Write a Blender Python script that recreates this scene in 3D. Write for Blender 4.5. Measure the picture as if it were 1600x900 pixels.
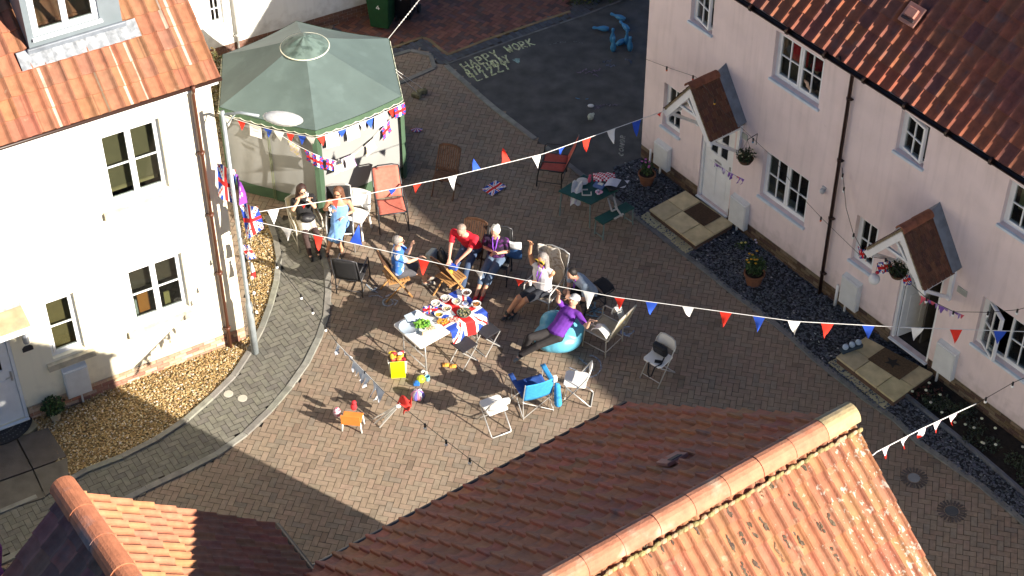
import bpy, bmesh, math, random
from math import sin, cos, pi, radians as rad
from mathutils import Vector as V3, Matrix
random.seed(7)
for o in list(bpy.data.objects): bpy.data.objects.remove(o)
sc = bpy.context.scene
col = sc.collection
# ---------------- camera ----------------
FPX, PITCH, ROLL, CAMH = 2780.0, rad(41.8), rad(0.2), 22.0
_fw = V3((0, cos(PITCH), -sin(PITCH))); _rt = V3((1, 0, 0)); _dn = _fw.cross(_rt)
R0 = cos(ROLL)*_rt + sin(ROLL)*_dn; R1 = -sin(ROLL)*_rt + cos(ROLL)*_dn
cam = bpy.data.cameras.new('camera'); camo = bpy.data.objects.new('camera', cam); col.objects.link(camo)
mm = Matrix.Identity(4)
for i in range(3):
    mm[i][0] = R0[i]; mm[i][1] = -R1[i]; mm[i][2] = -_fw[i]
mm[2][3] = CAMH
camo.matrix_world = mm
cam.sensor_width = 36; cam.lens = FPX/1600*36; cam.clip_end = 500
sc.camera = camo
# ---------------- light ----------------
SUN_AZ, SUN_EL = rad(123), rad(23.2)
w = bpy.data.worlds.new('World'); sc.world = w; w.use_nodes = True
nt = w.node_tree; bg = nt.nodes['Background']
sky = nt.nodes.new('ShaderNodeTexSky'); sky.sky_type = 'NISHITA'; sky.sun_disc = False
sky.air_density=.8; sky.dust_density=.3; sky.ozone_density=4.0; sky.sun_elevation = SUN_EL; sky.sun_rotation = SUN_AZ
nt.links.new(sky.outputs[0], bg.inputs[0]); bg.inputs[1].default_value = 0.05
sl = bpy.data.lights.new('sun', 'SUN'); so = bpy.data.objects.new('sun', sl); col.objects.link(so)
sdir = V3((sin(SUN_AZ)*cos(SUN_EL), cos(SUN_AZ)*cos(SUN_EL), sin(SUN_EL)))
so.rotation_euler = sdir.to_track_quat('Z', 'Y').to_euler()
sl.energy = 5.0; sl.angle = rad(0.5); sl.color = (1.0, 0.905, 0.775)
sc.view_settings.view_transform = 'Standard'; sc.view_settings.look = 'None'
sc.view_settings.exposure = 1.5; sc.view_settings.gamma = 1
# ---------------- helpers ----------------
def ray(x, y):
    return R0*((x-800)/FPX) + R1*((y-450)/FPX) + _fw
def G(x, y, z=0.0):            # photo pixel + height -> place in the world
    d = ray(x, y); t = (z-CAMH)/d.z
    return V3((d.x*t, d.y*t, z))
def A(az): a = rad(az); return V3((sin(a), cos(a), 0))
def rz_of(az): return -rad(az)     # local +Y faces azimuth az
def prop(o, label=None, cat=None, group=None, kind=None):
    if label: o['label'] = label
    if cat: o['category'] = cat
    if group: o['group'] = group
    if kind: o['kind'] = kind
    return o
def thing(name, label, cat, loc=(0,0,0), rz=0.0, group=None):
    o = bpy.data.objects.new(name, None); col.objects.link(o)
    o.location = loc; o.rotation_euler = (0, 0, rz); o.empty_display_size = .1
    return prop(o, label, cat, group)
def dup(root, loc, rz, label, group=None):
    r = root.copy(); col.objects.link(r); r.location = loc; r.rotation_euler = (0,0,rz)
    prop(r, label, None, group)
    for ch in list(root.children):
        c = ch.copy(); col.objects.link(c); c.parent = r
        for g in ch.children:
            d = g.copy(); col.objects.link(d); d.parent = c
    return r
class B:
    def __init__(s): s.v=[]; s.f=[]; s.c=[]; s.cc=(1,1,1)
    def add(s, vs, fs, c=None):
        n=len(s.v); s.v += [tuple(p) for p in vs]; s.f += [tuple(i+n for i in f) for f in fs]
        s.c += [c or s.cc]*len(fs); return s
    def boxe(s, x0,x1,y0,y1,z0,z1, c=None):
        return s.add([(x,y,z) for z in (z0,z1) for y in (y0,y1) for x in (x0,x1)],
            [(0,2,3,1),(4,5,7,6),(0,1,5,4),(2,6,7,3),(0,4,6,2),(1,3,7,5)], c)
    def box(s, cen, size, R=None, c=None):
        a,b,d = [k/2 for k in size]; cen=V3(cen); R = R or Matrix.Identity(3)
        vs=[cen+R@V3((x,y,z)) for z in (-d,d) for y in (-b,b) for x in (-a,a)]
        return s.add(vs,[(0,2,3,1),(4,5,7,6),(0,1,5,4),(2,6,7,3),(0,4,6,2),(1,3,7,5)], c)
    def bar(s, p0, p1, w_, h, up=(0,0,1), c=None):   # rectangular bar between two points
        p0=V3(p0);p1=V3(p1);d=(p1-p0);L=d.length;d.normalize();u=V3(up);sd=d.cross(u)
        if sd.length<1e-4: sd=d.cross(V3((0,1,0)))
        sd.normalize();u=sd.cross(d)
        R=Matrix((sd,d,u)).transposed()
        return s.box((p0+p1)/2,(w_,L,h),R,c)
    def tube(s, pts, r, n=6, closed=False, c=None, caps=True):
        pts=[V3(p) for p in pts]; m=len(pts); rings=[]
        rr = r if isinstance(r,(list,tuple)) else [r]*m
        ref=None
        for i,p in enumerate(pts):
            a=pts[i-1] if (i>0 or closed) else p; b=pts[(i+1)%m] if (i<m-1 or closed) else p
            t=(b-a); t = t.normalized() if t.length>1e-9 else V3((0,0,1))
            if ref is None:
                ref = V3((0,0,1)) if abs(t.z)<.9 else V3((1,0,0))
            x=t.cross(ref)
            if x.length<1e-3: x=t.cross(V3((0,1,0)))
            x.normalize(); y=x.cross(t); ref=y
            rings.append([p+rr[i]*(cos(2*pi*k/n)*x+sin(2*pi*k/n)*y) for k in range(n)])
        vs=[q for R in rings for q in R]; fs=[]
        for i in range(m if closed else m-1):
            j=(i+1)%m
            for k in range(n):
                fs.append((i*n+k,i*n+(k+1)%n,j*n+(k+1)%n,j*n+k))
        if caps and not closed:
            fs.append(tuple(range(n-1,-1,-1))); fs.append(tuple(range((m-1)*n,m*n)))
        return s.add(vs,fs,c)
    def lathe(s, prof, n=16, o=(0,0,0), c=None, sx=1, sy=1, caps=True):
        vs=[(o[0]+r*cos(2*pi*k/n)*sx,o[1]+r*sin(2*pi*k/n)*sy,o[2]+z) for r,z in prof for k in range(n)]
        m=len(prof); fs=[(i*n+k,i*n+(k+1)%n,(i+1)*n+(k+1)%n,(i+1)*n+k) for i in range(m-1) for k in range(n)]
        if caps: fs += [tuple(range(n-1,-1,-1)), tuple(range((m-1)*n,m*n))]
        return s.add(vs,fs,c)
    def ell(s, cen, rad3, n=10, m=6, R=None, c=None):
        R=R or Matrix.Identity(3); cen=V3(cen); vs=[]
        for i in range(1,m):
            t=pi*i/m
            for k in range(n):
                a=2*pi*k/n
                vs.append(cen+R@V3((rad3[0]*sin(t)*cos(a),rad3[1]*sin(t)*sin(a),rad3[2]*cos(t))))
        top=len(vs); vs.append(cen+R@V3((0,0,rad3[2]))); vs.append(cen+R@V3((0,0,-rad3[2])))
        fs=[(i*n+k,(i+1)*n+k,(i+1)*n+(k+1)%n,i*n+(k+1)%n) for i in range(m-2) for k in range(n)]
        fs += [(top,k,(k+1)%n) for k in range(n)]
        fs += [(top+1,(m-2)*n+(k+1)%n,(m-2)*n+k) for k in range(n)]
        return s.add(vs,fs,c)
    def prism(s, poly, z0, z1, c=None):
        n=len(poly); a=sum(poly[i][0]*poly[(i+1)%n][1]-poly[(i+1)%n][0]*poly[i][1] for i in range(n))
        if a<0: poly=poly[::-1]
        vs=[(p[0],p[1],z0) for p in poly]+[(p[0],p[1],z1) for p in poly]
        fs=[tuple(range(n-1,-1,-1)),tuple(range(n,2*n))]+[(i,(i+1)%n,(i+1)%n+n,i+n) for i in range(n)]
        return s.add(vs,fs,c)
    def grid(s, fn, nu, nv, cf=None):
        vs=[fn(i/nu,j/nv) for j in range(nv+1) for i in range(nu+1)]
        base=len(s.v); s.v+=[tuple(p) for p in vs]
        for j in range(nv):
            for i in range(nu):
                a=base+j*(nu+1)+i; s.f.append((a,a+1,a+nu+2,a+nu+1))
                s.c.append(cf((i+.5)/nu,(j+.5)/nv) if cf else s.cc)
        return s
    def obj(s, name, mat, parent=None, smooth=False, bevel=0, solid=0):
        me=bpy.data.meshes.new(name); me.from_pydata(s.v,[],s.f)
        at=me.attributes.new('Col','FLOAT_COLOR','FACE')
        flat=[]
        for c in s.c: flat += [c[0],c[1],c[2],1.0]
        if flat: at.data.foreach_set('color',flat)
        me.materials.append(mat)
        if smooth: me.polygons.foreach_set('use_smooth',[True]*len(me.polygons))
        me.update()
        o=bpy.data.objects.new(name,me); col.objects.link(o)
        if parent: o.parent=parent
        if solid:
            m=o.modifiers.new('s','SOLIDIFY'); m.thickness=solid; m.offset=0
        if bevel:
            m=o.modifiers.new('b','BEVEL'); m.width=bevel; m.segments=2; m.limit_method='ANGLE'
        return o
_mc={}
def M(key, c=(.5,.5,.5), rough=.7, metal=0.0, noise=.12, scale=6.0, bump=0.0, bscale=60, attr=False, c2=None, c2s=3, c2lo=.55, c2hi=.7, spec=.4, coat=0, detail=6, obj=True):
    if key in _mc: return _mc[key]
    m=bpy.data.materials.new(key); m.use_nodes=True; t=m.node_tree; N=t.nodes.new; L=t.links.new
    b=t.nodes['Principled BSDF']; b.inputs['Roughness'].default_value=rough; b.inputs['Metallic'].default_value=metal
    b.inputs['Specular IOR Level'].default_value=spec; b.inputs['Coat Weight'].default_value=coat
    tc=N('ShaderNodeTexCoord'); 
    if attr:
        a=N('ShaderNodeAttribute'); a.attribute_name='Col'; src=a.outputs['Color']
    else:
        a=N('ShaderNodeRGB'); a.outputs[0].default_value=(*c,1); src=a.outputs[0]
    co=tc.outputs['Object']
    if c2:
        n2=N('ShaderNodeTexNoise'); n2.inputs['Scale'].default_value=c2s; n2.inputs['Detail'].default_value=5; L(co,n2.inputs[0])
        mr=N('ShaderNodeMapRange'); mr.inputs[1].default_value=c2lo; mr.inputs[2].default_value=c2hi; L(n2.outputs[0],mr.inputs[0])
        mx=N('ShaderNodeMix'); mx.data_type='RGBA'; L(mr.outputs[0],mx.inputs[0]); L(src,mx.inputs[6]); mx.inputs[7].default_value=(*c2,1); src=mx.outputs[2]
    if noise:
        n=N('ShaderNodeTexNoise'); n.inputs['Scale'].default_value=scale; n.inputs['Detail'].default_value=detail; L(co,n.inputs[0])
        mr=N('ShaderNodeMapRange'); mr.inputs[1].default_value=.3; mr.inputs[2].default_value=.7
        mr.inputs[3].default_value=1-noise; mr.inputs[4].default_value=1+noise; L(n.outputs[0],mr.inputs[0])
        mx=N('ShaderNodeVectorMath'); mx.operation='SCALE'; L(src,mx.inputs[0]); L(mr.outputs[0],mx.inputs[3]); src=mx.outputs[0]
    L(src,b.inputs['Base Color'])
    if bump:
        n=N('ShaderNodeTexNoise'); n.inputs['Scale'].default_value=bscale; n.inputs['Detail'].default_value=4; L(co,n.inputs[0])
        bp=N('ShaderNodeBump'); bp.inputs['Strength'].default_value=bump; bp.inputs['Distance'].default_value=.01; L(n.outputs[0],bp.inputs['Height']); L(bp.outputs[0],b.inputs['Normal'])
    _mc[key]=m; return m
def glassmat():
    if 'glass' in _mc: return _mc['glass']
    m=bpy.data.materials.new('glass'); m.use_nodes=True; t=m.node_tree; N=t.nodes.new; L=t.links.new
    t.nodes.remove(t.nodes['Principled BSDF']); out=t.nodes['Material Output']
    tr=N('ShaderNodeBsdfTransparent'); tr.inputs[0].default_value=(.72,.76,.74,1)
    gl=N('ShaderNodeBsdfGlossy'); gl.inputs['Roughness'].default_value=.02
    fr=N('ShaderNodeLayerWeight'); fr.inputs[0].default_value=.5; pw=N('ShaderNodeMath'); pw.operation='POWER'; L(fr.outputs[1],pw.inputs[0]); pw.inputs[1].default_value=4; ma=N('ShaderNodeMath'); ma.operation='MULTIPLY_ADD'; L(pw.outputs[0],ma.inputs[0]); ma.inputs[1].default_value=.7; ma.inputs[2].default_value=.05
    mx=N('ShaderNodeMixShader'); L(ma.outputs[0],mx.inputs[0]); L(tr.outputs[0],mx.inputs[1]); L(gl.outputs[0],mx.inputs[2]); L(mx.outputs[0],out.inputs[0])
    _mc['glass']=m; return m
# common materials
mWhite=M('white_upvc',(.78,.80,.82),.35,noise=.05)
mAttr=M('painted',rough=.6,attr=True,noise=.06)
mFlag=M('flag_cloth',rough=.8,attr=True,noise=.08,scale=14)
mSteel=M('steel',(.55,.56,.56),.35,metal=.8,noise=.1)
mBlackMetal=M('black_metal',(.025,.025,.028),.4,noise=.1)
mBrownPlastic=M('brown_plastic',(.10,.035,.02),.4,noise=.15)
mBrownDark=M('dark_brown_plastic',(.028,.012,.008),.4,noise=.15)
mRope=M('white_cord',(.7,.7,.68),.8)
mCable=M('black_cable',(.02,.02,.02),.6)
mBulb=M('opal_bulb',(.85,.85,.83),.25,noise=0)
mGlass=glassmat()
RED=(.62,.02,.02); BLUE=(.02,.06,.38); WHITE=(.8,.8,.78)
def pip(x,y,poly):
    c=False; n=len(poly); j=n-1
    for i in range(n):
        xi,yi=poly[i][0],poly[i][1]; xj,yj=poly[j][0],poly[j][1]
        if (yi>y)!=(yj>y) and x<(xj-xi)*(y-yi)/(yj-yi)+xi: c=not c
        j=i
    return c
def GP(pts, z=0): return [G(x,y,z) for x,y in pts]
def jit(c,a): 
    k=1+random.uniform(-a,a); return (max(0,c[0]*k),max(0,c[1]*k*(1+random.uniform(-a,a)*.25)),max(0,c[2]*k*(1+random.uniform(-a,a)*.3)))
# ---------------- ground ----------------
B().grid(lambda u,v:(-150+300*u,-120+320*v,-.02),2,2).obj('ground',M('ground_dirt',(.075,.062,.05),.9,noise=.3,scale=.5))['kind']='structure'
pKerbIn=[(84,767),(124,742),(209,709),(276,671),(320,633),(360,597),(395,544),(413,507),(429,460),(437,413),(432,376),(418,340)]
pKerbOut=[(-60,906),(0,880),(100,832),(211,773),(267,747),(329,718),(400,667),(460,597),(491,550),(510,494),(513,460),(512,425),(500,385),(480,345)]
pKerbR=[(697,103),(766,165),(853,231),(1000,344),(1070,398),(1133,448),(1170,477),(1219,511),(1268,558),(1358,629),(1401,658),(1427,687),(1533,760),(1600,817),(1700,905)]
polyAsph=GP([(697,101),(853,231),(1000,342),(1060,330),(1200,240),(1300,-60),(1010,-60),(918,22),(860,42),(752,80)])
polyRed=GP([(698,86),(760,62),(893,17),(880,-50),(600,-50),(500,0),(540,60),(600,80),(665,57)])
polyStrip=GP([(500,0),(540,108),(622,86),(658,75),(690,101),(697,101),(752,80),(860,42),(918,22),(1010,-60),(880,-60),(600,-60)])
polyGravel=GP([(50,656),(120,634),(180,605),(350,541),(392,526),(385,380),(372,330),(418,335),(432,376),(437,413),(429,460),(413,507),(395,544),(360,597),(320,633),(276,671),(209,709),(124,742),(104,757)])
polyPath=GP(pKerbIn[::-1]+[(0,802),(-60,826)]+pKerbOut)
polySlab=GP([(-60,700),(50,655),(106,757),(84,767),(0,802),(-60,826)])
polyBed=GP(pKerbR[3:]+[(1800,800),(1600,680),(1464,587),(1284,454),(1062,295),(1003,246),(960,262),(948,300)])
def inany(x,y,ps): return any(pip(x,y,p) for p in ps)
class Clip:
    def __init__(s,p): s.p=p; xs=[q.x for q in p]; ys=[q.y for q in p]; s.b=(min(xs),max(xs),min(ys),max(ys))
    def __call__(s,x,y): return s.b[0]<=x<=s.b[1] and s.b[2]<=y<=s.b[3] and pip(x,y,s.p)
cAs,cRed,cStr,cGr,cPa,cSl,cBe=[Clip(p) for p in (polyAsph,polyRed,polyStrip,polyGravel,polyPath,polySlab,polyBed)]
def brick_area(name, test, ang, bounds, colfn, z=.0, herr=True, w=.106, gap=.008):
    b=B(); ca,sa=cos(ang),sin(ang); x0,x1,y0,y1=bounds
    def put(u,v,lu,lv):
        cu,cv=(u+lu/2)*w,(v+lv/2)*w; X=cu*ca-cv*sa+ox; Y=cu*sa+cv*ca+oy
        if not(x0<=X<=x1 and y0<=Y<=y1) or not test(X,Y): return
        hu,hv=lu*w/2-gap/2,lv*w/2-gap/2; zz=z+random.uniform(-.002,.002); tx=random.uniform(-.02,.02); ty=random.uniform(-.02,.02)
        vs=[]
        for a,c_ in ((-hu,-hv),(hu,-hv),(hu,hv),(-hu,hv)):
            vs.append((X+a*ca-c_*sa, Y+a*sa+c_*ca, zz+a*tx+c_*ty))
        b.add(vs,[(0,1,2,3)],colfn(X,Y))
    ox,oy=(x0+x1)/2,(y0+y1)/2; R_=int(max(x1-x0,y1-y0)/w*.75)+4
    if herr:
        # H (0,0)-(2,1); lattice (1,1),(2,-2)
        n=R_
        for i in range(-n,n):
            for j in range(-n//2,n//2):
                u=i+2*j; v=i-2*j
                if abs(u)<n and abs(v)<n:
                    put(u,v,2,1); put(u+2,v-1,1,2)
    else:
        for j in range(-R_,R_):
            for i in range(-R_//2,R_//2): put(i*2+(j%2),j,2,1)
    return b
def nz(x,y,s=1.0):
    from mathutils import noise
    return noise.noise(V3((x*s,y*s,3.1)))
def courtcol(x,y):
    r=random.random(); k=1+.16*nz(x,y,.45)+.09*nz(x,y,1.7)
    q=nz(x+40,y,2.6); k*=(1-.30*max(0,q-.36)/.3); t_=nz(x-17,y*.35+5,1.1); k*=(1-.16*max(0,t_-.2))
    base=(.252,.191,.138) if r<.55 else ((.258,.187,.137) if r<.75 else ((.240,.192,.142) if r<.94 else (.215,.176,.135)))
    return jit(tuple(k*q for q in base),.055)
mBrick=M('block_paving',rough=.85,attr=True,noise=.14,scale=9,bump=.4,bscale=90,detail=8)
tCourt=lambda x,y: not(cAs(x,y) or cStr(x,y) or cRed(x,y) or cGr(x,y) or cPa(x,y) or cSl(x,y) or cBe(x,y))
brick_area('road',tCourt,rad(-12.5),(-13,14,13,37),courtcol,z=.004).obj('road_blocks',mBrick)['kind']='structure'
brick_area('path',lambda x,y:cPa(x,y) ,rad(32),(-12,-1,15,28),lambda x,y:jit((.155,.148,.122) if random.random()<.75 else (.138,.130,.112),.07),z=.022).obj('path_blocks',mBrick)['kind']='structure'
brick_area('red',lambda x,y:cRed(x,y),rad(-35),(-8,4,30,44),lambda x,y:jit((.20,.085,.06) if random.random()<.7 else (.13,.075,.065),.2),z=.004).obj('driveway_paving',mBrick)['kind']='structure'
brick_area('strip',lambda x,y:cStr(x,y) and not cRed(x,y),rad(-55),(-8,7,29,48),lambda x,y:jit((.085,.09,.10),.2),z=.002,herr=False).obj('driveway_border',mBrick)['kind']='structure'
b=B(); b.add([(p.x,p.y,0.004) for p in polyAsph],[tuple(range(len(polyAsph)))])
b.obj('driveway',M('asphalt',(.075,.073,.070),.9,noise=.3,scale=3,bump=.6,bscale=150,c2=(.105,.102,.098),c2s=1.2,c2lo=.5,c2hi=.8))['kind']='structure'
def kerb(px, w_=.1, z0=-.02, z1=.05, z=0, seg=.62, name='kerb', c=(.20,.195,.17)):
    b=B(); pts=[G(x,y,z) for x,y in px]
    # resample
    out=[pts[0]]; acc=0
    dens=[]
    for i in range(len(pts)-1):
        n=max(1,int((pts[i+1]-pts[i]).length/.04))
        for k in range(n): dens.append(pts[i].lerp(pts[i+1],k/n))
    dens.append(pts[-1]); st=dens[0]; d=0; chain=[st]
    for i in range(1,len(dens)):
        d+=(dens[i]-dens[i-1]).length
        if d>=seg: chain.append(dens[i]); d=0
    for a,e in zip(chain,chain[1:]):
        t=(e-a).normalized(); sd=V3((-t.y,t.x,0))*w_/2; a2=a+t*.004; e2=e-t*.004+t*.01
        q=[a2-sd,e2-sd,e2+sd,a2+sd]; cc=jit(c,.15)
        b.prism([(p.x,p.y) for p in q],z0,z1+random.uniform(-.003,.003),cc)
    return b
mKerb=M('kerb_concrete',rough=.9,attr=True,noise=.2,scale=7,bump=.3)
for px,wd,h in ((pKerbIn,.11,.06),(pKerbOut,.12,.035),([(0,802),(84,767)],.09,.05),([(-60,826),(0,802)],.09,.05)):
    kerb(px,wd,z1=h).obj('kerb',mKerb,bevel=.008)['kind']='structure'
kerb(pKerbR[:3],.12,z1=.03).obj('kerb',mKerb,bevel=.006)['kind']='structure'
kerb(pKerbR[2:],.11,z1=.03,c=(.16,.16,.15)).obj('kerb',mKerb,bevel=.006)['kind']='structure'
kerb([(560,104),(622,85),(658,75),(690,101),(655,118),(600,140)],.1,z1=.03).obj('kerb',mKerb,bevel=.006)['kind']='structure'
for px in ([(540,102),(600,79),(665,57),(698,86),(760,62),(893,17)],):
    kerb(px,.07,z1=.008,seg=.22,c=(.22,.16,.08)).obj('paving_edging',mKerb)['kind']='structure'
kerb([(697,101),(752,80),(860,42),(918,22),(973,0),(1010,-40)],.05,z1=.012,seg=.3,c=(.14,.14,.135)).obj('paving_edging',mKerb)['kind']='structure'
# soil under the beds
for nm,poly,c,z in (('gravel_bed_base',polyGravel,(.16,.12,.06),.01),('slate_bed_base',polyBed,(.03,.032,.036),.006)):
    B().add([(p.x,p.y,z) for p in poly],[tuple(range(len(poly)))]).obj(nm,M(nm,c,.95,noise=.3,scale=12))['kind']='structure'
def stones(name, clip, bounds, n, size, colfn, flat=.5, z=.02, label=None, extra=None):
    b=B(); x0,x1,y0,y1=bounds; k=0; tries=0
    while k<n and tries<n*8:
        tries+=1; x=random.uniform(x0,x1); y=random.uniform(y0,y1)
        if not clip(x,y) or (extra and extra(x,y)): continue
        k+=1; s=size*random.uniform(.6,1.35); a=random.uniform(0,pi)
        R=Matrix.Rotation(a,3,'Z')@Matrix.Rotation(random.uniform(-.6,.6),3,'X')
        e=(s*random.uniform(.8,1.3),s*random.uniform(.5,.9),s*flat)
        zc=z+random.uniform(0,.012)
        vs=[V3((x,y,zc))+R@V3(p) for p in ((e[0],0,0),(0,e[1],0),(-e[0],0,0),(0,-e[1],0),(e[0]*.2,e[1]*.2,e[2]),(0,0,-e[2]))]
        b.add(vs,[(0,1,4),(1,2,4),(2,3,4),(3,0,4)],colfn())
    o=b.obj(name,M('stone_'+name,rough=.75,attr=True,noise=.12,scale=30)); prop(o,label,name.split('_')[-1],kind='stuff'); return o
def gcol():
    r=random.random()
    return jit((.34,.225,.09) if r<.5 else ((.48,.37,.20) if r<.72 else ((.18,.11,.045) if r<.93 else (.55,.50,.40))),.22)
stones('golden_gravel',cGr,(-10,-3,17,27),17000,.021,gcol,label='golden brown gravel filling the curved bed beside the cream house wall')
def scol():
    r=random.random()
    return jit((.075,.085,.105) if r<.9 else ((.14,.15,.175) if r<.992 else (.42,.42,.42)),.35)
cSoil=Clip(GP([(1404,612),(1470,584),(1600,684),(1700,760),(1700,860),(1600,775),(1545,726)]))
stones('slate_chippings',cBe,(1,11,15,31),17000,.027,scol,flat=.35,label='blue grey slate chippings in the bed below the pink terrace',extra=lambda x,y:cSoil(x,y))
B().add([(p.x,p.y,.018) for p in cSoil.p],[tuple(range(len(cSoil.p)))]).obj('soil',M('soil',(.022,.017,.013),.95,noise=.4,scale=14,bump=1,bscale=30))['kind']='structure'
kerb([(1404,612),(1545,726),(1600,775),(1700,860)],.06,z1=.09,seg=.6,c=(.10,.11,.13)).obj('bed_edging',mKerb,bevel=.006)['kind']='structure'
# slab path by the cream door
mSlab=M('paving_slab',rough=.9,attr=True,noise=.2,scale=5,bump=.3)
# ---------------- buildings ----------------
class Frame:     # local x,y,z of a facade: y points out of the wall
    def __init__(s, o, X, Y): s.o=V3(o); s.X=V3(X); s.Y=V3(Y); s.rz=math.atan2(X.y,X.x)
    def W(s,x,y,z=0): return s.o+s.X*x+s.Y*y+V3((0,0,z))
    def L(s,p): d=V3(p)-s.o; return V3((d.dot(s.X),d.dot(s.Y),d.z))
    def px(s,x,y,off=0):    # photo pixel -> local (x, z) on the plane y=off
        c=V3((0,0,CAMH)); d=ray(x,y); t=((s.o+s.Y*off-c).dot(s.Y))/d.dot(s.Y); return s.L(c+d*t)
dP=A(-37); nP=V3((-dP.y,dP.x,0)); FP=Frame(G(1170,372),dP,nP)
dLw=A(60); nL=V3((dLw.y,-dLw.x,0)); FL=Frame(G(350.7,542.7),-dLw,nL)
def wall_holes(b,x0,x1,z0,z1,holes,depth=.1,y=0):
    xs=sorted(set([x0,x1]+[h[0] for h in holes]+[h[1] for h in holes])); zs=sorted(set([z0,z1]+[h[2] for h in holes]+[h[3] for h in holes]))
    xs=[v for v in xs if x0<=v<=x1]; zs=[v for v in zs if z0<=v<=z1]
    for i in range(len(xs)-1):
        for j in range(len(zs)-1):
            cx,cz=(xs[i]+xs[i+1])/2,(zs[j]+zs[j+1])/2
            if any(h[0]<cx<h[1] and h[2]<cz<h[3] for h in holes): continue
            b.add([(xs[i],y,zs[j]),(xs[i+1],y,zs[j]),(xs[i+1],y,zs[j+1]),(xs[i],y,zs[j+1])],[(3,2,1,0)])
    for a,c,d,e in holes:
        b.add([(a,y,d),(c,y,d),(c,y,e),(a,y,e),(a,y-depth,d),(c,y-depth,d),(c,y-depth,e),(a,y-depth,e)],
              [(0,4,5,1),(1,5,6,2),(2,6,7,3),(3,7,4,0)])
def window(parent, x0,x1,z0,z1, cols=2, rows=2, bars=(1,1), depth=.1, sillw=.05, sillmat=None, blind=None, open_=None, sill=True, mat=None):
    """casement window: `cols` sashes each split by `bars` glazing bars"""
    y=-depth+.0; fr=.05; b=B()
    b.boxe(x0,x1,y-.05,y+.01,z0,z0+fr); b.boxe(x0,x1,y-.05,y+.01,z1-fr,z1)
    b.boxe(x0,x0+fr,y-.049,y+.009,z0+fr,z1-fr); b.boxe(x1-fr,x1,y-.049,y+.009,z0+fr,z1-fr)
    win=b.obj('window',mat or mWhite,parent)
    W_=(x1-x0-2*fr)/cols
    for k in range(cols):
        a=x0+fr+k*W_; c=a+W_; s_=B(); st=.045; g=.004
        a2=a+g; c2=c-g
        s_.boxe(a2,c2,y-.04,y+.02,z0+fr+g,z0+fr+st); s_.boxe(a2,c2,y-.04,y+.02,z1-fr-st,z1-fr-g)
        s_.boxe(a2,a2+st,y-.039,y+.019,z0+fr+st,z1-fr-st); s_.boxe(c2-st,c2,y-.039,y+.019,z0+fr+st,z1-fr-st)
        gx0,gx1,gz0,gz1=a2+st,c2-st,z0+fr+st,z1-fr-st
        for i in range(bars[0]):
            xx=gx0+(gx1-gx0)*(i+1)/(bars[0]+1); s_.boxe(xx-.012,xx+.012,y-.02,y+.012,gz0,gz1)
        for i in range(bars[1]):
            zz=gz0+(gz1-gz0)*(i+1)/(bars[1]+1); s_.boxe(gx0,gx1,y-.019,y+.011,zz-.012,zz+.012)
        pn=B(); pn.boxe(gx0,gx1,y-.012,y-.006,gz0,gz1)
        so_=s_.obj('sash',mat or mWhite,win,bevel=.004); po=pn.obj('pane',mGlass,win)
        if open_ and k in open_:
            hx=a2 if open_[k][0]=='L' else c2; an=rad(open_[k][1])
            for o in (so_,po):
                o.matrix_local=Matrix.Translation((hx,y+.02,0))@Matrix.Rotation(an,4,'Z')@Matrix.Translation((-hx,-y-.02,0))
    if sill:
        B().boxe(x0-.03,x1+.03,-depth,.05,z0-.05,z0-.004).obj('sill',sillmat or mWhite,win,bevel=.006)
    if blind:
        bb=B(); 
        for (u0,u1,v0,v1,cc) in blind: bb.boxe(x0+(x1-x0)*u0,x0+(x1-x0)*u1,-depth-.16,-depth-.13,z0+(z1-z0)*v0,z0+(z1-z0)*v1,cc)
        bb.obj('blind',mAttr,win)
    return win
def pipe(parent,x,z0,z1,mat,r=.034,y=.06,name='downpipe',swan=0):
    b=B(); pts=[(x,y,z0),(x,y,z1-.25 if swan else z1)]
    if swan: pts += [(x+swan*.3,y+.1,z1-.12),(x+swan*.9,y+.22,z1-.06),(x+swan,y+.26,z1+.06)]
    b.tube(pts,r,8)
    for k in range(int((z1-z0)/1.3)): b.tube([(x,y,z0+.5+k*1.3-.03),(x,y,z0+.5+k*1.3+.03)],r*1.3,8); b.boxe(x-.06,x+.06,0,y,z0+.48+k*1.3,z0+.5+k*1.3)
    return b.obj(name,mat,parent,smooth=True)
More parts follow.
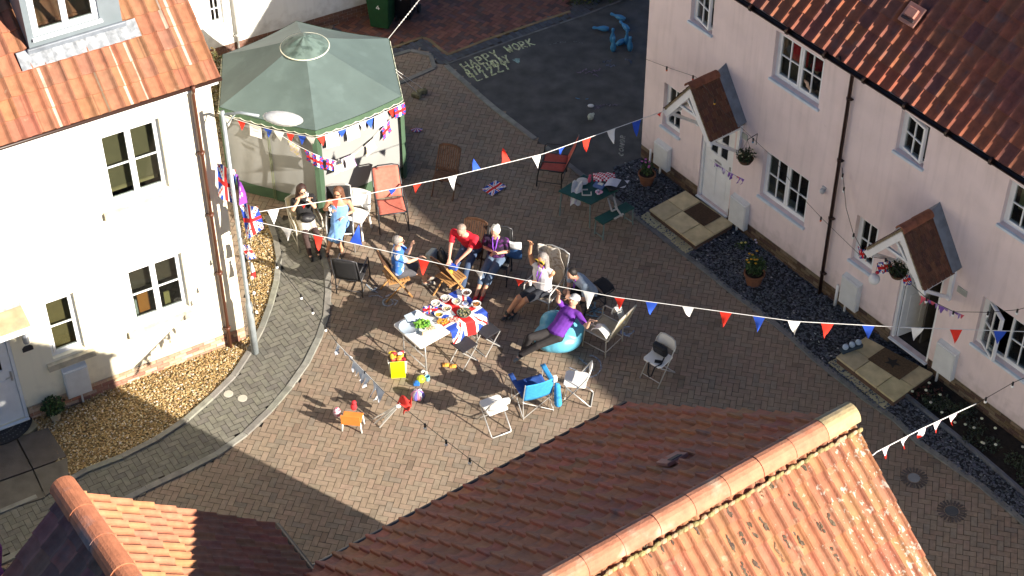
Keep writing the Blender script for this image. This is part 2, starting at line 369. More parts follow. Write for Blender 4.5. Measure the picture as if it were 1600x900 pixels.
def slope(o, ux, us, W, L, tw, cl, amp, colfn, seed=1, step=.026, nseg=6, skip=None, prof='pan', name='tiles', mat=None, parent=None, segcol=None):
    rnd=random.Random(seed); o=V3(o); ux=V3(ux).normalized(); us=V3(us).normalized(); n=ux.cross(us); 
    if n.z<0: n=-n
    nc=int(W/tw+.5); nr=int(L/cl+.999); b=B()
    for j in range(nr):
        v0=j*cl; v1=min(L,(j+1)*cl+.0)
        for i in range(nc):
            if skip and skip(i*tw,v0): continue
            jo=rnd.uniform(-.006,.006); jh=rnd.uniform(0,.006); cc=colfn(i,j,rnd); vs=[]
            RP=((0,-.55),(.2,-.9),(.5,-.8),(.72,.1),(.86,.9),(.95,1),(1.0,.8),(1.003,-.75)) if prof=='roll' else None
            for k in range(len(RP) if RP else nseg+1):
                s=RP[k][0] if RP else k/nseg
                if RP: h=amp*RP[k][1]
                elif prof=='pan': h=amp*(cos(2*pi*s))+ (amp*.25*cos(4*pi*s))
                else: h=amp*(abs(cos(pi*s))**.7*2-1)
                x=(i+s)*tw
                p=o+ux*x
                vs += [p+us*(v0+jo-.02)+n*(h+step+jh), p+us*v1+n*(h), p+us*(v0+jo-.02)+n*(h-.004)]
            fs=[]; ns_=len(RP)-1 if RP else nseg
            for k in range(ns_):
                a=k*3; fs += [(a,a+3,a+4,a+1),(a,a+2,a+5,a+3)]
            fs += [(0,1,2),(ns_*3,ns_*3+2,ns_*3+1)]
            n0=len(b.c); b.add(vs,fs,cc)
            if segcol:
                for k in range(ns_):
                    sc2=segcol(i,j,k,cc)
                    if sc2: b.c[n0+2*k]=sc2
    return b.obj(name,mat,parent)
def tilemat(key,rough=.8,lich=(.5,.48,.42),ls=5,llo=.62,lhi=.7,dirt=(.05,.04,.04),dlo=.6,dhi=.75,bump=.5,noise=.18):
    if key in _mc: return _mc[key]
    m=M(key,rough=rough,attr=True,noise=noise,scale=8,bump=bump,bscale=45,c2=lich,c2s=ls,c2lo=llo,c2hi=lhi)
    t=m.node_tree; bs=t.nodes['Principled BSDF']; src=bs.inputs['Base Color'].links[0].from_socket
    n=t.nodes.new('ShaderNodeTexNoise'); n.inputs['Scale'].default_value=2.3; n.inputs['Detail'].default_value=7; n.inputs['Roughness'].default_value=.7
    tc=t.nodes.new('ShaderNodeTexCoord'); t.links.new(tc.outputs['Object'],n.inputs[0])
    mr=t.nodes.new('ShaderNodeMapRange'); mr.inputs[1].default_value=dlo; mr.inputs[2].default_value=dhi; mr.inputs[4].default_value=.75; t.links.new(n.outputs[0],mr.inputs[0])
    mx=t.nodes.new('ShaderNodeMix'); mx.data_type='RGBA'; t.links.new(mr.outputs[0],mx.inputs[0]); t.links.new(src,mx.inputs[6]); mx.inputs[7].default_value=(*dirt,1); t.links.new(mx.outputs[2],bs.inputs['Base Color'])
    return m
def ridge_tiles(b, p0, p1, r=.13, L=.45, cols=None, rnd=random, down=(0,0,-1)):
    p0=V3(p0);p1=V3(p1);d=(p1-p0);n=max(1,int(d.length/L+.5)); d.normalize(); sd=d.cross(V3((0,0,1))).normalized(); up=sd.cross(d)
    for i in range(n):
        a=p0+d*(i*L+.006); e=p0+d*((i+1)*L+.014); ra=r*1.0; rb=r*.95; vs=[]
        cc=cols(i) if cols else jit((.45,.17,.09),.15); K=10
        off=up*rnd.uniform(-.004,.004)
        for q,rr in ((a,rb),(e,ra),(e,ra-.02),(a,rb-.02)):
            for k in range(K+1):
                t=pi*k/K; vs.append(q+off+sd*cos(t)*rr+up*sin(t)*rr)
        fs=[]
        for g_ in range(3):
            for k in range(K): fs.append((g_*(K+1)+k,g_*(K+1)+k+1,(g_+1)*(K+1)+k+1,(g_+1)*(K+1)+k))
        b.add(vs,fs,cc)
def brickwall(b, x0,x1,z0,z1,y,th=.0,cols=((.28,.16,.11),(.33,.22,.15),(.22,.11,.08)),holes=()):
    j=0; z=z0
    while z<z1-.01:
        x=x0-(.11 if j%2 else 0)
        while x<x1:
            a=max(x,x0); c=min(x+.215,x1); 
            if c-a>.03 and not any(h[0]<(a+c)/2<h[1] for h in holes): b.boxe(a,c,y,y+.012,z,min(z+.065,z1),jit(random.choice(cols),.15))
            x+=.225
        z+=.075; j+=1
mRenderPink=M('pink_render',(.78,.66,.655),.92,noise=.05,scale=2.2,bump=.35,bscale=70,c2=(.71,.60,.59),c2s=1.3,c2lo=.55,c2hi=.8)
mRenderCream=M('cream_render',(.88,.82,.64),.92,noise=.015,scale=2,bump=.3,bscale=60)
mRenderWhite=M('white_render',(.80,.80,.78),.92,noise=.04,scale=2,bump=.3,bscale=60)
def walldirt(m, amt=.10, base=(.30,.26,.22)):
    t=m.node_tree; N=t.nodes.new; L=t.links.new; bs=t.nodes['Principled BSDF']; src=bs.inputs['Base Color'].links[0].from_socket
    tc_=N('ShaderNodeTexCoord'); mp=N('ShaderNodeMapping'); mp.inputs['Scale'].default_value=(5,5,.45); L(tc_.outputs['Object'],mp.inputs[0])
    n=N('ShaderNodeTexNoise'); n.inputs['Scale'].default_value=1.6; n.inputs['Detail'].default_value=6; L(mp.outputs[0],n.inputs[0])
    mr=N('ShaderNodeMapRange'); mr.inputs[1].default_value=.5; mr.inputs[2].default_value=.75; mr.inputs[3].default_value=1; mr.inputs[4].default_value=1-amt; L(n.outputs[0],mr.inputs[0])
    sc_=N('ShaderNodeVectorMath'); sc_.operation='SCALE'; L(src,sc_.inputs[0]); L(mr.outputs[0],sc_.inputs[3])
    n2=N('ShaderNodeTexNoise'); n2.inputs['Scale'].default_value=5; n2.inputs['Detail'].default_value=6; L(tc_.outputs['Object'],n2.inputs[0])
    sp=N('ShaderNodeSeparateXYZ'); L(tc_.outputs['Object'],sp.inputs[0]); m1=N('ShaderNodeMapRange'); m1.inputs[1].default_value=.32; m1.inputs[2].default_value=.85; m1.inputs[3].default_value=.28; m1.inputs[4].default_value=-.12; L(sp.outputs[2],m1.inputs[0])
    ad=N('ShaderNodeMath'); L(n2.outputs[0],ad.inputs[0]); L(m1.outputs[0],ad.inputs[1]); m2=N('ShaderNodeMapRange'); m2.inputs[1].default_value=.55; m2.inputs[2].default_value=.85; m2.inputs[4].default_value=.35; L(ad.outputs[0],m2.inputs[0])
    mx=N('ShaderNodeMix'); mx.data_type='RGBA'; L(m2.outputs[0],mx.inputs[0]); L(sc_.outputs[0],mx.inputs[6]); mx.inputs[7].default_value=(*base,1); L(mx.outputs[2],bs.inputs['Base Color'])
walldirt(mRenderPink,.11,(.36,.29,.26)); walldirt(mRenderCream,.06,(.45,.40,.30)); walldirt(mRenderWhite,.08)
mMortar=M('mortar',(.30,.26,.21),.95,noise=.2)
mBrickW=M('house_brick',rough=.9,attr=True,noise=.15,scale=20,bump=.4)
mDark=M('room_dark',(.05,.045,.04),.9)
mSoffit=M('white_paint_soffit',(.72,.73,.73),.5)
mLead=M('lead_flashing',(.16,.18,.21),.5,metal=.1,noise=.25,scale=6,bump=.2)
mLeadBright=M('lead_weathered',(.36,.38,.40),.4,metal=.4,noise=.35,scale=9,bump=.5,bscale=20,c2=(.65,.66,.66),c2s=6)
mSill=M('stone_sill',(.50,.45,.34),.9,noise=.2,scale=9)
T40=math.tan(rad(40)); C40=cos(rad(40)); S40=sin(rad(40))
# ----- pink terrace -----
pink=thing('terraced_house','long pale pink rendered terrace with red pantile roof, two gabled porches and a brown downpipe','house',FP.o,FP.rz)
XR,XL=-11.5,3.2; TP=math.tan(rad(43)); CP,SP=cos(rad(43)),sin(rad(43)); ey=.30; ez=FP.px(1200,37,.41).z+.10; WZ=ez+.3*TP-.10
holes=[(1.47,2.07,3.86,4.72),(-1.28,-.1,3.8,4.78),(-3.68,-3.06,3.98,4.8),(-6.5,-5.34,3.9,4.8),(-1.32,-.14,1.16,2.22),(2.12,2.64,1.14,2.15),(-3.02,-2.5,1.2,2.22),(-6.55,-5.36,1.3,2.35),
       (.62,1.5,.13,2.12),(-4.55,-3.66,.18,2.15)]
b=B(); wall_holes(b,XR,XL,.32,WZ,holes,.10)
D=8.0
b.add([(XL,0,.32),(XL,-D,.32),(XL,-D,WZ),(XL,0,WZ),(XL,-D/2,WZ+D/2*TP-.08)],[(0,1,2,4,3)])
b.add([(XR,0,.0),(XR,-D,.0),(XR,-D,WZ),(XR,0,WZ),(XR,-D/2,WZ+D/2*TP-.08)],[(3,4,2,1,0)])
b.add([(XR,-D,0),(XL,-D,0),(XL,-D,WZ),(XR,-D,WZ)],[(0,1,2,3)])
b.obj('wall',mRenderPink,pink)
for u0,u1 in ((XR,-4.57),(-3.64,.6),(1.52,XL-.005)): B().boxe(u0,u1,-.3,-.012,-.05,.315,(.3,.26,.21)).obj('plinth_mortar',M('mortar_attr',rough=.95,attr=True),pink)
B().boxe(XL-.2,XL-.01,-D+.01,-.31,-.05,.315,(.3,.26,.21)).obj('plinth_mortar',M('mortar_attr'),pink)
hw_=B(); hw_.boxe(-4.9,-3.3,-1.9,-.14,.05,.16); hw_.boxe(-4.9,-4.85,-1.9,-.14,.16,2.5); hw_.boxe(-3.35,-3.3,-1.9,-.14,.16,2.5); hw_.boxe(-4.84,-3.36,-1.9,-1.85,.161,2.5); hw_.boxe(-4.85,-3.35,-1.84,-.14,2.4,2.45); hw_.obj('hallway',M('hall_shade',(.035,.028,.024),.8,noise=.3),pink)  # near-black walls carry the unlit hall's darkness in their colour
for u0,u1 in ((XR,-4.57),(-3.64,.6),(1.52,XL)):
    b=B(); brickwall(b,u0,u1,.0,.31,-.011,cols=((.13,.085,.05),(.17,.12,.075),(.10,.06,.045),(.20,.15,.10))); b.obj('plinth',mBrickW,pink)
B().boxe(XR,XL-.01,-D+.02,-.16,2.55,2.62).obj('floor',mDark,pink)
for x in (-1.97,1.1,-4.2,-5.0,1.9): B().boxe(x-.02,x+.02,-D+.05,-.16,.32,WZ-.05).obj('inner_wall',mDark,pink)
def pinktile(i,j,r):
    k=r.random(); base=(.30,.095,.05) if k<.5 else ((.25,.085,.055) if k<.8 else (.20,.075,.055))
    if r.random()<.03: base=(.12,.06,.05)
    return tuple(q*r.uniform(.92,1.08) for q in base)
mTileP=tilemat('pantile_old',lich=(.16,.11,.10),ls=3,llo=.58,lhi=.8,dirt=(.07,.04,.04),dlo=.56,dhi=.85)
Ls=(D/2+.3)/CP
slope((XR,ey,ez),(1,0,0),(0,-CP,SP),XL+.12-XR,Ls,.25,.33,.038,pinktile,3,step=.017,mat=mTileP,name='roof',parent=pink,prof='pan',nseg=8)
slope((XR,-D-ey,ez),(1,0,0),(0,CP,SP),XL+.12-XR,Ls,.5,1.0,.03,pinktile,4,mat=mTileP,name='roof',parent=pink,nseg=2)
b=B(); ridge_tiles(b,(XR,-D/2,ez+Ls*SP+.0),(XL+.12,-D/2,ez+Ls*SP+.0)); b.obj('ridge',mTileP,pink,smooth=False)
B().boxe(XR,XL+.1,.0,ey-.02,ez-.17,ez-.15).boxe(XR,XL+.1,ey-.05,ey-.028,ez-.15,ez-.02).obj('fascia',mSoffit,pink)
b=B()
for s_ in (0,):
    pts=[]; n=8; r=.058; gy=ey+.045; gz=ez-.045
    for k in range(n+1):
        t=pi+pi*k/n; pts.append((gy+r*cos(t),gz+r*sin(t)))
    vs=[(x,y,z) for x in (XR,XL+.1) for y,z in pts]+[(x,gy+(y-gy)*.85,gz+(z-gz)*.85) for x in (XR,XL+.1) for y,z in pts]
    m=n+1; fs=[(k,k+1,m+k+1,m+k) for k in range(n)]+[(2*m+k,3*m+k,3*m+k+1,2*m+k+1) for k in range(n)]
    b.add(vs,fs)
    k=XR
    while k<XL: b.tube([(k,gy,gz-.01),(k+.04,gy,gz-.01)],.068,10); k+=.9
b.obj('gutter',mBrownDark,pink,smooth=False)
pipe(pink,-1.97,.02,ez-.02,mBrownDark,swan=.12)
b=B(); # vent tile on the roof
p=FP
def onroof(x,v,h=0): return V3((x,ey-v*CP,ez+v*SP))+V3((0,SP,CP))*h
vl=None
c0=V3((0,0,CAMH)); dd=ray(1427,25); nn=(FP.Y*SP+V3((0,0,CP))); po=FP.W(0,ey,ez); tt=(po-c0).dot(nn)/dd.dot(nn); vp=FP.L(c0+dd*tt); vv=(vp.z-ez)/SP
Rf=Matrix((V3((1,0,0)),V3((0,-CP,SP)),V3((0,SP,CP)))).transposed()
b.box(onroof(vp.x,vv,.05),(.34,.36,.05),Rf,(.42,.2,.15)); b.box(onroof(vp.x,vv+.02,.10),(.2,.16,.07),Rf,(.38,.17,.13)); b.box(onroof(vp.x,vv-.10,.09),(.26,.05,.03),Rf,(.05,.03,.03))
b.obj('roof_vent',mAttr,pink,bevel=.01)
lav=M('bluish_sill',(.62,.70,.78),.5)
wn=dict(sillmat=lav)
for k,(h,c_,bars) in enumerate(((holes[0],1,(1,1)),(holes[1],2,(1,1)),(holes[2],1,(1,1)),(holes[3],2,(1,1)),(holes[4],2,(1,1)),(holes[5],1,(1,1)),(holes[6],1,(1,1)),(holes[7],2,(1,1)))):
    op=None
    if k==0: op={0:('R',-14)}
    if k==2: op={0:('R',-12)}
    if k==7: op={1:('R',-26),0:('L',0)}
    bl=None
    if k==1: bl=[(.5,.95,.0,.98,(.13,.11,.08)),(.0,.08,0,1,(.3,.28,.25))]
    if k in (3,): bl=[(.2,.9,.3,.98,(.2,.24,.14))]
    if k==7: bl=[(.0,.14,.0,1,(.35,.33,.33)),(.75,.9,.02,.3,(.3,.28,.25))]
    if k==0: bl=[(.1,.9,.4,1,(.22,.23,.22))]
    if k==2: bl=[(.05,.5,.0,1,(.12,.13,.13))]
    if k==4: bl=[(.86,1,.0,1,(.25,.24,.25)),(.02,.1,.0,.25,(.2,.2,.22)),(.40,.52,.0,.12,(.5,.5,.5)),(.7,.8,0,.1,(.3,.3,.33))]
    window(pink,*h,cols=c_,bars=bars,open_=op,sillmat=lav,blind=bl)
def door(parent,x0,x1,z0,z1,y=-.07,open_ang=0,lights=True,name='door',glass='four'):
    fr=B(); fr.boxe(x0,x0+.06,y-.03,y+.04,z0,z1); fr.boxe(x1-.06,x1,y-.03,y+.04,z0,z1); fr.boxe(x0+.06,x1-.06,y-.03,y+.04,z1-.06,z1)
    fr.boxe(x0,x1,y-.04,.05,z0-.03,z0-.003)
    f=fr.obj('door_frame',mWhite,parent,bevel=.005)
    a,c=x0+.065,x1-.065; d=B(); yy=y
    d.boxe(a,c,yy-.03,yy+.01,z0,z0+1.15); 
    W_=c-a
    for u0,u1 in ((0,.2),(.44,.56),(.8,1)): d.boxe(a+W_*u0,a+W_*u1,yy-.029,yy+.009,z0+1.15,z1-.065)
    for q0,q1 in ((1.15,1.18),(1.45,1.53),(1.78,z1-.065-z0)):
        for u0,u1 in ((.2,.44),(.56,.8)): d.boxe(a+W_*u0,a+W_*u1,yy-.0285,yy+.0085,z0+q0,z0+q1)
    for u0,u1 in ((.16,.46),(.54,.84)): d.boxe(a+W_*u0,a+W_*u1,yy+.01,yy+.018,z0+.2,z0+.95)
    do=d.obj(name,mWhite,f,bevel=.004)
    g=B(); g.boxe(a+W_*.2,a+W_*.8,yy-.016,yy-.010,z0+1.16,z1-.09); go=g.obj('pane',M('dark_glass',(.02,.022,.025),.06,spec=.8),f)
    h=B(); h.boxe(a+.03,a+.06,yy+.01,yy+.03,z0+.9,z0+1.1); h.tube([(a+.045,yy+.045,z0+1.0),(a+.15,yy+.05,z0+1.0)],.009); h.boxe(a+W_*.38,a+W_*.62,yy+.01,yy+.02,z0+1.0,z0+1.04)
    ho=h.obj('door_handle',mSteel,f)
    if open_ang:
        for o in (do,go,ho): o.matrix_local=Matrix.Translation((c,yy-.03,0))@Matrix.Rotation(open_ang,4,'Z')@Matrix.Translation((-c,-yy+.03,0))
    return f
door(pink,*holes[8]); door(pink,*holes[9],open_ang=rad(80))
def meter_box(parent,x0,x1,z0,z1,legx):
    b=B(); b.boxe(x0,x1,0,.10,z0,z1-.0); b.add([(x0,0,z1),(x1,0,z1),(x1,.115,z1-.02),(x0,.115,z1-.02),(x0,0,z1+.03),(x1,0,z1+.03)],[(3,2,5,4),(0,3,4),(1,5,2)])
    b.boxe(x0+.02,x1-.02,.10,.112,z0+.02,z1-.03)
    b.boxe(legx-.016,legx+.016,.03,.07,-.0,z0)
    return b.obj('meter_box',M('meter_box_white',(.66,.68,.68),.5,noise=.06),parent,bevel=.008)
meter_box(pink,2.3,2.72,.2,.74,2.55); meter_box(pink,.06,.5,.17,.78,.3); meter_box(pink,-2.88,-2.46,.21,.84,-2.6); meter_box(pink,-5.17,-4.73,.27,.9,-4.85)
# pink small wall fittings
for _p in ((1163,212),(1504,455)):
    q=FP.px(*_p); B().boxe(q.x-.1,q.x+.1,0,.02,q.z-.06,q.z+.06).obj('wall_vent',M('vent_grey',(.40,.42,.38),.7),pink)
b=B(); q=FP.px(1288,297); b.ell((q.x,.05,q.z),(.05,.05,.06)); b.boxe(q.x-.04,q.x+.04,0,.03,q.z-.02,q.z+.08)
b.obj('wall_lamp',M('lamp_grey',(.45,.47,.5),.3),pink)
b=B(); q=FP.px(1302,428); b.tube([(q.x-.2,.06,.0),(q.x-.2,.06,.5)],.03,8); b.obj('waste_pipe',mWhite,pink,smooth=True)
b=B(); b.tube([(2.86,.05,0),(2.86,.05,.42)],.022,8); b.obj('waste_pipe',mWhite,pink,smooth=True)
def porch(cx, zap, zlow, half=.66, depth=.86, name='porch'):
    """gabled tiled canopy on timber brackets, standing off the wall"""
    za=zap; ze=zlow; 
    rt=B(); th=.035
    mt=M('plain_tile',rough=.85,attr=True,noise=.2,scale=12,bump=.5,c2=(.10,.05,.03),c2s=4)
    root=None
    L=V3((half,0,za-ze)).length
    core=B()
    for s in (-1,1):
        u=V3((s*half,0,-(za-ze))).normalized(); n=V3((u.z*-s,0,u.x*s)); 
        if n.z<0: n=-n
        a=V3((cx,0,za))
        vs=[a+V3((0,.0,0)),a+V3((0,depth,0)),a+u*L+V3((0,depth,0)),a+u*L]
        vs2=[v-n*.05 for v in vs]
        core.add(vs+vs2,[(0,1,2,3),(7,6,5,4),(0,4,5,1),(1,5,6,2),(2,6,7,3),(3,7,4,0)])
        rows=9; rh=L/rows
        for j in range(rows):
            cols=int((depth-.17)/.11)+1
            for i in range(cols):
                y0=.17+i*.11+( .055 if j%2 else 0)-.03; y1=min(y0+.106,depth+.02); y0=max(y0,.15)
                if y1-y0<.02: continue
                p0=a+u*(j*rh); p1=a+u*((j+1)*rh+.015); up=.012
                vs=[p0+n*.004+V3((0,y0,0)),p0+n*.004+V3((0,y1,0)),p1+n*(.004+up+random.uniform(0,.004))+V3((0,y1,0)),p1+n*(.004+up)+V3((0,y0,0)),p1+n*.002+V3((0,y0,0)),p1+n*.002+V3((0,y1,0))]
                rt.add(vs,[(0,1,2,3),(3,2,5,4)],jit((.135,.058,.032) if random.random()<.7 else (.10,.045,.03),.2))
    r=rt.obj('porch_roof',mt,pink)
    core.obj('porch_deck',M('mortar_edge',(.20,.16,.10),.95,noise=.3,scale=20),r)
    b=B(); ridge_tiles(b,(cx,.2,za-.035),(cx,depth+.03,za-.035),r=.10,L=.35,cols=lambda i:jit((.24,.085,.045),.15)); b.obj('porch_ridge',mt,r)
    b=B()
    for s in (-1,1):
        u=V3((s*half,0,-(za-ze))).normalized(); n=V3((abs(u.z)*s,0,abs(u.x)))
        a=V3((cx,0,za+.13)); p1=V3((cx+s*(half+.03),0,ze+.06))
        vs=[a,a+V3((0,.03,-.05)),p1+V3((0,.15,-.02)),p1+V3((0,0,.06)),V3((cx,.17,za+.03)),V3((cx+s*half,.17,ze+.02))]
        b.add([a,a+V3((0,.012,0)),V3((cx,.2,za+.022)),V3((cx+s*(half+.015),.2,ze+.022)),p1+V3((0,.012,0)),p1],[(0,1,4,5),(1,2,3,4)] if s<0 else [(5,4,1,0),(4,3,2,1)])
    b.obj('lead_flashing',mLead,r)
    b=B(); y=depth+.0
    for s in (-1,1):
        b.bar((cx,y,za-.09),(cx+s*(half-.01),y,ze-.07),.035,.12,up=(0,1,0)) if False else None
        u=V3((s*half,0,-(za-ze))).normalized(); n=V3((abs(u.z)*s,0,abs(u.x)))
        a=V3((cx,y,za-.05)); e=a+u*(L+.06)
        q=[a,e,e-n*.13,a-V3((0,0,.13/abs(n.z)))]
        b.add([p+V3((0,0,0)) for p in q]+[p+V3((0,-.035,0)) for p in q],[(0,1,2,3),(7,6,5,4),(0,4,5,1),(1,5,6,2),(2,6,7,3),(3,7,4,0)])
    # tie and struts in the gable
    zt=ze+.30*(za-ze); hw=half*.66
    b.bar((cx-hw,y-.05,zt),(cx+hw*.9,y-.05,zt),.045,.05)
    b.bar((cx-hw*.62,y-.06,zt-.0),(cx+.04,y-.06,za-.28),.04,.05) if False else None
    b.bar((cx+hw*.42,y-.055,ze+.66*(za-ze)),(cx-hw*.88,y-.055,ze+.06*(za-ze)),.04,.05)
    # gallows brackets on both sides
    for s in (-1,1):
        x=cx+s*(half-.08)
        b.boxe(x-.035,x+.035,0.0,depth-.06,ze-.12,ze-.05)
        b.boxe(x-.036,x+.036,0.0,.07,ze-.72,ze-.12)
        b.bar((x,.05,ze-.66),(x,depth-.12,ze-.13),.05,.06)
        b.boxe(x-.034,x+.034,depth-.16,depth-.04,ze-.16,ze-.051)
    b.obj('porch_bracket',mWhite,r,bevel=.006)
    return r
porch(1.04,3.34,2.47,half=.64); porch(-4.15,3.44,2.56,half=.66)
# steps
def steps(px_up, px_low, zt, name, label):
    root=thing(name,label,'doorstep',G(*px_up[0]))
    o=G(*px_up[0])
    P=[G(x,y,zt)-o for x,y in px_up]; # TLwall order: front-left, wall-left, wall-right, front-right
    b=B(); 
    nu,nv=3,2
    fl,wl,wr,fr=P
    def q(u,v): return fl.lerp(fr,u).lerp(wl.lerp(wr,u),v)
    xs=[0,.33,.70,1.0]; 
    for i in range(3):
        for j in range(2):
            u0,u1=xs[i]+.006,xs[i+1]-.006; v0,v1=j/2+.008,(j+1)/2-.008
            p=[q(u0,v0),q(u1,v0),q(u1,v1),q(u0,v1)]
            b.prism([(k.x,k.y) for k in p],zt-.04,zt+random.uniform(0,.004),jit((.50,.42,.25),.15))
    b.obj('step_slab',mSlab,root,bevel=.004)
    b=B(); e=.02
    p=[q(e,e),q(1-e,e),q(1-e,1),q(e,1)]
    b.prism([(k.x,k.y) for k in p],0,zt-.042,(.10,.06,.045)); b.obj('step_riser',mBrickW,root)
    b=B(); Q=[G(x,y,.02)-o for x,y in px_low]
    for i in range(3):
        u0,u1=i/3+.006,(i+1)/3-.006
        p=[Q[0].lerp(Q[3],u0),Q[0].lerp(Q[3],u1),Q[1].lerp(Q[2],u1),Q[1].lerp(Q[2],u0)]
        b.prism([(k.x,k.y) for k in p],-.01,.032+random.uniform(0,.004),jit((.40,.36,.22),.15))
    b.obj('lower_slab',mSlab,root,bevel=.004)
    return root,q
st1,q1=steps([(1014,327),(1071,297),(1146,349),(1087,383)],[(999,339),(1012,331),(1085,389),(1072,397)],.17,'front_step','sandstone slab doorstep with brown mat at the closed white door')
st2,q2=steps([(1306,557),(1352,526),(1459,583),(1397,627)],[(1294,566),(1306,560),(1394,632),(1382,640)],.18,'front_step','sandstone slab doorstep with star mat below the open dark doorway')
def mat_on(q,o,zt,u0,u1,v0,v1,label,c,star=False):
    root=thing('door_mat',label,'door mat',V3(o))
    b=B(); p=[q(u0,v0),q(u1,v0),q(u1,v1),q(u0,v1)]; b.prism([(k.x,k.y) for k in p],zt+.006,zt+.02,c); b.obj('mat_pad',M('coir',rough=.95,attr=True,noise=.3,scale=30,bump=.6),root)
    if star:
        c_=q((u0+u1)/2,(v0+v1)/2); vs=[]
        ex=(q(u1,v0)-q(u0,v0))*.5; ey=(q(u0,v1)-q(u0,v0))*.5
        for k in range(10):
            a=2*pi*k/10+.3; r=.62 if k%2==0 else .26; vs.append(c_+ex*r*.75*cos(a)+ey*r*sin(a)); 
        vs=[(v.x,v.y,zt+.024) for v in vs]+[(c_.x,c_.y,zt+.024)]
        B().add(vs,[(10,k,(k+1)%10) for k in range(10)],(.015,.012,.01)).obj('star_motif',mAttr,root)
mat_on(q1,G(1014,327),.17,.36,.78,.50,.95,'plain brown coir mat before the closed white door',(.06,.035,.02))
mat_on(q2,G(1306,557),.18,.30,.80,.45,.97,'brown coir mat with black star before the open door',(.10,.065,.035),True)
# ----- cream house -----
cream=thing('cream_house','brightly sunlit cream rendered house with orange pantile roof and grey dormer at the left','house',FL.o,FL.rz)
x0,x1=-.42,8.5; WZL=5.98; DL=7.6
hl=[(.50,1.54,3.86,5.26),(.50,1.53,1.22,2.45),(2.41,2.98,1.16,2.41),(3.6,4.5,.1,2.0)]
b=B(); wall_holes(b,x0,x1,.32,WZL,hl,.09)
for xx,fc in ((x0,(0,1,2,4,3)),(x1,(3,4,2,1,0))):
    b.add([(xx,0,.32 if xx<0 else 0),(xx,-DL,0),(xx,-DL,WZL),(xx,0,WZL),(xx,-DL/2,WZL+DL/2*T40-.1)],[fc])
b.add([(x0,-DL,0),(x1,-DL,0),(x1,-DL,WZL),(x0,-DL,WZL)],[(0,1,2,3)])
b.obj('wall',mRenderCream,cream)
for u0,u1 in ((x0+.005,3.58),(4.52,x1)): B().boxe(u0,u1,-.3,-.012,-.05,.315,(.5,.45,.36)).obj('plinth_mortar',M('mortar_attr'),cream)
b=B(); brickwall(b,x0,3.58,0,.31,-.011,cols=((.40,.22,.15),(.48,.33,.22),(.35,.18,.13),(.5,.38,.28)))
b.obj('plinth',mBrickW,cream)
for s_ in (2.0,3.2): B().boxe(s_-.02,s_+.02,-DL+.05,-.5,.3,WZL-.1).obj('inner_wall',mDark,cream)
B().boxe(x0+.02,x1-.02,-DL+.02,-.5,2.8,2.88).obj('floor',mDark,cream)
olive=(.17,.14,.08)
window(cream,*hl[0],cols=2,bars=(0,1),sill=False,depth=.09,blind=[(.0,.98,.12,1,olive),(.1,.9,.08,.14,(.35,.28,.15))])
window(cream,*hl[1],cols=2,bars=(0,1),sill=False,depth=.09,blind=[(.0,1,.5,1,(.07,.055,.04)),(.6,.8,.05,.38,(.40,.15,.03)),(.82,.95,.0,.3,(.35,.38,.35)),(.25,.35,.0,.25,(.3,.25,.1))])
window(cream,*hl[2],cols=1,bars=(0,1),sill=False,depth=.09,blind=[(.0,1,.0,1,(.20,.15,.07))])
for h in hl[:3]: B().add([(h[0]-.14,0,h[2]-.06),(h[1]+.12,0,h[2]-.06),(h[1]+.12,.07,h[2]-.075),(h[0]-.14,.07,h[2]-.075),(h[0]-.14,0,h[2]-.2),(h[1]+.12,0,h[2]-.2),(h[1]+.12,.07,h[2]-.2),(h[0]-.14,.07,h[2]-.2)],[(0,3,2,1),(3,7,6,2),(4,5,6,7),(0,4,7,3),(1,2,6,5)]).obj('stone_sill',mSill,cream)
door(cream,*hl[3],y=-.05)
meter_box(cream,2.47,2.9,.24,.86,2.66)
b=B(); b.add([(3.28,0,2.55),(5.2,0,2.55),(5.2,.46,2.45),(3.28,.46,2.45),(3.28,0,2.46),(5.2,0,2.46),(5.2,.46,2.37),(3.28,.46,2.37)],[(0,3,2,1),(4,5,6,7),(3,7,6,2),(0,4,7,3),(1,2,6,5)])
b.obj('door_canopy',M('canopy_buff',(.33,.27,.17),.8,noise=.2,scale=6,c2=(.26,.22,.16),c2s=4),cream)
B().boxe(3.26,5.2,.462,.50,2.35,2.44).obj('canopy_fascia',mWhite,cream)
b=B(); b.boxe(3.28,5.2,0,.03,2.55,2.60); b.obj('canopy_flashing',mLeadBright,cream)
b=B(); q=FL.px(39,527,.1); b.lathe([(.03,-.10),(.055,-.08),(.06,.06),(.035,.10),(.02,.14)],8,(q.x,.14,q.z)); b.boxe(q.x-.02,q.x+.02,0,.14,q.z+.11,q.z+.14); b.obj('wall_lantern',M('lantern',(.30,.32,.35),.3,metal=.4),cream)
b=B(); q=FL.px(43,544); b.prism([(q.x-.09,q.z-.05),(q.x+.09,q.z-.05),(q.x+.09,q.z+.02),(q.x+.05,q.z+.06),(q.x-.05,q.z+.06),(q.x-.09,q.z+.02)],0,.02)
b.v=[(x,z,y) for x,y,z in b.v]; b.obj('house_plaque',M('slate_plaque',(.04,.04,.045),.4),cream)
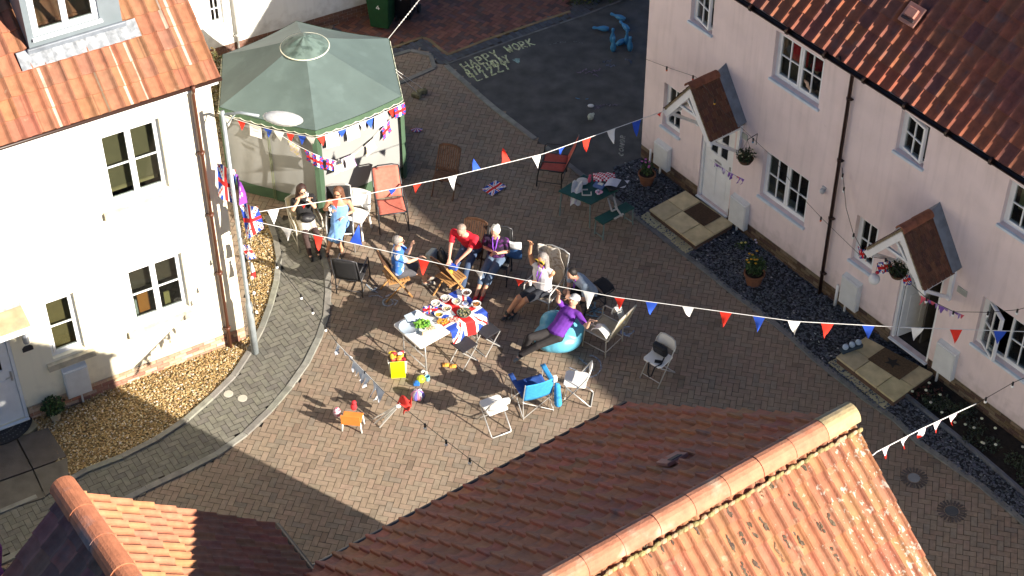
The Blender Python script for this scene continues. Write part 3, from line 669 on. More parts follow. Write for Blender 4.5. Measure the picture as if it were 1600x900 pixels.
# house number stroke
def orange(i,j,r):
    k=r.random(); base=(.30,.125,.066) if k<.5 else ((.28,.112,.062) if k<.8 else (.265,.12,.07))
    return tuple(q*r.uniform(.92,1.08) for q in base)
mTileO=tilemat('pantile_orange',lich=(.38,.26,.17),ls=5,llo=.66,lhi=.8,dirt=(.14,.075,.05),dlo=.56,dhi=.75)
eyL,ezL=.26,WZL-.26*T40+.10; LsL=(DL/2+.26)/C40
def onroofL(px,py,h=.03):
    nn=(FL.Y*S40+V3((0,0,C40))); po=FL.W(0,eyL,ezL); c0=V3((0,0,CAMH)); d=ray(px,py); t=(po-c0).dot(nn)/d.dot(nn); return FL.L(c0+d*t)+V3((0,S40,C40))*h
stk={}
for (pa,pb) in (((59,117),(92,189)),((197,75),(227,144)),((188,98),(212,146)),((249,0),(292,103)),((235,-30),(262,40)),((130,125),(150,170))):
    qa,qb=onroofL(*pa),onroofL(*pb); ii=int((((qa.x+qb.x)/2)-(x0-.08))/.223)
    for jj in range(int((qb.z-ezL)/S40/.33),int((qa.z-ezL)/S40/.33)+1): stk[(ii,jj)]=pa[0]
rl=random.Random(3)
def streak(i,j,k,cc):
    if (i,j) in stk:
        k0=(stk[(i,j)]%5)+1
        if k in (k0,) or (k==k0+1 and rl.random()<.45): return jit((.42,.36,.28) if stk[(i,j)]!=130 else (.30,.22,.15),.15)
    if rl.random()<.04: return tuple(q*.7 for q in cc)
slope((x0-.08,eyL,ezL),(1,0,0),(0,-C40,S40),x1-x0,LsL,.223,.33,.022,orange,5,mat=mTileO,name='roof',parent=cream,nseg=10,segcol=streak)
slope((x0-.08,-DL-eyL,ezL),(1,0,0),(0,C40,S40),x1-x0,LsL,.5,1.0,.03,orange,6,mat=mTileO,name='roof',parent=cream,nseg=2)
b=B(); b.boxe(x0-.06,x1,eyL-.05,eyL-.03,ezL-.15,ezL-.03); b.boxe(x0-.06,x1,0,eyL-.05,ezL-.17,ezL-.15)
b.add([(x0-.07,eyL-.03,ezL-.14),(x0-.07,eyL-.03,ezL-.0),(x0-.07,-DL/2,ezL+LsL*S40-.02),(x0-.07,-DL/2,ezL+LsL*S40-.2)],[(0,1,2,3)])
b.obj('fascia',mSoffit,cream)
b=B(); b.tube([(x0-.1,eyL+.03,ezL-.03),(x1,eyL+.03,ezL-.03)],.034,8); b.obj('gutter',mBrownDark,cream,smooth=True)
pipe(cream,-.09,-.02,ezL-.05,mBrownPlastic,r=.036,y=.07,swan=.06)
# white lichen runs down the tiles
b=B()
def onroofL(px,py,h=.03):
    nn=(FL.Y*S40+V3((0,0,C40))); po=FL.W(0,eyL,ezL); c0=V3((0,0,CAMH)); d=ray(px,py); t=(po-c0).dot(nn)/d.dot(nn); return FL.L(c0+d*t)+V3((0,S40,C40))*h
# dormer
P0=onroofL(47,82); P1=onroofL(192,40)
dx0,dx1=P1.x,P0.x; yb=P0.y; zb=P0.z

b=B(); Hd=1.5
wx1=onroofL(158,30).x; 
hole=[(dx0+.34,dx1-.10,zb+.22,zb+1.35)]
wb=B(); wall_holes(wb,dx0,dx1,zb-.02,zb+Hd,hole,.06)
wb.v=[(x,y+yb,z) for x,y,z in wb.v]
wb.add([(dx0,yb,zb-.02),(dx0,yb-Hd/T40,zb+Hd),(dx0,yb,zb+Hd)],[(0,1,2)]); wb.add([(dx1,yb,zb-.02),(dx1,yb-Hd/T40,zb+Hd),(dx1,yb,zb+Hd)],[(2,1,0)])
dmo=wb.obj('dormer',M('dormer_grey',(.15,.18,.20),.6,noise=.08,c2=(.13,.16,.175)),cream)
B().boxe(dx0-.1,dx1+.1,yb-2.0,yb+.15,zb+Hd,zb+Hd+.12).obj('dormer_roof',mLead,dmo)
B().boxe(dx0+.02,dx1-.02,yb-.62,yb-.6,zb-.0,zb+Hd).obj('dormer_room',mDark,dmo)
wbb=window(dmo,*hole[0],cols=2,bars=(0,0),depth=.04,sill=True,sillmat=mWhite); wbb.location.y=yb
b=B(); n=11
fx0=onroofL(30,100).x; fx1=onroofL(220,55).x
for i in range(n):
    a=fx1+(fx0-fx1)*i/n; c=fx1+(fx0-fx1)*(i+1)/n
    def rp(x,v,h): return V3((x,eyL-v*C40,ezL+v*S40))+V3((0,S40,C40))*h
    v0=(zb-ezL)/S40-.30; v1=v0+.30
    b.add([rp(a,v0,.05),rp((a+c)/2,v0,.07),rp(c,v0,.05),rp(c,v1,.05),rp((a+c)/2,v1,.05),rp(a,v1,.05)],[(0,1,4,5),(1,2,3,4)])
b.obj('dormer_flashing',mLeadBright,dmo)
B().boxe(dx0-.05,dx1+.05,yb,yb+.05,zb-.03,zb+.07).obj('dormer_apron',mLead,dmo,bevel=.02)
# slab path
b=B(); o=G(30,720)
for quad in ([(-40,700),(24,685),(50,733),(-15,756)],[(27,684),(75,668),(104,713),(52,732)],[(-14,758),(51,735),(70,777),(0,800)],[(53,734),(105,715),(108,757),(84,766),(71,775)],[(-60,712),(0,692),(22,683),(47,676),(60,664),(50,655),(-60,692)]):
    cc=(.30,.27,.17) if quad[0][0]==-60 else (.115,.10,.085)
    p=[G(x,y,.04) for x,y in quad]; b.prism([(k.x,k.y) for k in p],-.02,.04+random.uniform(0,.003),jit(cc,.12))
b.obj('path_slabs',mSlab,bevel=.004)['kind']='structure'
mt_=thing('door_mat','black half-round rubber mat outside the cream house door','door mat',G(10,675,.05))
b=B(); c=G(0,668,.05)-G(10,675,.05); ex=-dLw; ey_=nL; pts=[c+ex*.0+ (dLw*.55*cos(t)+nL*.42*sin(t)) for t in [pi*k/16 for k in range(17)]]
b.prism([(p.x,p.y) for p in pts],0,.014,(.02,.02,.022)); 
for r in (.85,.65,.45):
    q=[c+(dLw*.55*r*cos(t)+nL*.42*r*sin(t))+V3((0,0,.016)) for t in [pi*(k+.5)/18 for k in range(18)]]
    for p in q: b.ell((p.x,p.y,.015),(.016,.016,.004),6,4,c=(.10,.10,.10))
b.obj('mat_pad',mAttr,mt_)
# ----- white house behind the tent -----
FWo=G(600,15); dW=A(61); nW=V3((dW.y,-dW.x,0)); FW=Frame(FWo,-dW,nW)
white=thing('white_house','bright white rendered house wall with small window and brick base behind the green gazebo','house',FW.o,FW.rz)
q=FW.px(330,40); 
wh=[(FW.px(352,36).x,FW.px(327,42).x,FW.px(352,36).z,FW.px(352,36).z+1.05)]
b=B(); wall_holes(b,0,9,.3,5.2,wh,.08); b.add([(0,0,.3),(0,-7,.3),(0,-7,5.2),(0,0,5.2)],[(0,1,2,3)]); b.add([(9,0,0),(9,-7,0),(9,-7,5.2),(9,0,5.2)],[(3,2,1,0)]); b.add([(0,-7,0),(9,-7,0),(9,-7,5.2),(0,-7,5.2)],[(0,1,2,3)]); b.obj('wall',mRenderWhite,white)
window(white,*wh[0],cols=1,bars=(1,2),depth=.08)
B().boxe(.005,9,-6.9,-.012,-.05,.295,(.4,.35,.3)).obj('plinth_mortar',M('mortar_attr'),white)
b=B(); brickwall(b,0,9,0,.29,-.011,cols=((.20,.10,.07),(.16,.09,.07))); b.obj('plinth',mBrickW,white)
B().add([(-.3,.3,5.0),(9.2,.3,5.0),(9.2,-3.5,8.2),(-.3,-3.5,8.2),(9.2,-7.3,5),(-.3,-7.3,5)],[(0,1,2,3),(3,2,4,5)]).obj('roof',M('roof_plain',(.30,.12,.07),.9),white)
pipe(white,FW.px(366,30).x,0,4.9,M('grey_pipe',(.45,.45,.43),.5),r=.03)
# ----- foreground roofs -----
R3=G(1330,640,8.1); X3=A(235); Y3=A(145)
F3=Frame((R3.x,R3.y,0),X3,Y3)
h3=thing('foreground_house','nearest house at bottom right, sunlit orange roof slope with lichen and a long clay ridge','house',F3.o,F3.rz)
E3=F3.L(G(985,635,5.05)); run3=-E3.y; rz3=7.99; ez3=5.11; W3=13.5
p3=math.atan2(rz3-ez3,run3); c3,s3=cos(p3),sin(p3); L3=run3/c3
def near3(i,j,r):
    k=r.random(); base=(.35,.145,.072) if k<.6 else (.315,.125,.066)
    return tuple(q*r.uniform(.9,1.1) for q in base)
def far3(i,j,r):
    k=r.random(); base=(.43,.17,.085) if k<.6 else (.38,.15,.08)
    return tuple(q*r.uniform(.88,1.12) for q in base)
# near slope: dark weathering in the troughs of each tile, pale lichen near the verge
def stained(key):
    m=tilemat(key,lich=(.40,.24,.15),ls=7,llo=.62,lhi=.72,dirt=(.16,.09,.055),dlo=.60,dhi=.75)
    return m
mNear=stained('pantile_near')
def add_lichen(m):
    t=m.node_tree; N=t.nodes.new; L=t.links.new; bs=t.nodes['Principled BSDF']; src=bs.inputs['Base Color'].links[0].from_socket
    tc_=N('ShaderNodeTexCoord'); mp=N('ShaderNodeMapping'); mp.inputs['Scale'].default_value=(1.6,1,1); L(tc_.outputs['Object'],mp.inputs[0])
    n=N('ShaderNodeTexNoise'); n.inputs['Scale'].default_value=11; n.inputs['Detail'].default_value=5; n.inputs['Roughness'].default_value=.65; L(mp.outputs[0],n.inputs[0])
    sp=N('ShaderNodeSeparateXYZ'); L(tc_.outputs['Object'],sp.inputs[0]); mr=N('ShaderNodeMapRange'); mr.inputs[1].default_value=.1; mr.inputs[2].default_value=1.5; mr.inputs[3].default_value=.10; mr.inputs[4].default_value=0; L(sp.outputs[0],mr.inputs[0])
    ad=N('ShaderNodeMath'); L(n.outputs[0],ad.inputs[0]); L(mr.outputs[0],ad.inputs[1])
    m2=N('ShaderNodeMapRange'); m2.inputs[1].default_value=.655; m2.inputs[2].default_value=.70; m2.inputs[4].default_value=.8; L(ad.outputs[0],m2.inputs[0])
    mx=N('ShaderNodeMix'); mx.data_type='RGBA'; L(m2.outputs[0],mx.inputs[0]); L(src,mx.inputs[6]); mx.inputs[7].default_value=(.50,.45,.37,1); L(mx.outputs[2],bs.inputs['Base Color'])
add_lichen(mNear)
slope((0,run3,ez3),(1,0,0),(0,-c3,s3),W3,L3,.15,.335,.020,near3,8,mat=mNear,name='roof',parent=h3,nseg=8,step=.022)
slope((0,-run3,ez3),(1,0,0),(0,c3,s3),W3,L3,.24,.335,.030,far3,9,mat=mTileP,name='roof',parent=h3,nseg=8,step=.045,prof='roll')
# weathering marks in the troughs (own shape, stay put)
b=B(); rr=random.Random(4)
def n3(x,v,h): return V3((x,run3-v*c3,ez3+v*s3))+V3((0,s3,c3))*h
for j in range(int(L3/.335)):
    for i in range(int(W3/.15)):
        x=(i+.5)*.15; v=j*.335
        st=rr.random()
        if st<.62 and x>.8:
            l=rr.uniform(.14,.24); o=rr.uniform(.03,.09); dk=rr.random()<.75
            for q_ in range(rr.randint(9,15)):
                t=rr.random(); tt=v+o+l*t; xx=x+rr.gauss(0,.012)*(1.4-abs(t-.5)); sz=rr.uniform(.008,.024)*(1.1-abs(t-.5)); h=-.008+.022*(1-((tt-v)/.335))+rr.uniform(0,.0015)
                vs=[n3(xx+sz*.8*cos(a)*rr.uniform(.6,1.2),tt+sz*1.9*sin(a)*rr.uniform(.6,1.2),h) for a in [2*pi*g_/7 for g_ in range(7)]]
                b.add(vs,[tuple(range(7))],jit((.085,.06,.04) if dk else (.17,.095,.055),.35))
b.obj('weathering',M('lichen',rough=.95,attr=True,noise=.35,scale=40),h3)
b=B(); rd=random.Random(11)
def rcol(i): return jit((.34,.26,.14),.1) if i==0 else jit((.42,.175,.10),.1)
ridge_tiles(b,(-.03,0,rz3+.03),(W3,0,rz3+.03),r=.15,L=.46,cols=rcol,rnd=rd)
b.obj('ridge',tilemat('ridge_clay',lich=(.42,.33,.24),ls=3,llo=.55,lhi=.75,dirt=(.25,.16,.09),dlo=.55,dhi=.75),h3)
for s in (1,-1):
    b=B(); x=0
    while x<W3:
        b.ell((x,s*.15+rd.uniform(-.01,.02)*s,rz3-.075+rd.uniform(-.01,.01)),(.05,rd.uniform(.02,.035),.03),6,4,c=jit((.26,.21,.09) if rd.random()<.6 else (.36,.25,.15),.2)); x+=.07
    b.obj('ridge_mortar',mAttr,h3)
b=B(); b.add([(0.0,run3-.1,ez3-.06),(0,0,rz3-.06),(0,-run3+.1,ez3-.06),(0,-run3+.1,0),(0,run3-.1,0)],[(0,1,2,3,4)]); 
b.add([(0,-run3+.35,0),(W3,-run3+.35,0),(W3,-run3+.35,ez3),(0,-run3+.35,ez3)],[(0,1,2,3)]); b.add([(0,run3-.35,0),(W3,run3-.35,0),(W3,run3-.35,ez3),(0,run3-.35,ez3)],[(3,2,1,0)])
b.add([(W3,run3,0),(W3,0,rz3),(W3,-run3,0)],[(0,1,2)])
b.obj('wall',mRenderCream,h3)
b=B(); b.tube([(0,-run3-.06,ez3-.07),(W3,-run3-.06,ez3-.07)],.06,8); b.obj('gutter',mBlackMetal,h3,smooth=True)
b=B(); c0=V3((0,0,CAMH))
def onfar3(px,py,h=0):
    nn=(-F3.Y*s3+V3((0,0,c3))); po=F3.W(0,-run3,ez3); d=ray(px,py); t=(po-c0).dot(nn)/d.dot(nn); return F3.L(c0+d*t)+V3((0,-s3,c3))*h
vt=onfar3(1050,722); Rv=Matrix((V3((1,0,0)),V3((0,c3,s3)),V3((0,-s3,c3)))).transposed()
b.box(vt+V3((0,0,.05)),(.30,.26,.05),Rv,(.34,.16,.12)); b.box(vt+V3((0,.05,.10)),(.16,.10,.05),Rv,(.04,.03,.03)); b.obj('roof_vent',mAttr,h3,bevel=.01)
# roof 4
R4=G(100,757,7.5); E4=G(425,825,5.1); X4=A(145); Y4=A(55); F4=Frame((R4.x,R4.y,0),X4,Y4)
h4=thing('small_gabled_house','small gabled house at bottom left with half sunlit clay roof','house',F4.o,F4.rz)
e4=F4.L(E4); run4=e4.y; rz4=7.38; ez4=5.15; p4=math.atan2(rz4-ez4,run4); c4,s4=cos(p4),sin(p4); L4=run4/c4; W4=6.5; sk=e4.x/run4
def tile4(i,j,r):
    k=r.random(); base=(.40,.165,.085) if k<.6 else (.37,.145,.078)
    return tuple(q*r.uniform(.9,1.1) for q in base)
def tile4_shade(i,j,r):  # darker copy for the unlit slope, its shade put into the tile colour
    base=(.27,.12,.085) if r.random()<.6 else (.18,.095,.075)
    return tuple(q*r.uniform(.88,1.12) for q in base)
u4=(V3((0,0,rz4))-V3((e4.x,run4,ez4))); L4r=u4.length
slope((e4.x,run4,ez4),(1,0,0),u4,W4,L4r,.15,.335,.02,tile4,12,mat=tilemat('pantile_four',lich=(.44,.21,.12),ls=3,llo=.6,lhi=.8,dirt=(.3,.12,.08)),name='roof',parent=h4,nseg=8)
slope((-e4.x*0,-run4,ez4),(1,0,0),(0,c4,s4),W4,L4,.24,.335,.022,tile4_shade,13,mat=mTileP,name='roof',parent=h4,nseg=8)
b=B(); ridge_tiles(b,(-.08,0,rz4+.02),(W4,0,rz4+.02),r=.16,L=.5,cols=lambda i:jit((.42,.155,.08),.08)); b.obj('ridge',tilemat('ridge_four',lich=(.2,.16,.16),ls=2.5,llo=.55,lhi=.7,dirt=(.4,.2,.1)),h4)
b=B(); b.tube([(e4.x,run4+.06,ez4-.06),(W4,run4+.06,ez4-.06)],.06,8); b.obj('gutter',mBlackMetal,h4,smooth=True)
b=B(); b.add([(e4.x*.3,run4-.3,0),(W4,run4-.3,0),(W4,run4-.3,ez4-.1),(e4.x,run4-.3,ez4-.1)],[(0,1,2,3)]); b.add([(.1,-run4+.2,0),(W4,-run4+.2,0),(W4,-run4+.2,ez4-.1),(.1,-run4+.2,ez4-.1)],[(3,2,1,0)]); b.add([(.12,run4-.3,0),(.12,-run4+.2,0),(.12,-run4+.2,ez4-.1),(.12,0,rz4-.15),(.12,run4-.3,ez4-.1)],[(0,1,2,3,4)])
b.obj('wall',mRenderCream,h4)
# ----- neighbouring house off to the right (casts the shade over the pink roof) -----
def roofpt(px,py):
    nn=(FP.Y*SP+V3((0,0,CP))); po=FP.W(0,ey,ez); d=ray(px,py); t=(po-c0).dot(nn)/d.dot(nn); return c0+d*t

b=B(); s1=V3(FP.L(FP.o+sdir)); P3=FP.L(roofpt(1512,205)); t_=14.0; Rn=P3+s1*t_; lx,rx=3.2,-22.0
hd=4.4; y0,zr=Rn.y-hd-.2,Rn.z+hd*.75+.1; hx=Rn.x
sl_=-.043
def ry(x): return y0+(x-hx)*sl_
xa,xb=hx+4.6,hx-20
nb=thing('neighbour_house','rendered house with clay roof standing beyond the right end of the pink terrace','house',FP.o,FP.rz)
ze_=zr-hd*.75
b.add([(xa,ry(xa)+hd,0),(xb,ry(xb)+hd,0),(xb,ry(xb)+hd,ze_),(xa,ry(xa)+hd,ze_),(xa,ry(xa)-hd,0),(xb,ry(xb)-hd,0),(xb,ry(xb)-hd,ze_),(xa,ry(xa)-hd,ze_),(xa,ry(xa),zr-.05),(xb,ry(xb),zr-.05)],[(0,1,2,3),(5,4,7,6),(0,3,8,7,4),(1,5,6,9,2)])
b.obj('wall',mRenderCream,nb)
B().add([(xa+.2,ry(xa)+hd+.2,ze_-.1),(xb-.2,ry(xb)+hd+.2,ze_-.1),(xb-.2,ry(xb),zr),(xa+.2,ry(xa),zr),(xa+.2,ry(xa)-hd-.2,ze_-.1),(xb-.2,ry(xb)-hd-.2,ze_-.1)],[(0,3,2,1),(3,4,5,2)]).obj('roof',mTileP,nb,solid=.06)
# ---------------- people kit ----------------
def meshvox(b, name, mat, parent, vox=.009, it=3, fac=.5):
    me=bpy.data.meshes.new('tmp'); me.from_pydata(b.v,[],b.f); me.update()
    o=bpy.data.objects.new('tmp',me); col.objects.link(o)
    m=o.modifiers.new('r','REMESH'); m.mode='VOXEL'; m.voxel_size=vox; m.use_smooth_shade=True
    m2=o.modifiers.new('s','SMOOTH'); m2.factor=fac; m2.iterations=it
    dg=bpy.context.evaluated_depsgraph_get(); dg.update()
    nm=bpy.data.meshes.new_from_object(o.evaluated_get(dg)); nm.name=name
    bpy.data.objects.remove(o); bpy.data.meshes.remove(me)
    nm.materials.clear(); nm.materials.append(mat)
    nm.polygons.foreach_set('use_smooth',[True]*len(nm.polygons))
    r=bpy.data.objects.new(name,nm); col.objects.link(r)
    if parent: r.parent=parent
    return r
def cap(b,p0,p1,r0,r1,n=10):
    p0=V3(p0);p1=V3(p1); b.tube([p0,p0.lerp(p1,.5),p1],[r0,(r0+r1)/2,r1],n); b.ell(p0,(r0,)*3,n,8); b.ell(p1,(r1,)*3,n,8)
def loft(b,rings,n=14,xa=V3((1,0,0))):
    vs=[]; m=len(rings)
    for i,(c,rx,ry_) in enumerate(rings):
        c=V3(c); a=V3(rings[max(0,i-1)][0]); e=V3(rings[min(m-1,i+1)][0]); t=(e-a).normalized(); x=(xa-t*xa.dot(t)).normalized(); y=t.cross(x)
        vs += [c+x*rx*cos(2*pi*k/n)+y*ry_*sin(2*pi*k/n) for k in range(n)]
    fs=[(i*n+k,i*n+(k+1)%n,(i+1)*n+(k+1)%n,(i+1)*n+k) for i in range(m-1) for k in range(n)]+[tuple(range(n-1,-1,-1)),tuple(range((m-1)*n,m*n))]
    b.add(vs,fs)
def ik(a,c,l1,l2,pole):
    a=V3(a);c=V3(c);d=c-a;L=d.length
    if L>l1+l2-.01: c=a+d*((l1+l2-.01)/L); d=c-a; L=d.length
    t=(l1*l1-l2*l2+L*L)/(2*L); h=math.sqrt(max(0,l1*l1-t*t)); dn_=d.normalized(); p=V3(pole); p=(p-dn_*p.dot(dn_)).normalized()
    return a+dn_*t+p*h, c
def hand(b, wr, d, side, up, curl=.35, spread=.14, s=1.0):
    """palm with five separate fingers; d: finger direction, up: back of the hand, side: +1 thumb on the +x' side"""
    d=V3(d).normalized(); up=V3(up); up=(up-d*up.dot(d)).normalized(); x=d.cross(up)*side
    R=Matrix((x,d,up)).transposed(); pc=V3(wr)+d*.05*s
    b.ell(pc,(.040*s,.052*s,.017*s),10,8,R)
    for k,(ox,L) in enumerate(((.029,.072),(.010,.080),(-.010,.074),(-.028,.060))):
        a=(ox/.03)*spread; base=V3(wr)+d*.085*s+x*ox*s; dd=(d*cos(a)+x*sin(a)).normalized(); p=base; ang=0; pts=[V3(wr)+d*.05*s+x*ox*s*.8,base]
        for f in (.45,.32,.23):
            ang+=curl; q=(dd*cos(ang)-up*sin(ang)); p=p+q*L*f*s; pts.append(p)
        b.tube(pts,[.010*s,.0102*s,.0095*s,.009*s,.008*s],8); b.ell(pts[-1],(.008*s,)*3,8,6)
    t0=V3(wr)+d*.025*s+x*.022*s; t1=t0+(x*.75+d*.6).normalized()*.035*s; t2=t1+(x*.35+d*.9-up*.2).normalized()*.035*s
    b.tube([V3(wr)+d*.02*s,t0,t1,t2],[.014*s,.014*s,.0115*s,.0095*s],8); b.ell(t2,(.0095*s,)*3,8,6)
mEye=M('eye_dark',(.03,.02,.02),.2,noise=0); mLip=M('lips',(.35,.10,.09),.5,noise=0); mShades=M('sunglass_lens',(.015,.012,.012),.08,spec=.8,noise=0)
def skinm(k,c): return M('skin_'+k,c,.5,noise=.06,scale=20)
def clothm(k,c=(.5,.5,.5),c2=None,c2s=9,lo=.5,hi=.56): return M('cloth_'+k,c,.85,noise=.12,scale=18,bump=.25,bscale=25,c2=c2,c2s=c2s,c2lo=lo,c2hi=hi)
def person(label, root, az, lean=.1, seat=.46, skin=('a',(.55,.31,.21)), hair=None, top=None, bottom=None, shoes=None, hands=None, feet=None, headrot=(0,0), glasses=None, spine=None, size=1.0, headz=None, group=None, poles=None, fingers=(.5,.5), curls=(.4,.4), wide=1.0, hat=None, pelvis=None, hdirs=None):
    """seated figure. local +Y is where it faces. hands/feet: world points"""
    t=thing('person',label,'person',(root.x,root.y,0),rz_of(az),group)
    Mi=(Matrix.Translation((root.x,root.y,0))@Matrix.Rotation(rz_of(az),4,'Z')).inverted()
    S=size*.94; HS=1.12; wide*=1.17; pz=seat+.08
    P=dict(pel=V3((0,0,pz)) if pelvis is None else V3(pelvis))
    sp=spine or [(0,lean*.25,.18),(0,lean*.6,.36),(0,lean*.85,.50),(0,lean*1.05,.60)]
    wa,ch,nb_,nk=[P['pel']+V3(q)*S for q in sp]
    hd_dir=(nk-ch).normalized()*.5+V3((0,.0,.6)); hd_dir.normalize()
    hc=nk+hd_dir*.135*S+V3((0,.02,0))
    xa=V3((1,0,0)); shx=.175*S*wide
    sh=[nb_+V3((s*shx,0,.0)) for s in (1,-1)]
    hip=[P['pel']+V3((s*.09*S,.02,-.01)) for s in (1,-1)]
    Rh=Matrix.Rotation(-rad(headrot[0]),3,'Z')@Matrix.Rotation(-rad(headrot[1]),3,'X')
    HD=lambda x,y,z: hc+Rh@V3((x*S*HS,y*S*HS,z*S*HS))
    wr=[];el=[]
    for i in (0,1):
        tgt=Mi@V3(hands[i]); pole=(poles[i] if poles and poles[i] else ((.5 if i==0 else -.5),-.35,-.8)); e,w_=ik(sh[i],tgt,.285*S,.25*S,pole); el.append(e); wr.append(w_)
    kn=[];an=[]
    for i in (0,1):
        tgt=Mi@V3(feet[i]); e,w_=ik(hip[i],tgt,.43*S,.42*S,(.12 if i==0 else -.12,.6,.9)); kn.append(e); an.append(w_)
    body=B()
    body.ell(hc,(.074*S*HS,.092*S*HS,.108*S*HS),14,12,Rh); body.ell(HD(0,.022,-.06),(.052*S,.058*S,.05*S),12,8,Rh)
    body.ell(HD(0,.096,-.012),(.013*S,.02*S,.022*S),8,6,Rh)
    for s in (1,-1): body.ell(HD(s*.074,0,-.01),(.012*S,.02*S,.03*S),8,6,Rh)
    cap(body,nk-V3((0,0,.03)),HD(0,-.015,-.05),.052*S,.05*S)
    loft(body,[(P['pel']-V3((0,0,.08)),.13*S*wide,.10*S),(P['pel'],.155*S*wide,.115*S),(wa,.135*S*wide,.10*S),(ch,.155*S*wide,.11*S),(nb_,.13*S*wide,.085*S),(nk,.055*S,.05*S)])
    for i,s in ((0,1),(1,-1)):
        cap(body,nb_,sh[i],.06*S,.052*S); cap(body,sh[i],el[i],.054*S,.042*S); cap(body,el[i],wr[i],.041*S,.027*S)
        fd=(wr[i]-el[i]).normalized(); 
        if hdirs and hdirs[i]: fd=V3(hdirs[i]).normalized()
        up=V3((0,-.3,1)) if abs(fd.z)<.8 else V3((0,-1,0))
        hand(body,wr[i],fd,-s,up,curl=curls[i],spread=fingers[i],s=1.05*S)
        cap(body,P['pel'],hip[i],.09*S,.09*S); cap(body,hip[i],kn[i],.090*S,.064*S); cap(body,kn[i],an[i],.062*S,.038*S)
        ft=(kn[i]-an[i]); fy=V3((0,1,0)) if abs(ft.normalized().z)>.35 else V3((0,.35,.9)); cap(body,an[i]-V3((0,.02,.02)),an[i]+fy*.12*S-V3((0,0,.045)),.035*S,.03*S)
    skm=skinm(*skin); bo=meshvox(body,'body',skm,t,vox=.0095)
    for s in (1,-1): B().ell(HD(s*.029,.082,.012),(.011,.006,.007),8,6,Rh).obj('eye',mEye,t,smooth=True)
    B().ell(HD(0,.078,-.062),(.024,.008,.007),8,6,Rh).obj('mouth',mLip,t,smooth=True)
    if glasses:
        g=B(); gr=.026 if glasses=='dark' else .06
        for s in (1,-1): g.ell(HD(s*(.031 if gr<.05 else .055),.092,.012),(gr*S,.010,gr*.72*S),10,6,Rh)
        g.tube([HD(-.07,.06,.014),HD(-.03,.097,.016),HD(.03,.097,.016),HD(.07,.06,.014)],.005,6); 
        for s in (1,-1): g.tube([HD(s*.062,.085,.016),HD(s*.078,.0,.012)],.0045,6)
        if glasses=='dark': g.obj('sunglasses',mShades,t,smooth=True)
        else:
            g.obj('novelty_glasses',M('gold_plastic',(.72,.50,.03),.3,noise=.3,scale=30,c2=(.12,.08,.01),c2s=20),t,smooth=True)
            g2=B()
            for s in (1,-1): g2.ell(HD(s*.055,.103,.012),(.042,.006,.030),10,6,Rh)
            g2.obj('lens',mShades,t,smooth=True)
    if hair:
        hb=B(); hcol,hk=hair[1],hair[0]
        if hk=='short' or hk=='cropped':
            o=.008 if hk=='short' else .003
            hb.ell(HD(0,-.022,.022),((.079+o)*S*HS,(.083+o)*S*HS,(.096+o)*S*HS),14,10,Rh)
            if hk=='short': 
                for k in range(14): a=random.uniform(0,2*pi); hb.ell(HD(.06*cos(a),-.03+.06*sin(a),.07+random.uniform(-.02,.03)),(.03,.03,.022),8,6,Rh)
        else:
            hb.ell(HD(0,-.022,.026),(.094*S*HS,.096*S*HS,.106*S*HS),14,10,Rh)
            for s in (1,-1):
                for q in range(3): cap(hb,HD(s*.062,-.01-.03*q,.04),HD(s*(.085+.01*q),.0-.03*q,-.20-.03*q),.03*S,.022*S,8)
            cap(hb,HD(0,-.07,.02),HD(0,-.10,-.24),.06*S,.05*S)
        meshvox(hb,'hair',M('hair_'+str(hcol[0]),hcol,.6,noise=.35,scale=40,bump=.6,bscale=60),t,vox=.012,it=2)
    if hat:
        hb=B(); hb.ell(HD(0,-.01,.05),(.090*S*HS,.10*S*HS,.075*S*HS),14,8,Rh); hb.ell(HD(0,.10,.045),(.065*S,.075*S,.012*S),12,6,Rh)
        meshvox(hb,'cap',clothm('cap'+label[:6],hat),t,vox=.008,it=2)
    if top:
        c,sl_,tk=top['c'],top.get('sleeve','short'),top.get('k','x'); tb=B(); g=.014
        low=P['pel']-V3((0,0,.05))
        rings=[(low,(.145*wide)*S+g,.115*S+g),(P['pel']+V3((0,0,.03)),.158*S*wide+g,.12*S+g),(wa,.14*S*wide+g,.105*S+g),(ch,.16*S*wide+g,.115*S+g)]
        if sl_=='strap': rings+=[(ch.lerp(nb_,.55),.13*S*wide+g,.09*S+g)]
        else: rings+=[(nb_,.135*S*wide+g,.09*S+g),(nb_.lerp(nk,.55),.075*S+g,.065*S+g)]
        loft(tb,rings)
        for i in (0,1):
            if sl_ in('short','long'): 
                cap(tb,nb_,sh[i],.06*S+g,.055*S+g); e=sh[i].lerp(el[i],.62 if sl_=='short' else 1); cap(tb,sh[i],e,.053*S+g,.046*S+g)
                if sl_=='long': cap(tb,el[i],el[i].lerp(wr[i],.92),.045*S+g*.6,.03*S+g*.6)
            elif sl_=='sleeveless': cap(tb,nb_,sh[i]-V3(((.03 if i==0 else -.03),0,0)),.055*S+g,.045*S+g)
        meshvox(tb,'top',clothm(tk,c,top.get('c2'),top.get('c2s',9)),t,vox=.011)
        if top.get('lanyard'):
            l=B(); l.tube([nk+V3((.05,.03,.0)),ch+V3((.03,.15*S,.03)),ch+V3((0,.165*S,-.1)),ch+V3((-.03,.15*S,.03)),nk+V3((-.05,.03,0))],.011,6); l.obj('lanyard',clothm('lanyard',top['lanyard']),t,smooth=True)
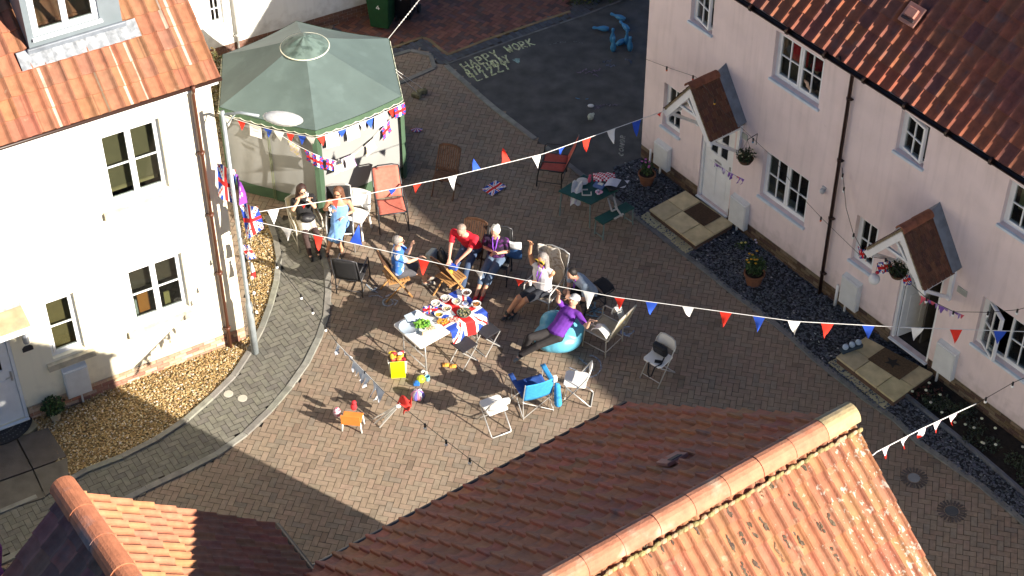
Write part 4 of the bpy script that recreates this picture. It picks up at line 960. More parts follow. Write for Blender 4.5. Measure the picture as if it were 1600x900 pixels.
    if bottom:
        c,ln,bk=bottom['c'],bottom['len'],bottom.get('k','y'); bb=B(); g=.016
        loft(bb,[(P['pel']-V3((0,0,.10)),.13*S*wide+g,.10*S+g),(P['pel'],.16*S*wide+g,.12*S+g),(P['pel'].lerp(wa,.4),.145*S*wide+g,.11*S+g)])
        for i in (0,1):
            f={'shorts':.8,'skirt':.66,'trousers':1,'cropped':1,'dress':1}[ln]
            e=hip[i].lerp(kn[i],f); cap(bb,P['pel'],hip[i],.095*S+g,.095*S+g); cap(bb,hip[i],e,.09*S+g,(.066 if f<1 else .062)*S+g)
            if ln in('trousers','cropped','dress'): 
                q={'trousers':.93,'cropped':.45,'dress':.12}[ln]; cap(bb,kn[i],kn[i].lerp(an[i],q),.06*S+g,.05*S+g)
        if ln in('skirt','dress'):
            m0=(hip[0]+hip[1])/2; sf=.66 if ln=='skirt' else .85; m1=(hip[0].lerp(kn[0],sf)+hip[1].lerp(kn[1],sf))/2
            loft(bb,[(m0,.16*S,.09*S),((m0+m1)/2,.17*S,.075*S),(m1,.16*S,.06*S)])
            if ln=='dress':
                m2=(kn[0]+kn[1])/2; m3=(kn[0].lerp(an[0],.12)+kn[1].lerp(an[1],.12))/2; loft(bb,[(m1,.16*S,.06*S),(m2,.17*S,.07*S),(m3,.16*S,.05*S)])
        meshvox(bb,'trousers' if ln in('trousers','cropped','shorts') else 'skirt',clothm(bk,c,bottom.get('c2')),t,vox=.011)
    if bottom and bottom.get('tights'):
        tb=B()
        for i in (0,1): cap(tb,kn[i].lerp(hip[i],.45),kn[i],.084*S,.076*S); cap(tb,kn[i],an[i],.074*S,.050*S)
        meshvox(tb,'tights',clothm('tights',bottom['tights']),t,vox=.010)
    if shoes:
        for i in (0,1):
            s_=B(); fy=V3((0,1,0)) if abs((kn[i]-an[i]).normalized().z)>.35 else V3((0,.35,.9)); a=an[i]-V3((0,.035,.045)); cap(s_,a,a+fy*.19*S-V3((0,0,.0)),.042*S,.036*S); 
            if shoes[1]=='high': cap(s_,an[i]-V3((0,0,.03)),an[i]+V3((0,0,.02)),.045,.043)
            meshvox(s_,'shoe',M('shoe_'+str(shoes[0]),shoes[0],.6,noise=.1),t,vox=.009,it=2)
    t['_j']=0; del t['_j']
    return t,dict(wr=wr,el=el,hc=hc,kn=kn,an=an,Rh=Rh,Mi=Mi,sh=sh,nk=nk,ch=ch)
def offs(pt,az,d): return pt-A(az)*d
# ---------------- gazebo ----------------
TC=[G(x,y,2.0) for x,y in ((343,167),(493,204),(627,150),(607,60),(463,33),(348,85))]
tc=sum(TC,V3())/6; tc.z=0
gz=thing('gazebo','green hexagonal garden gazebo with off-white side walls and round vented cap','gazebo',tc)
K=[p-tc for p in TC]; apex=V3((0,0,2.86))
def cedge(u): return None
b=B(); 
for i in range(6):
    a,e=K[i],K[(i+1)%6]
    def f(u,v,a=a,e=e):
        p=a.lerp(e,u); q=p.lerp(apex,v); sag=.05*sin(pi*u)*(1-v)+.03*sin(pi*v); return q-V3((0,0,sag))
    b.grid(f,10,8)
b.obj('canopy',M('gazebo_green',(.085,.120,.115),.7,noise=.10,scale=2.0,bump=.5,bscale=5,c2=(.10,.14,.135)),gz,smooth=True)
b=B()
for i in range(6):
    a,e=K[i]*1.0,K[(i+1)%6]*1.0
    n_=9
    def f(u,v,a=a,e=e):
        p=a.lerp(e,u); sag=.05*sin(pi*u); out=V3((p.x,p.y,0)).normalized()*(.012+.02*v); sc_=.085+.03*abs(sin(pi*u*n_)); return p-V3((0,0,sag+sc_*v))+out
    b.grid(f,54,2)
b.obj('valance',M('valance_green',(.05,.095,.055),.75,noise=.1,scale=5),gz)
b=B()
for i in range(6):
    a,e=K[i],K[(i+1)%6]; pts=[]
    for k in range(55):
        u=k/54; p=a.lerp(e,u); sag=.05*sin(pi*u); out=V3((p.x,p.y,0)).normalized()*.036; pts.append(p-V3((0,0,sag+.085+.03*abs(sin(pi*u*9))))+out)
    b.tube(pts,.007,5)
b.obj('valance_trim',M('cream_trim',(.62,.62,.50),.7),gz)
b=B(); N_=24
def vf(u,v):
    a=2*pi*u; r=.47*(1-v)+.0; w=.5+.5*cos(a*7); z=2.86-(.47-(.47-r))*.45*0; 
    h=2.625+ .235*(v**.9)+.03*w*sin(pi*v)-.02
    return V3((r*cos(a),r*sin(a),h+.03))
b.grid(vf,42,8); b.obj('vent_cap',M('gazebo_cap',(.10,.145,.13),.7,noise=.2,scale=6,c2=(.055,.085,.075),c2s=7,c2lo=.5,c2hi=.6,bump=.5,bscale=10),gz,smooth=True)
b=B(); b.tube([vf(k/40,0)+V3((0,0,-.004)) for k in range(40)],.012,6,closed=True); b.obj('vent_trim',M('cream_trim'),gz)
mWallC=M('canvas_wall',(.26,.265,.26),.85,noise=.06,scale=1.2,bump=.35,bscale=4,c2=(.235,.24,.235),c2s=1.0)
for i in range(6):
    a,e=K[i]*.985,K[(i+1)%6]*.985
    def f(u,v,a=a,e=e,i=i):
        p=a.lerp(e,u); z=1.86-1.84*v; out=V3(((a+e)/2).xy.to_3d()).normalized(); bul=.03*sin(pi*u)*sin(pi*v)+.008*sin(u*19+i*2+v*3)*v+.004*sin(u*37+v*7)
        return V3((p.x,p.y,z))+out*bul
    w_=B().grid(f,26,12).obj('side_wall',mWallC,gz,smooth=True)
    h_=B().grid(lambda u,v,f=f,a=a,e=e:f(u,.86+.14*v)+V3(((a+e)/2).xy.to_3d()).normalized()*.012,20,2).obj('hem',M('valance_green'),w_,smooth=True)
for i in range(6):
    a=K[i]; o_=V3((a.x,a.y,0)); 
    l=B(); l.tube([o_*.995,V3((a.x,a.y,1.98))],.019,8); lo_=l.obj('leg',M('green_metal',(.05,.14,.06),.45),gz,smooth=True)
    t_=V3((-a.y,a.x,0)).normalized(); c_=B(); d_=o_.normalized()*.02
    for s in (-1,1): c_.add([o_*1.0+t_*s*.0+d_+V3((0,0,.03)),o_+t_*s*.085+V3((0,0,.03)),o_+t_*s*.085+V3((0,0,1.84)),o_+d_+V3((0,0,1.84))],[(0,1,2,3)])
    c_.obj('corner_strip',M('valance_green'),lo_)
b=B(); 
za=K[0]*.985; zb_=K[1]*.985; zp=za.lerp(zb_,.5); on=((za+zb_)/2).xy.to_3d().normalized()
for s in (-.018,.018):
    tt=(zb_-za).normalized()*s; b.tube([V3((zp.x,zp.y,z))+tt+on*.06 for z in (.05,.6,1.2,1.84)],.008,5)
b.obj('zip',mAttr if False else M('zip_green',(.12,.14,.07),.6),gz)
# guy rope with pegs
def P3(px,z): return G(px[0],px[1],z)
b=B(); g0=TC[3]; g1=G(655,0,2.2)+V3((1.2,2.6,0)); 
gr=thing('guy_rope','white beaded rope rising from the right rear corner of the gazebo','rope',tc)
b.tube([g0-tc,(G(655,0,2.75)-tc),G(675,-30,3.0)-tc],.006,5); k0=G(655,0,2.75)-tc
for k in range(9): b.ell((g0-tc).lerp(k0,.35+.07*k),(.016,.016,.016),6,4)
b.obj('rope',mRope,gr)
gr=thing('guy_rope','thin pale ropes from the gazebo corner down to two anchor blocks on the paving','rope',tc)
b=B(); b.tube([TC[2].lerp(TC[3],.4)-tc,G(652,150)+V3((0,0,.1))-tc],.0045,5); b.tube([TC[2].lerp(TC[3],.45)-tc,G(660,144)+V3((0,0,.1))-tc],.0045,5); b.obj('rope',mRope,gr)
ab=thing('anchor_blocks','mossy stone block holding the thin ropes beside the gazebo','weight',G(656,151))
b=B(); 
b.box((-.07,-.02,.05),(.20,.11,.10),Matrix.Rotation(-.5,3,'Z'),(.20,.18,.09)); b.obj('block',M('mossy',(.19,.17,.09),.9,noise=.5,scale=12),ab,bevel=.015)
ab2=dup(ab,G(662,143),.9,'mossy stone block nearer the kerbed square beside the gazebo')
# ---------------- lamp post ----------------
pb=G(399,552); lp=thing('lamp_post','galvanised street lamp post with white oval head at the corner of the cream house','street lamp',pb)
b=B(); b.tube([(0,0,0),(0,0,1.15),(0,0,1.2),(0,0,1.25),(0,0,5.32)],[.066,.066,.06,.040,.034],12); b.obj('pole',M('galvanised',(.33,.37,.39),.5,metal=.35,noise=.2,scale=5),lp,smooth=True)
a0=V3((0,0,5.25)); a1=G(405,181,5.3)-pb
b=B(); b.tube([a0,a0.lerp(a1,.5)+V3((0,0,.05)),a1],.024,8); b.tube([(0,0,5.0),a0.lerp(a1,.35)+V3((0,0,.02))],.012,6); b.obj('arm',M('galvanised'),lp,smooth=True)
hd=G(442,185,5.3)-pb; dx=(G(474,189,5.3)-G(411,180,5.3)); L_=dx.length; dx.normalize(); R_=Matrix((dx,V3((0,0,1)).cross(dx),V3((0,0,1)))).transposed()
b=B(); b.ell(hd,(L_/2,.15,.085),18,10,R_); h_=b.obj('lamp_head',M('white_head',(.60,.61,.59),.45,noise=.15,scale=14),lp,smooth=True)
b=B(); b.ell(hd-V3((0,0,.03)),(L_/2*.85,.12,.09),14,8,R_); b.obj('lamp_glass',M('opal_bulb'),h_,smooth=True)
def uj(u,v):     # union flag colours, u,v in 0..1
    x=abs(u-.5)*2; y=abs(v-.5)*2
    if x<.10 or y<.20: return RED
    if x<.17 or y<.33: return WHITE
    d=abs(x-y)
    s=(u-.5)*(v-.5)>0
    e=(x-y) if s else (y-x)
    if (u<.5): e=e
    if 0<= (x-y)*(1 if ((u>.5)==(v>.5)) else -1) <.12: return RED
    if d<.24: return WHITE
    return BLUE
def cloth(name,label,cat,P00,P10,P01,P11,cf,nu=24,nv=16,wave=.02,group=None,parent=None,ph=0,freq=9,partname=None):
    o=V3(P00) if parent is None else V3((0,0,0))
    c=[V3(p)-o for p in (P00,P10,P01,P11)]
    n=((c[1]-c[0]).cross(c[2]-c[0])).normalized()
    def f(u,v): return c[0].lerp(c[1],u).lerp(c[2].lerp(c[3],u),v)+n*wave*sin(u*freq+v*3+ph)
    ob=B().grid(f,nu,nv,cf).obj(name,mFlag,parent,smooth=True)
    if parent is None: ob.location=o; prop(ob,label,cat,group)
    return ob
purp=lambda u,v: (.27,.06,.42) if not(.25<v<.75 and .15<u<.85 and (sin(u*30)+sin(v*24+u*9))>.5) else (.6,.5,.65)
def pz_(px,py,z): return G(px,py,z)
cloth('union_flag','large union flag hanging against the left side of the lamp post','flag',G(338,255,4.2),G(367,266,4.1),G(341,306,3.6),G(368,322,3.4),lambda u,v:uj(v,u),wave=.03,freq=7)
cloth('purple_flag','purple flag with pale emblem tied to the right side of the lamp post','flag',G(368,272,4.05),G(377,284,3.95),G(373,320,3.45),G(386,318,3.4),purp,wave=.03,freq=6)
cloth('union_flag','long union flag hanging below the purple flag on the lamp post','flag',G(374,318,3.4),G(402,322,3.4),G(385,374,2.75),G(412,358,2.9),lambda u,v:uj(v,u),wave=.04,freq=6)
cloth('union_flag','small union flag low on the lamp post above the gravel','flag',G(379,384,2.45),G(388,382,2.45),G(386,405,2.2),G(402,404,2.2),uj,wave=.02,freq=6)
cloth('union_flag','small pale tied flag drooping midway down the lamp post','flag',G(388,408,2.1),G(394,410,2.1),G(392,436,1.75),G(400,434,1.75),lambda u,v:(.7,.7,.7) if v<.6 else RED,wave=.02,freq=6)
# ---------------- bunting ----------------
def onpath(path,px):      # path: [(x,y,z)] in photo pixels+height
    for a,e in zip(path,path[1:]):
        if a[0]<=px<=e[0] or e[0]<=px<=a[0]:
            A_,E_=G(*a),G(*e); lo,hi=0,1
            for _ in range(30):
                m=(lo+hi)/2; q=A_.lerp(E_,m)-V3((0,0,CAMH)); X=800+FPX*q.dot(R0)/q.dot(_fw)
                if (X<px)==(a[0]<e[0]): lo=m
                else: hi=m
            return A_.lerp(E_,lo),(E_-A_).normalized()
    return None
def bunting(name,label,path,flags,size=(.20,.30),cord=.006,group=None,cord_mat=None,cat='bunting'):
    o=G(*path[0]); t=thing(name,label,cat,o,0,group)
    dense=[]
    for a,e in zip(path,path[1:]):
        for k in range(6): dense.append(G(*a).lerp(G(*e),k/6)-V3((0,0,.0)))
    dense.append(G(*path[-1]))
    B().tube([p-o for p in dense],cord,6).obj('cord',cord_mat or mRope,t)
    for fl in flags:
        px,c=fl[0],fl[1]; r=onpath(path,px)
        if r is None: continue
        p,d=r; p=p-o; lift=fl[2] if len(fl)>2 else 0; sz=fl[3] if len(fl)>3 else 1
        w_,h=size[0]*sz,size[1]*sz; dn=V3((0,0,-1)); side=d.cross(dn).normalized(); 
        dn2=(dn*cos(lift)+side*sin(lift)*(1 if random.random()<.5 else -1)*.6+V3((0,0,0))).normalized() if lift<1.5 else (V3((0,0,.9))+side*.4).normalized()
        dn2=(dn2+d*random.uniform(-.12,.12)).normalized(); kind=fl[4] if len(fl)>4 else 'tri'; b=B(); ph=random.uniform(0,6); am=random.uniform(.01,.03)
        def f(u,v,kind=kind):
            ww=w_*(1-v) if kind=='tri' else w_
            q=p+d*(u-.5)*ww+dn2*h*v*(1 if kind=='tri' else .75); return q+side*am*sin(ph+v*3.5+u*2)*v*2
        if kind=='tri': b.grid(lambda u,v:f(u,min(v,.985)),4,6,(lambda u,v,c=c:c(u,v) if callable(c) else c))
        else: b.grid(f,8,8,(lambda u,v,c=c:c(u,v) if callable(c) else c))
        b.obj('flag',mFlag,t,smooth=True)
    return t
def PXof(P):
    q=V3(P)-V3((0,0,CAMH)); d=q.dot(_fw); return (800+FPX*q.dot(R0)/d,450+FPX*q.dot(R1)/d,P[2])
R_C,B_C,W_C=(.70,.03,.015),(.02,.08,.50),(.78,.78,.76)
pathA=[(390,344,3.05),(550,380,2.85),(700,415,2.75),(960,464,2.78),(1240,502,2.95),(1420,512,3.0),(1600,518,3.1),PXof(FP.W(-8.6,.03,3.3))]
bunting('bunting','long lower bunting of red white and blue pennants crossing below the seated group',pathA,
 [(398,B_C,.1,1.1),(447,W_C,.3),(497,R_C,.5,.9),(556,B_C,2,1.1),(662,R_C,.2),(748,W_C,.6,.8),(811,R_C,.8),(920,W_C,.2),(968,R_C,.1,.9),(1018,B_C,.1),(1075,W_C,.3,.95),(1134,R_C,.1),(1186,B_C,.1),(1241,W_C,.05),(1293,R_C,.1),(1357,B_C,.1),(1434,W_C,.1),(1494,R_C,.1),(1563,B_C,.1)])
pathB=[(398,332,3.15),(560,306,3.0),(700,277,2.85),(850,240,2.7),PXof(FP.W(1.66,.84,2.42))]
bunting('bunting','upper bunting of red white and blue pennants from lamp post to the first porch',pathB,
 [(427,W_C,.2),(474,R_C,.8,.5),(523,R_C,.9,.6),(565,W_C,.3),(613,B_C,.7,.8),(652,R_C,.2,.8),(707,W_C,.4,.9),(745,B_C,2,.8),(791,R_C,2,.9),(838,W_C,.5,.9),(878,B_C,.5,.8),(917,R_C,.1),(955,W_C,.1),(995,B_C,.1,1.1),(1034,R_C,.8,.6)])
pathC=[(524,533.7,2.44),(562,573,2.57),(601,612.7,2.7)]
bunting('bunting','short grey-white bunting seen end-on above the orange toddler chair',pathC,[(524+5.2*k,(.62,.66,.74),.5,.8+.03*k) for k in range(15)],size=(.15,.22))
_d=ray(1364,711); _vp=V3((0,0,CAMH))+_d*((F3.o+F3.X*(-.02)-V3((0,0,CAMH))).dot(F3.X)/_d.dot(F3.X))
pathD=[(1525,631,2.9),(1440,670,3.0),(1370,706,3.1),PXof(_vp)]
def lace(u,v): return R_C if (v>.72 or abs(u-.5)*2>.82) else ((.75,.72,.76) if (int(u*7)+int(v*7))%3 else (.6,.3,.4))
bunting('bunting','string of white patterned pennants with red tips beside the foreground roof verge',pathD,[(1385,lace),(1414,lace),(1441,lace),(1465,lace),(1490,lace)],size=(.17,.24),cord=.008)
def garland(px0,px1,z,nfl,label,name='garland',size=(.07,.12)):
    path=[(px0[0],px0[1],z),((px0[0]+px1[0])/2,(px0[1]+px1[1])/2+2,z-.06),(px1[0],px1[1],z)]
    return bunting('bunting',label,path,[(px0[0]+(px1[0]-px0[0])*(k+.5)/nfl,random.choice([(.22,.10,.40),(.6,.5,.65),(.3,.2,.5),(.65,.1,.15)]),.6) for k in range(nfl)],size=size,cord=.004)
garland((1114,252),(1163,280),1.75,12,'tangled purple and white garland hanging in front of the closed white door')
garland((1440,462),(1506,492),2.25,13,'purple and white fringe garland hung off the second porch beside the open doorway',size=(.09,.15))
cloth('union_flag','small union flag left of the hanging basket under the second porch','flag',G(1370,412,2.3),G(1391,405,2.3),G(1375,428,2.1),G(1394,424,2.1),uj,12,8)
cloth('union_flag','small union flag right of the dark hanging basket under the second porch','flag',G(1411,432,2.15),G(1421,427,2.15),G(1413,446,1.98),G(1424,445,1.98),uj,12,8)
cloth('union_flag','folded patterned flag on the sill of the narrow window by the second porch','flag',G(1340,385,1.5),G(1352,392,1.5),G(1342,402,1.3),G(1354,408,1.3),uj,12,8)
# bunting on the gazebo
def tentpath(z,u0=0,out=.06,dz=0):
    r=[]
    for i in (0,1):
        for k in range(5):
            p=TC[i].lerp(TC[i+1],k/5); r.append(p+(p-V3((tc.x,tc.y,p.z))).normalized()*out+V3((0,0,-.12-.07*sin(pi*k/5)+dz)))
    r.append(TC[2]+(TC[2]-V3((tc.x,tc.y,2))).normalized()*out+V3((0,0,-.14+dz))); return r
tp=tentpath(2.0); o_=tp[0]; tb=thing('bunting','red white and blue bunting with message cards strung under the gazebo eave','bunting',o_)
B().tube([p-o_ for p in tp],.005,5).obj('cord',mRope,tb)
card=lambda u,v:(.78,.76,.74) if not(.2<u<.8 and .25<v<.7 and int(v*12)%3==0) else (.6,.45,.5)
def alongp(pts,s):
    n=len(pts)-1; i=min(n-1,int(s*n)); return pts[i].lerp(pts[i+1],s*n-i),(pts[i+1]-pts[i]).normalized()
def hangflags(t,pts,o,lst,size,kind0='tri'):
    for s,c,kind,sz in lst:
        p,d=alongp(pts,s); p=p-o; side=d.cross(V3((0,0,-1))).normalized(); b=B(); w_,h=size[0]*sz,size[1]*sz; ph=random.uniform(0,6)
        def f(u,v):
            ww=w_*(1-v*.97) if kind=='tri' else (w_ if kind=='card' else w_*(1-.25*sin(pi*v)))
            return p+d*(u-.5)*ww+V3((0,0,-h*v))+side*.02*sin(ph+3*v)-side*.0
        b.grid(f,8,8,(lambda u,v:c(u,v) if callable(c) else c)); b.obj('flag' if kind!='card' else 'card',mFlag,t,smooth=True)
hangflags(tb,tp,o_,[(.05,W_C,'tri',1),(.12,R_C,'tri',.9),(.19,card,'card',1.15),(.255,B_C,'tri',.9),(.315,W_C,'tri',1),(.37,R_C,'tri',.8),(.425,B_C,'tri',.9),(.475,W_C,'tri',.9),(.53,R_C,'tri',.9),(.585,card,'card',1.3),(.64,B_C,'tri',.8),(.70,card,'card',1.25),(.76,W_C,'tri',.8),(.80,B_C,'tri',.9),(.86,card,'card',1.3),(.93,R_C,'tri',.9),(.97,uj,'card',1.1)],(.22,.24))
gp=[G(x,y,1.55) for x,y in ((455,222),(470,238),(490,246))]; 
def shirt(u,v): return uj(u,v)
def spark(u,v): return (.75,.65,.25) if (sin(u*20)*sin(v*17)>.2) else (.7,.65,.7)
def purplew(u,v): return (.45,.3,.55) if int(u*6)%2 else (.7,.65,.7)
for path,lst,lab in ((((440,212),(462,226),(490,240),(500,244)),((.3,spark,'c',1),(.62,uj,'c',1),(.86,shirt,'c',1.1)),'white and union patterned flags on the left front wall of the gazebo'),
                     (((505,246),(527,252),(556,240),(585,215),(610,186)),((.12,uj,'c',1),(.26,spark,'c',1),(.42,purplew,'c',1),(.70,spark,'c',1),(.93,shirt,'c',1)),'bright patterned flags on the right front wall of the gazebo')):
    # distance from the wall: heights follow the wall plane
    pts=[]
    for x,y in path:
        i=0 if x<497 else 1
        a,e=TC[i],TC[i+1]; n=((a+e)/2-V3((tc.x,tc.y,2))); n.z=0; n.normalize(); q=a+n*.16; c0=V3((0,0,CAMH)); d=ray(x,y); pts.append(c0+d*((q-c0).dot(n)/d.dot(n)))
    t=thing('bunting',lab,'bunting',pts[0]); B().tube([p-pts[0] for p in pts],.004,5).obj('cord',mRope,t)
    hangflags(t,pts,pts[0],lst,(.27,.27))
# ---------------- string lights ----------------
def lights(label,path,bulbs,col_=None,r=.026,cable=.0055,name='string_lights'):
    o=G(*path[0]); t=thing(name,label,'string lights',o); pts=[]
    for a,e in zip(path,path[1:]):
        for k in range(5): pts.append(G(*a).lerp(G(*e),k/5)-o)
    pts.append(G(*path[-1])-o); B().tube(pts,cable,5).obj('cable',mCable,t)
    for k,px in enumerate(bulbs):
        rr=onpath(path,px)
        if not rr: continue
        p=rr[0]-o; s_=B(); s_.tube([p+V3((0,0,.01)),p-V3((0,0,.055))],.017,8); so2=s_.obj('socket',mCable,t)
        m=mBulb if not col_ else M('bulb_'+str(k%len(col_)),col_[k%len(col_)],.3,noise=0)
        B().ell(p-V3((0,0,.055+r*.9)),(r,r,r*1.15),10,8).obj('bulb',m,so2,smooth=True)
lights('black cable of white bulbs from the lamp post down to the near roof',[(386,350,3.0),(432,412,2.7),(487,482,2.5),(530,540,2.45),(600,612,2.7),(665,664,3.1),(735,718,4.2),(772,745,4.9)],[432,470,488,508,570,664,697,734])
lights('white bulbs wound down the lamp post on a black cable',[(389,352,2.9),(391,400,2.25),(395,445,1.65),(399,480,1.2)],[])
t=thing('string_lights','loose white bulbs dangling beside the lower lamp post','string lights',G(399,552)+V3((.06,0,0)))
o=G(399,552)+V3((.06,0,0)); b=B(); b.tube([(.02,-.03,.9),(.05,-.05,1.4),(.02,-.05,2.0),(.05,-.04,2.6)],.005,5); b.obj('cable',mCable,t)
for z in (1.05,1.5,1.85,2.4): B().ell((.07,-.06,z),(.028,.028,.033),10,8).obj('bulb',mBulb,t,smooth=True)
WP=lambda px,py,off: (lambda q:(px,py,q.z))(FP.px(px,py,off))
colb=[(.75,.12,.02),(.6,.05,.03),(.7,.4,.03),(.1,.25,.4)]
lights('thin coloured bulb string on the left of the pink facade',[WP(1008,92,.06),WP(1045,106,.10),WP(1087,120,.25),WP(1105,140,1.0),WP(1128,172,.95),WP(1150,192,.75),WP(1177,217,.2),WP(1205,243,.1),WP(1255,310,.1),WP(1284,341,.12),WP(1345,400,.35)],[1042,1083,1117,1177,1283],col_=colb,r=.02,cable=.004)
lights('black cable of opal bulbs from the downpipe across the second porch',[WP(1316,262,.1),WP(1322,325,.2),WP(1333,364,.35),WP(1352,400,.7),WP(1385,405,1.05),WP(1425,445,1.05),WP(1448,466,.95),WP(1490,487,.6),WP(1545,488,.5),WP(1590,484,.5),WP(1640,470,.5)],[1317,1319,1334,1352,1384,1448,1490,1544,1590])
lights('opal bulbs on black cable rising to the right edge over the dark flower bed',[(1525,631,2.9),(1541,622,2.9),(1583,598,2.95),PXof(FP.W(-8.0,.03,3.5))],[1541,1583])
gl=thing('globe_lamp','white paper globe lamp hanging by the second porch beside a small red bow','lantern',G(1366,436,1.95)); B().ell((0,0,0),(.10,.10,.10),16,12).obj('globe',M('paper_globe',(.75,.76,.76),.6,noise=.03),gl,smooth=True); B().ell((.04,.02,.13),(.04,.03,.03),8,6).obj('bow',M('red_bow',(.45,.02,.05),.6),gl,smooth=True); B().tube([(0,0,.1),(.02,.02,.35)],.003,5).obj('cord',mCable,gl)
# ---------------- plants ----------------
def leaves(b,cen,rad3,n,size,cols):
    for _ in range(n):
        a=random.uniform(0,2*pi); t=math.acos(random.uniform(-1,1)); r=random.random()**.45
        p=V3(cen)+V3((rad3[0]*r*sin(t)*cos(a),rad3[1]*r*sin(t)*sin(a),rad3[2]*r*cos(t)))
        R=Matrix.Rotation(random.uniform(0,6.3),3,'Z')@Matrix.Rotation(random.uniform(-1.1,1.1),3,'X')@Matrix.Rotation(random.uniform(-.8,.8),3,'Y'); s=size*random.uniform(.6,1.4)
        b.add([p+R@V3((0,-s,0)),p+R@V3((s*.45,0,s*.1)),p+R@V3((0,s,0)),p+R@V3((-s*.45,0,s*.1))],[(0,1,2,3)],jit(random.choice(cols),.35))
mLeaf=M('leaf',rough=.6,attr=True,noise=.1,scale=30)
mTerra=M('terracotta',(.20,.085,.045),.8,noise=.2,scale=9,bump=.2,c2=(.14,.07,.045),c2s=6)
green=[(.03,.06,.015),(.045,.09,.02),(.02,.045,.012)]
def pot_plant(name,label,loc,r,h,fol,flow,potmat,n=260,ls=.035,potname='pot'):
    t=thing(name,label,'potted plant',loc); b=B()
    b.lathe([(r*.68,0),(r*.95,h*.86),(r*1.06,h*.86),(r*1.06,h),(r*.93,h),(r*.9,h*.88),(0.001,h*.88)],20); b.obj(potname,potmat,t,smooth=False)
    B().lathe([(.001,h*.89),(r*.9,h*.89)],16,caps=False).obj('soil',M('soil'),t)
    b=B(); leaves(b,(0,0,h+fol[2]*.8),fol,n,ls,green)
    for k in range(14): a=random.uniform(0,6.3); b.tube([(0,0,h*.88),(fol[0]*.6*cos(a),fol[1]*.6*sin(a),h+fol[2]*1.2)],.005,4,c=(.05,.08,.02))
    b.obj('foliage',mLeaf,t)
    if flow:
        b=B()
        for k in range(flow[0]):
            a=random.uniform(0,6.3); q=random.random()**.5; p=V3((fol[0]*q*cos(a),fol[1]*q*sin(a),h+fol[2]*(1.5+.35*random.random())))
            for m in range(6): b.ell(p+V3((.014*cos(m*1.05),.014*sin(m*1.05),0)),(.013,.013,.006),6,4,c=jit(flow[1],.2))
        b.obj('flower',mAttr,t)
    return t
pot_plant('plant_pot','ribbed terracotta pot of yellow pansies standing on slate below the pink facade',G(1177,443),.19,.28,(.20,.20,.20),(9,(.60,.32,.01)),mTerra,n=420)
pot_plant('plant_pot','terracotta pot of pink flowers at the left corner of the pink terrace',G(1010,287),.17,.27,(.13,.13,.15),(6,(.45,.12,.35)),mTerra,n=240)
pot_plant('plant_pot','small cream pot with bushy green shrub beside the cream house door',G(88,655),.11,.2,(.22,.2,.17),None,M('cream_pot',(.40,.35,.25),.8,noise=.15),n=420)
def basket(label,loc,off,flow):
    t=thing('hanging_basket',label,'hanging basket',loc,FP.rz); b=B(); b.lathe([(.05,-.13),(.11,-.09),(.155,0),(.145,0),(.001,-.02)],16); b.obj('basket',M('wicker_dark',(.10,.055,.03),.9,noise=.4,scale=30),t)
    b=B(); leaves(b,(0,0,.07),(.19,.19,.12),330,.03,[(.015,.03,.012),(.03,.05,.015)]); b.obj('foliage',mLeaf,t)
    b=B(); 
    for a in (0,2.1,4.2): b.tube([(.14*cos(a),.14*sin(a),0),(0,0,.42)],.003,4)
    b.tube([(0,0,.42),(0,-off,.45),(0,-off,.2)],.008,5); b.obj('hanger',mBlackMetal,t)
    if flow:
        b=B()
        for k in range(8): a=random.uniform(0,6.3); b.ell((.13*cos(a),.13*sin(a),.14+random.uniform(-.03,.04)),(.017,.017,.012),6,4,c=(.6,.55,.35))
        b.obj('flower',mAttr,t)
q=FP.px(1165,247,.24); basket('round hanging basket of dark foliage with white flowers on the pink wall',FP.W(q.x,.24,q.z),.24,True)
q=FP.px(1403,425,.55); basket('dark bushy hanging basket under the second porch between two union flags',FP.W(q.x,.55,q.z),.3,False)
sh=thing('flowering_shrub','low green shrub with yellow flowers behind the far kerb beyond the bowling pins','shrub',G(925,2))
b=B()
for k in range(7): leaves(b,(random.uniform(-.7,.9),random.uniform(0,.8),.2),(.45,.4,.28),330,.04,[(.03,.05,.02),(.05,.075,.025),(.09,.09,.02)])
b.obj('foliage',mLeaf,sh)
b=B()
for k in range(50): b.ell((random.uniform(-.8,1.1),random.uniform(-.2,.7),random.uniform(.3,.5)),(.025,.025,.02),6,4,c=jit((.5,.38,.04),.3))
b.obj('flower',mAttr,sh)
sh=thing('climbing_shrub','scruffy brown-green shrub in the gap beside the cream house gable and the gazebo','shrub',G(352,215))
b=B(); leaves(b,(0,.0,1.0),(.22,.3,1.2),1500,.04,[(.10,.08,.025),(.06,.065,.02),(.16,.11,.04)]); b.tube([(0,0,0),(0,0,1.6)],.02,6,c=(.08,.05,.03)); b.obj('foliage',mLeaf,sh)
for lab,px,n,cc in (('low dark bedding plants with red leaves in the bed by the lower right wall',(1440,618),260,[(.07,.015,.012),(.03,.04,.015)]),('low bedding plants with small white flowers in the bed along the lower right wall',(1540,690),900,[(.02,.035,.012),(.03,.04,.03)])):
    t=thing('bedding_plants',lab,'plants',G(*px)); b=B(); d_=dP
    ext=.45 if n<300 else 1.5
    for k in range(5 if n<300 else 14):
        s=random.uniform(-ext,ext); c_=d_*s+nP*random.uniform(-.25,.25); leaves(b,(c_.x,c_.y,.08),(.2,.2,.09),n//8,.03,cc)
    b.obj('foliage',mLeaf,t)
    b=B()
    for k in range(3 if n<300 else 16): s=random.uniform(-ext,ext); c_=d_*s+nP*random.uniform(-.3,.3); b.ell((c_.x,c_.y,.17),(.03,.03,.015),6,4,c=jit((.6,.6,.45),.2))
    b.obj('flower',mAttr,t)
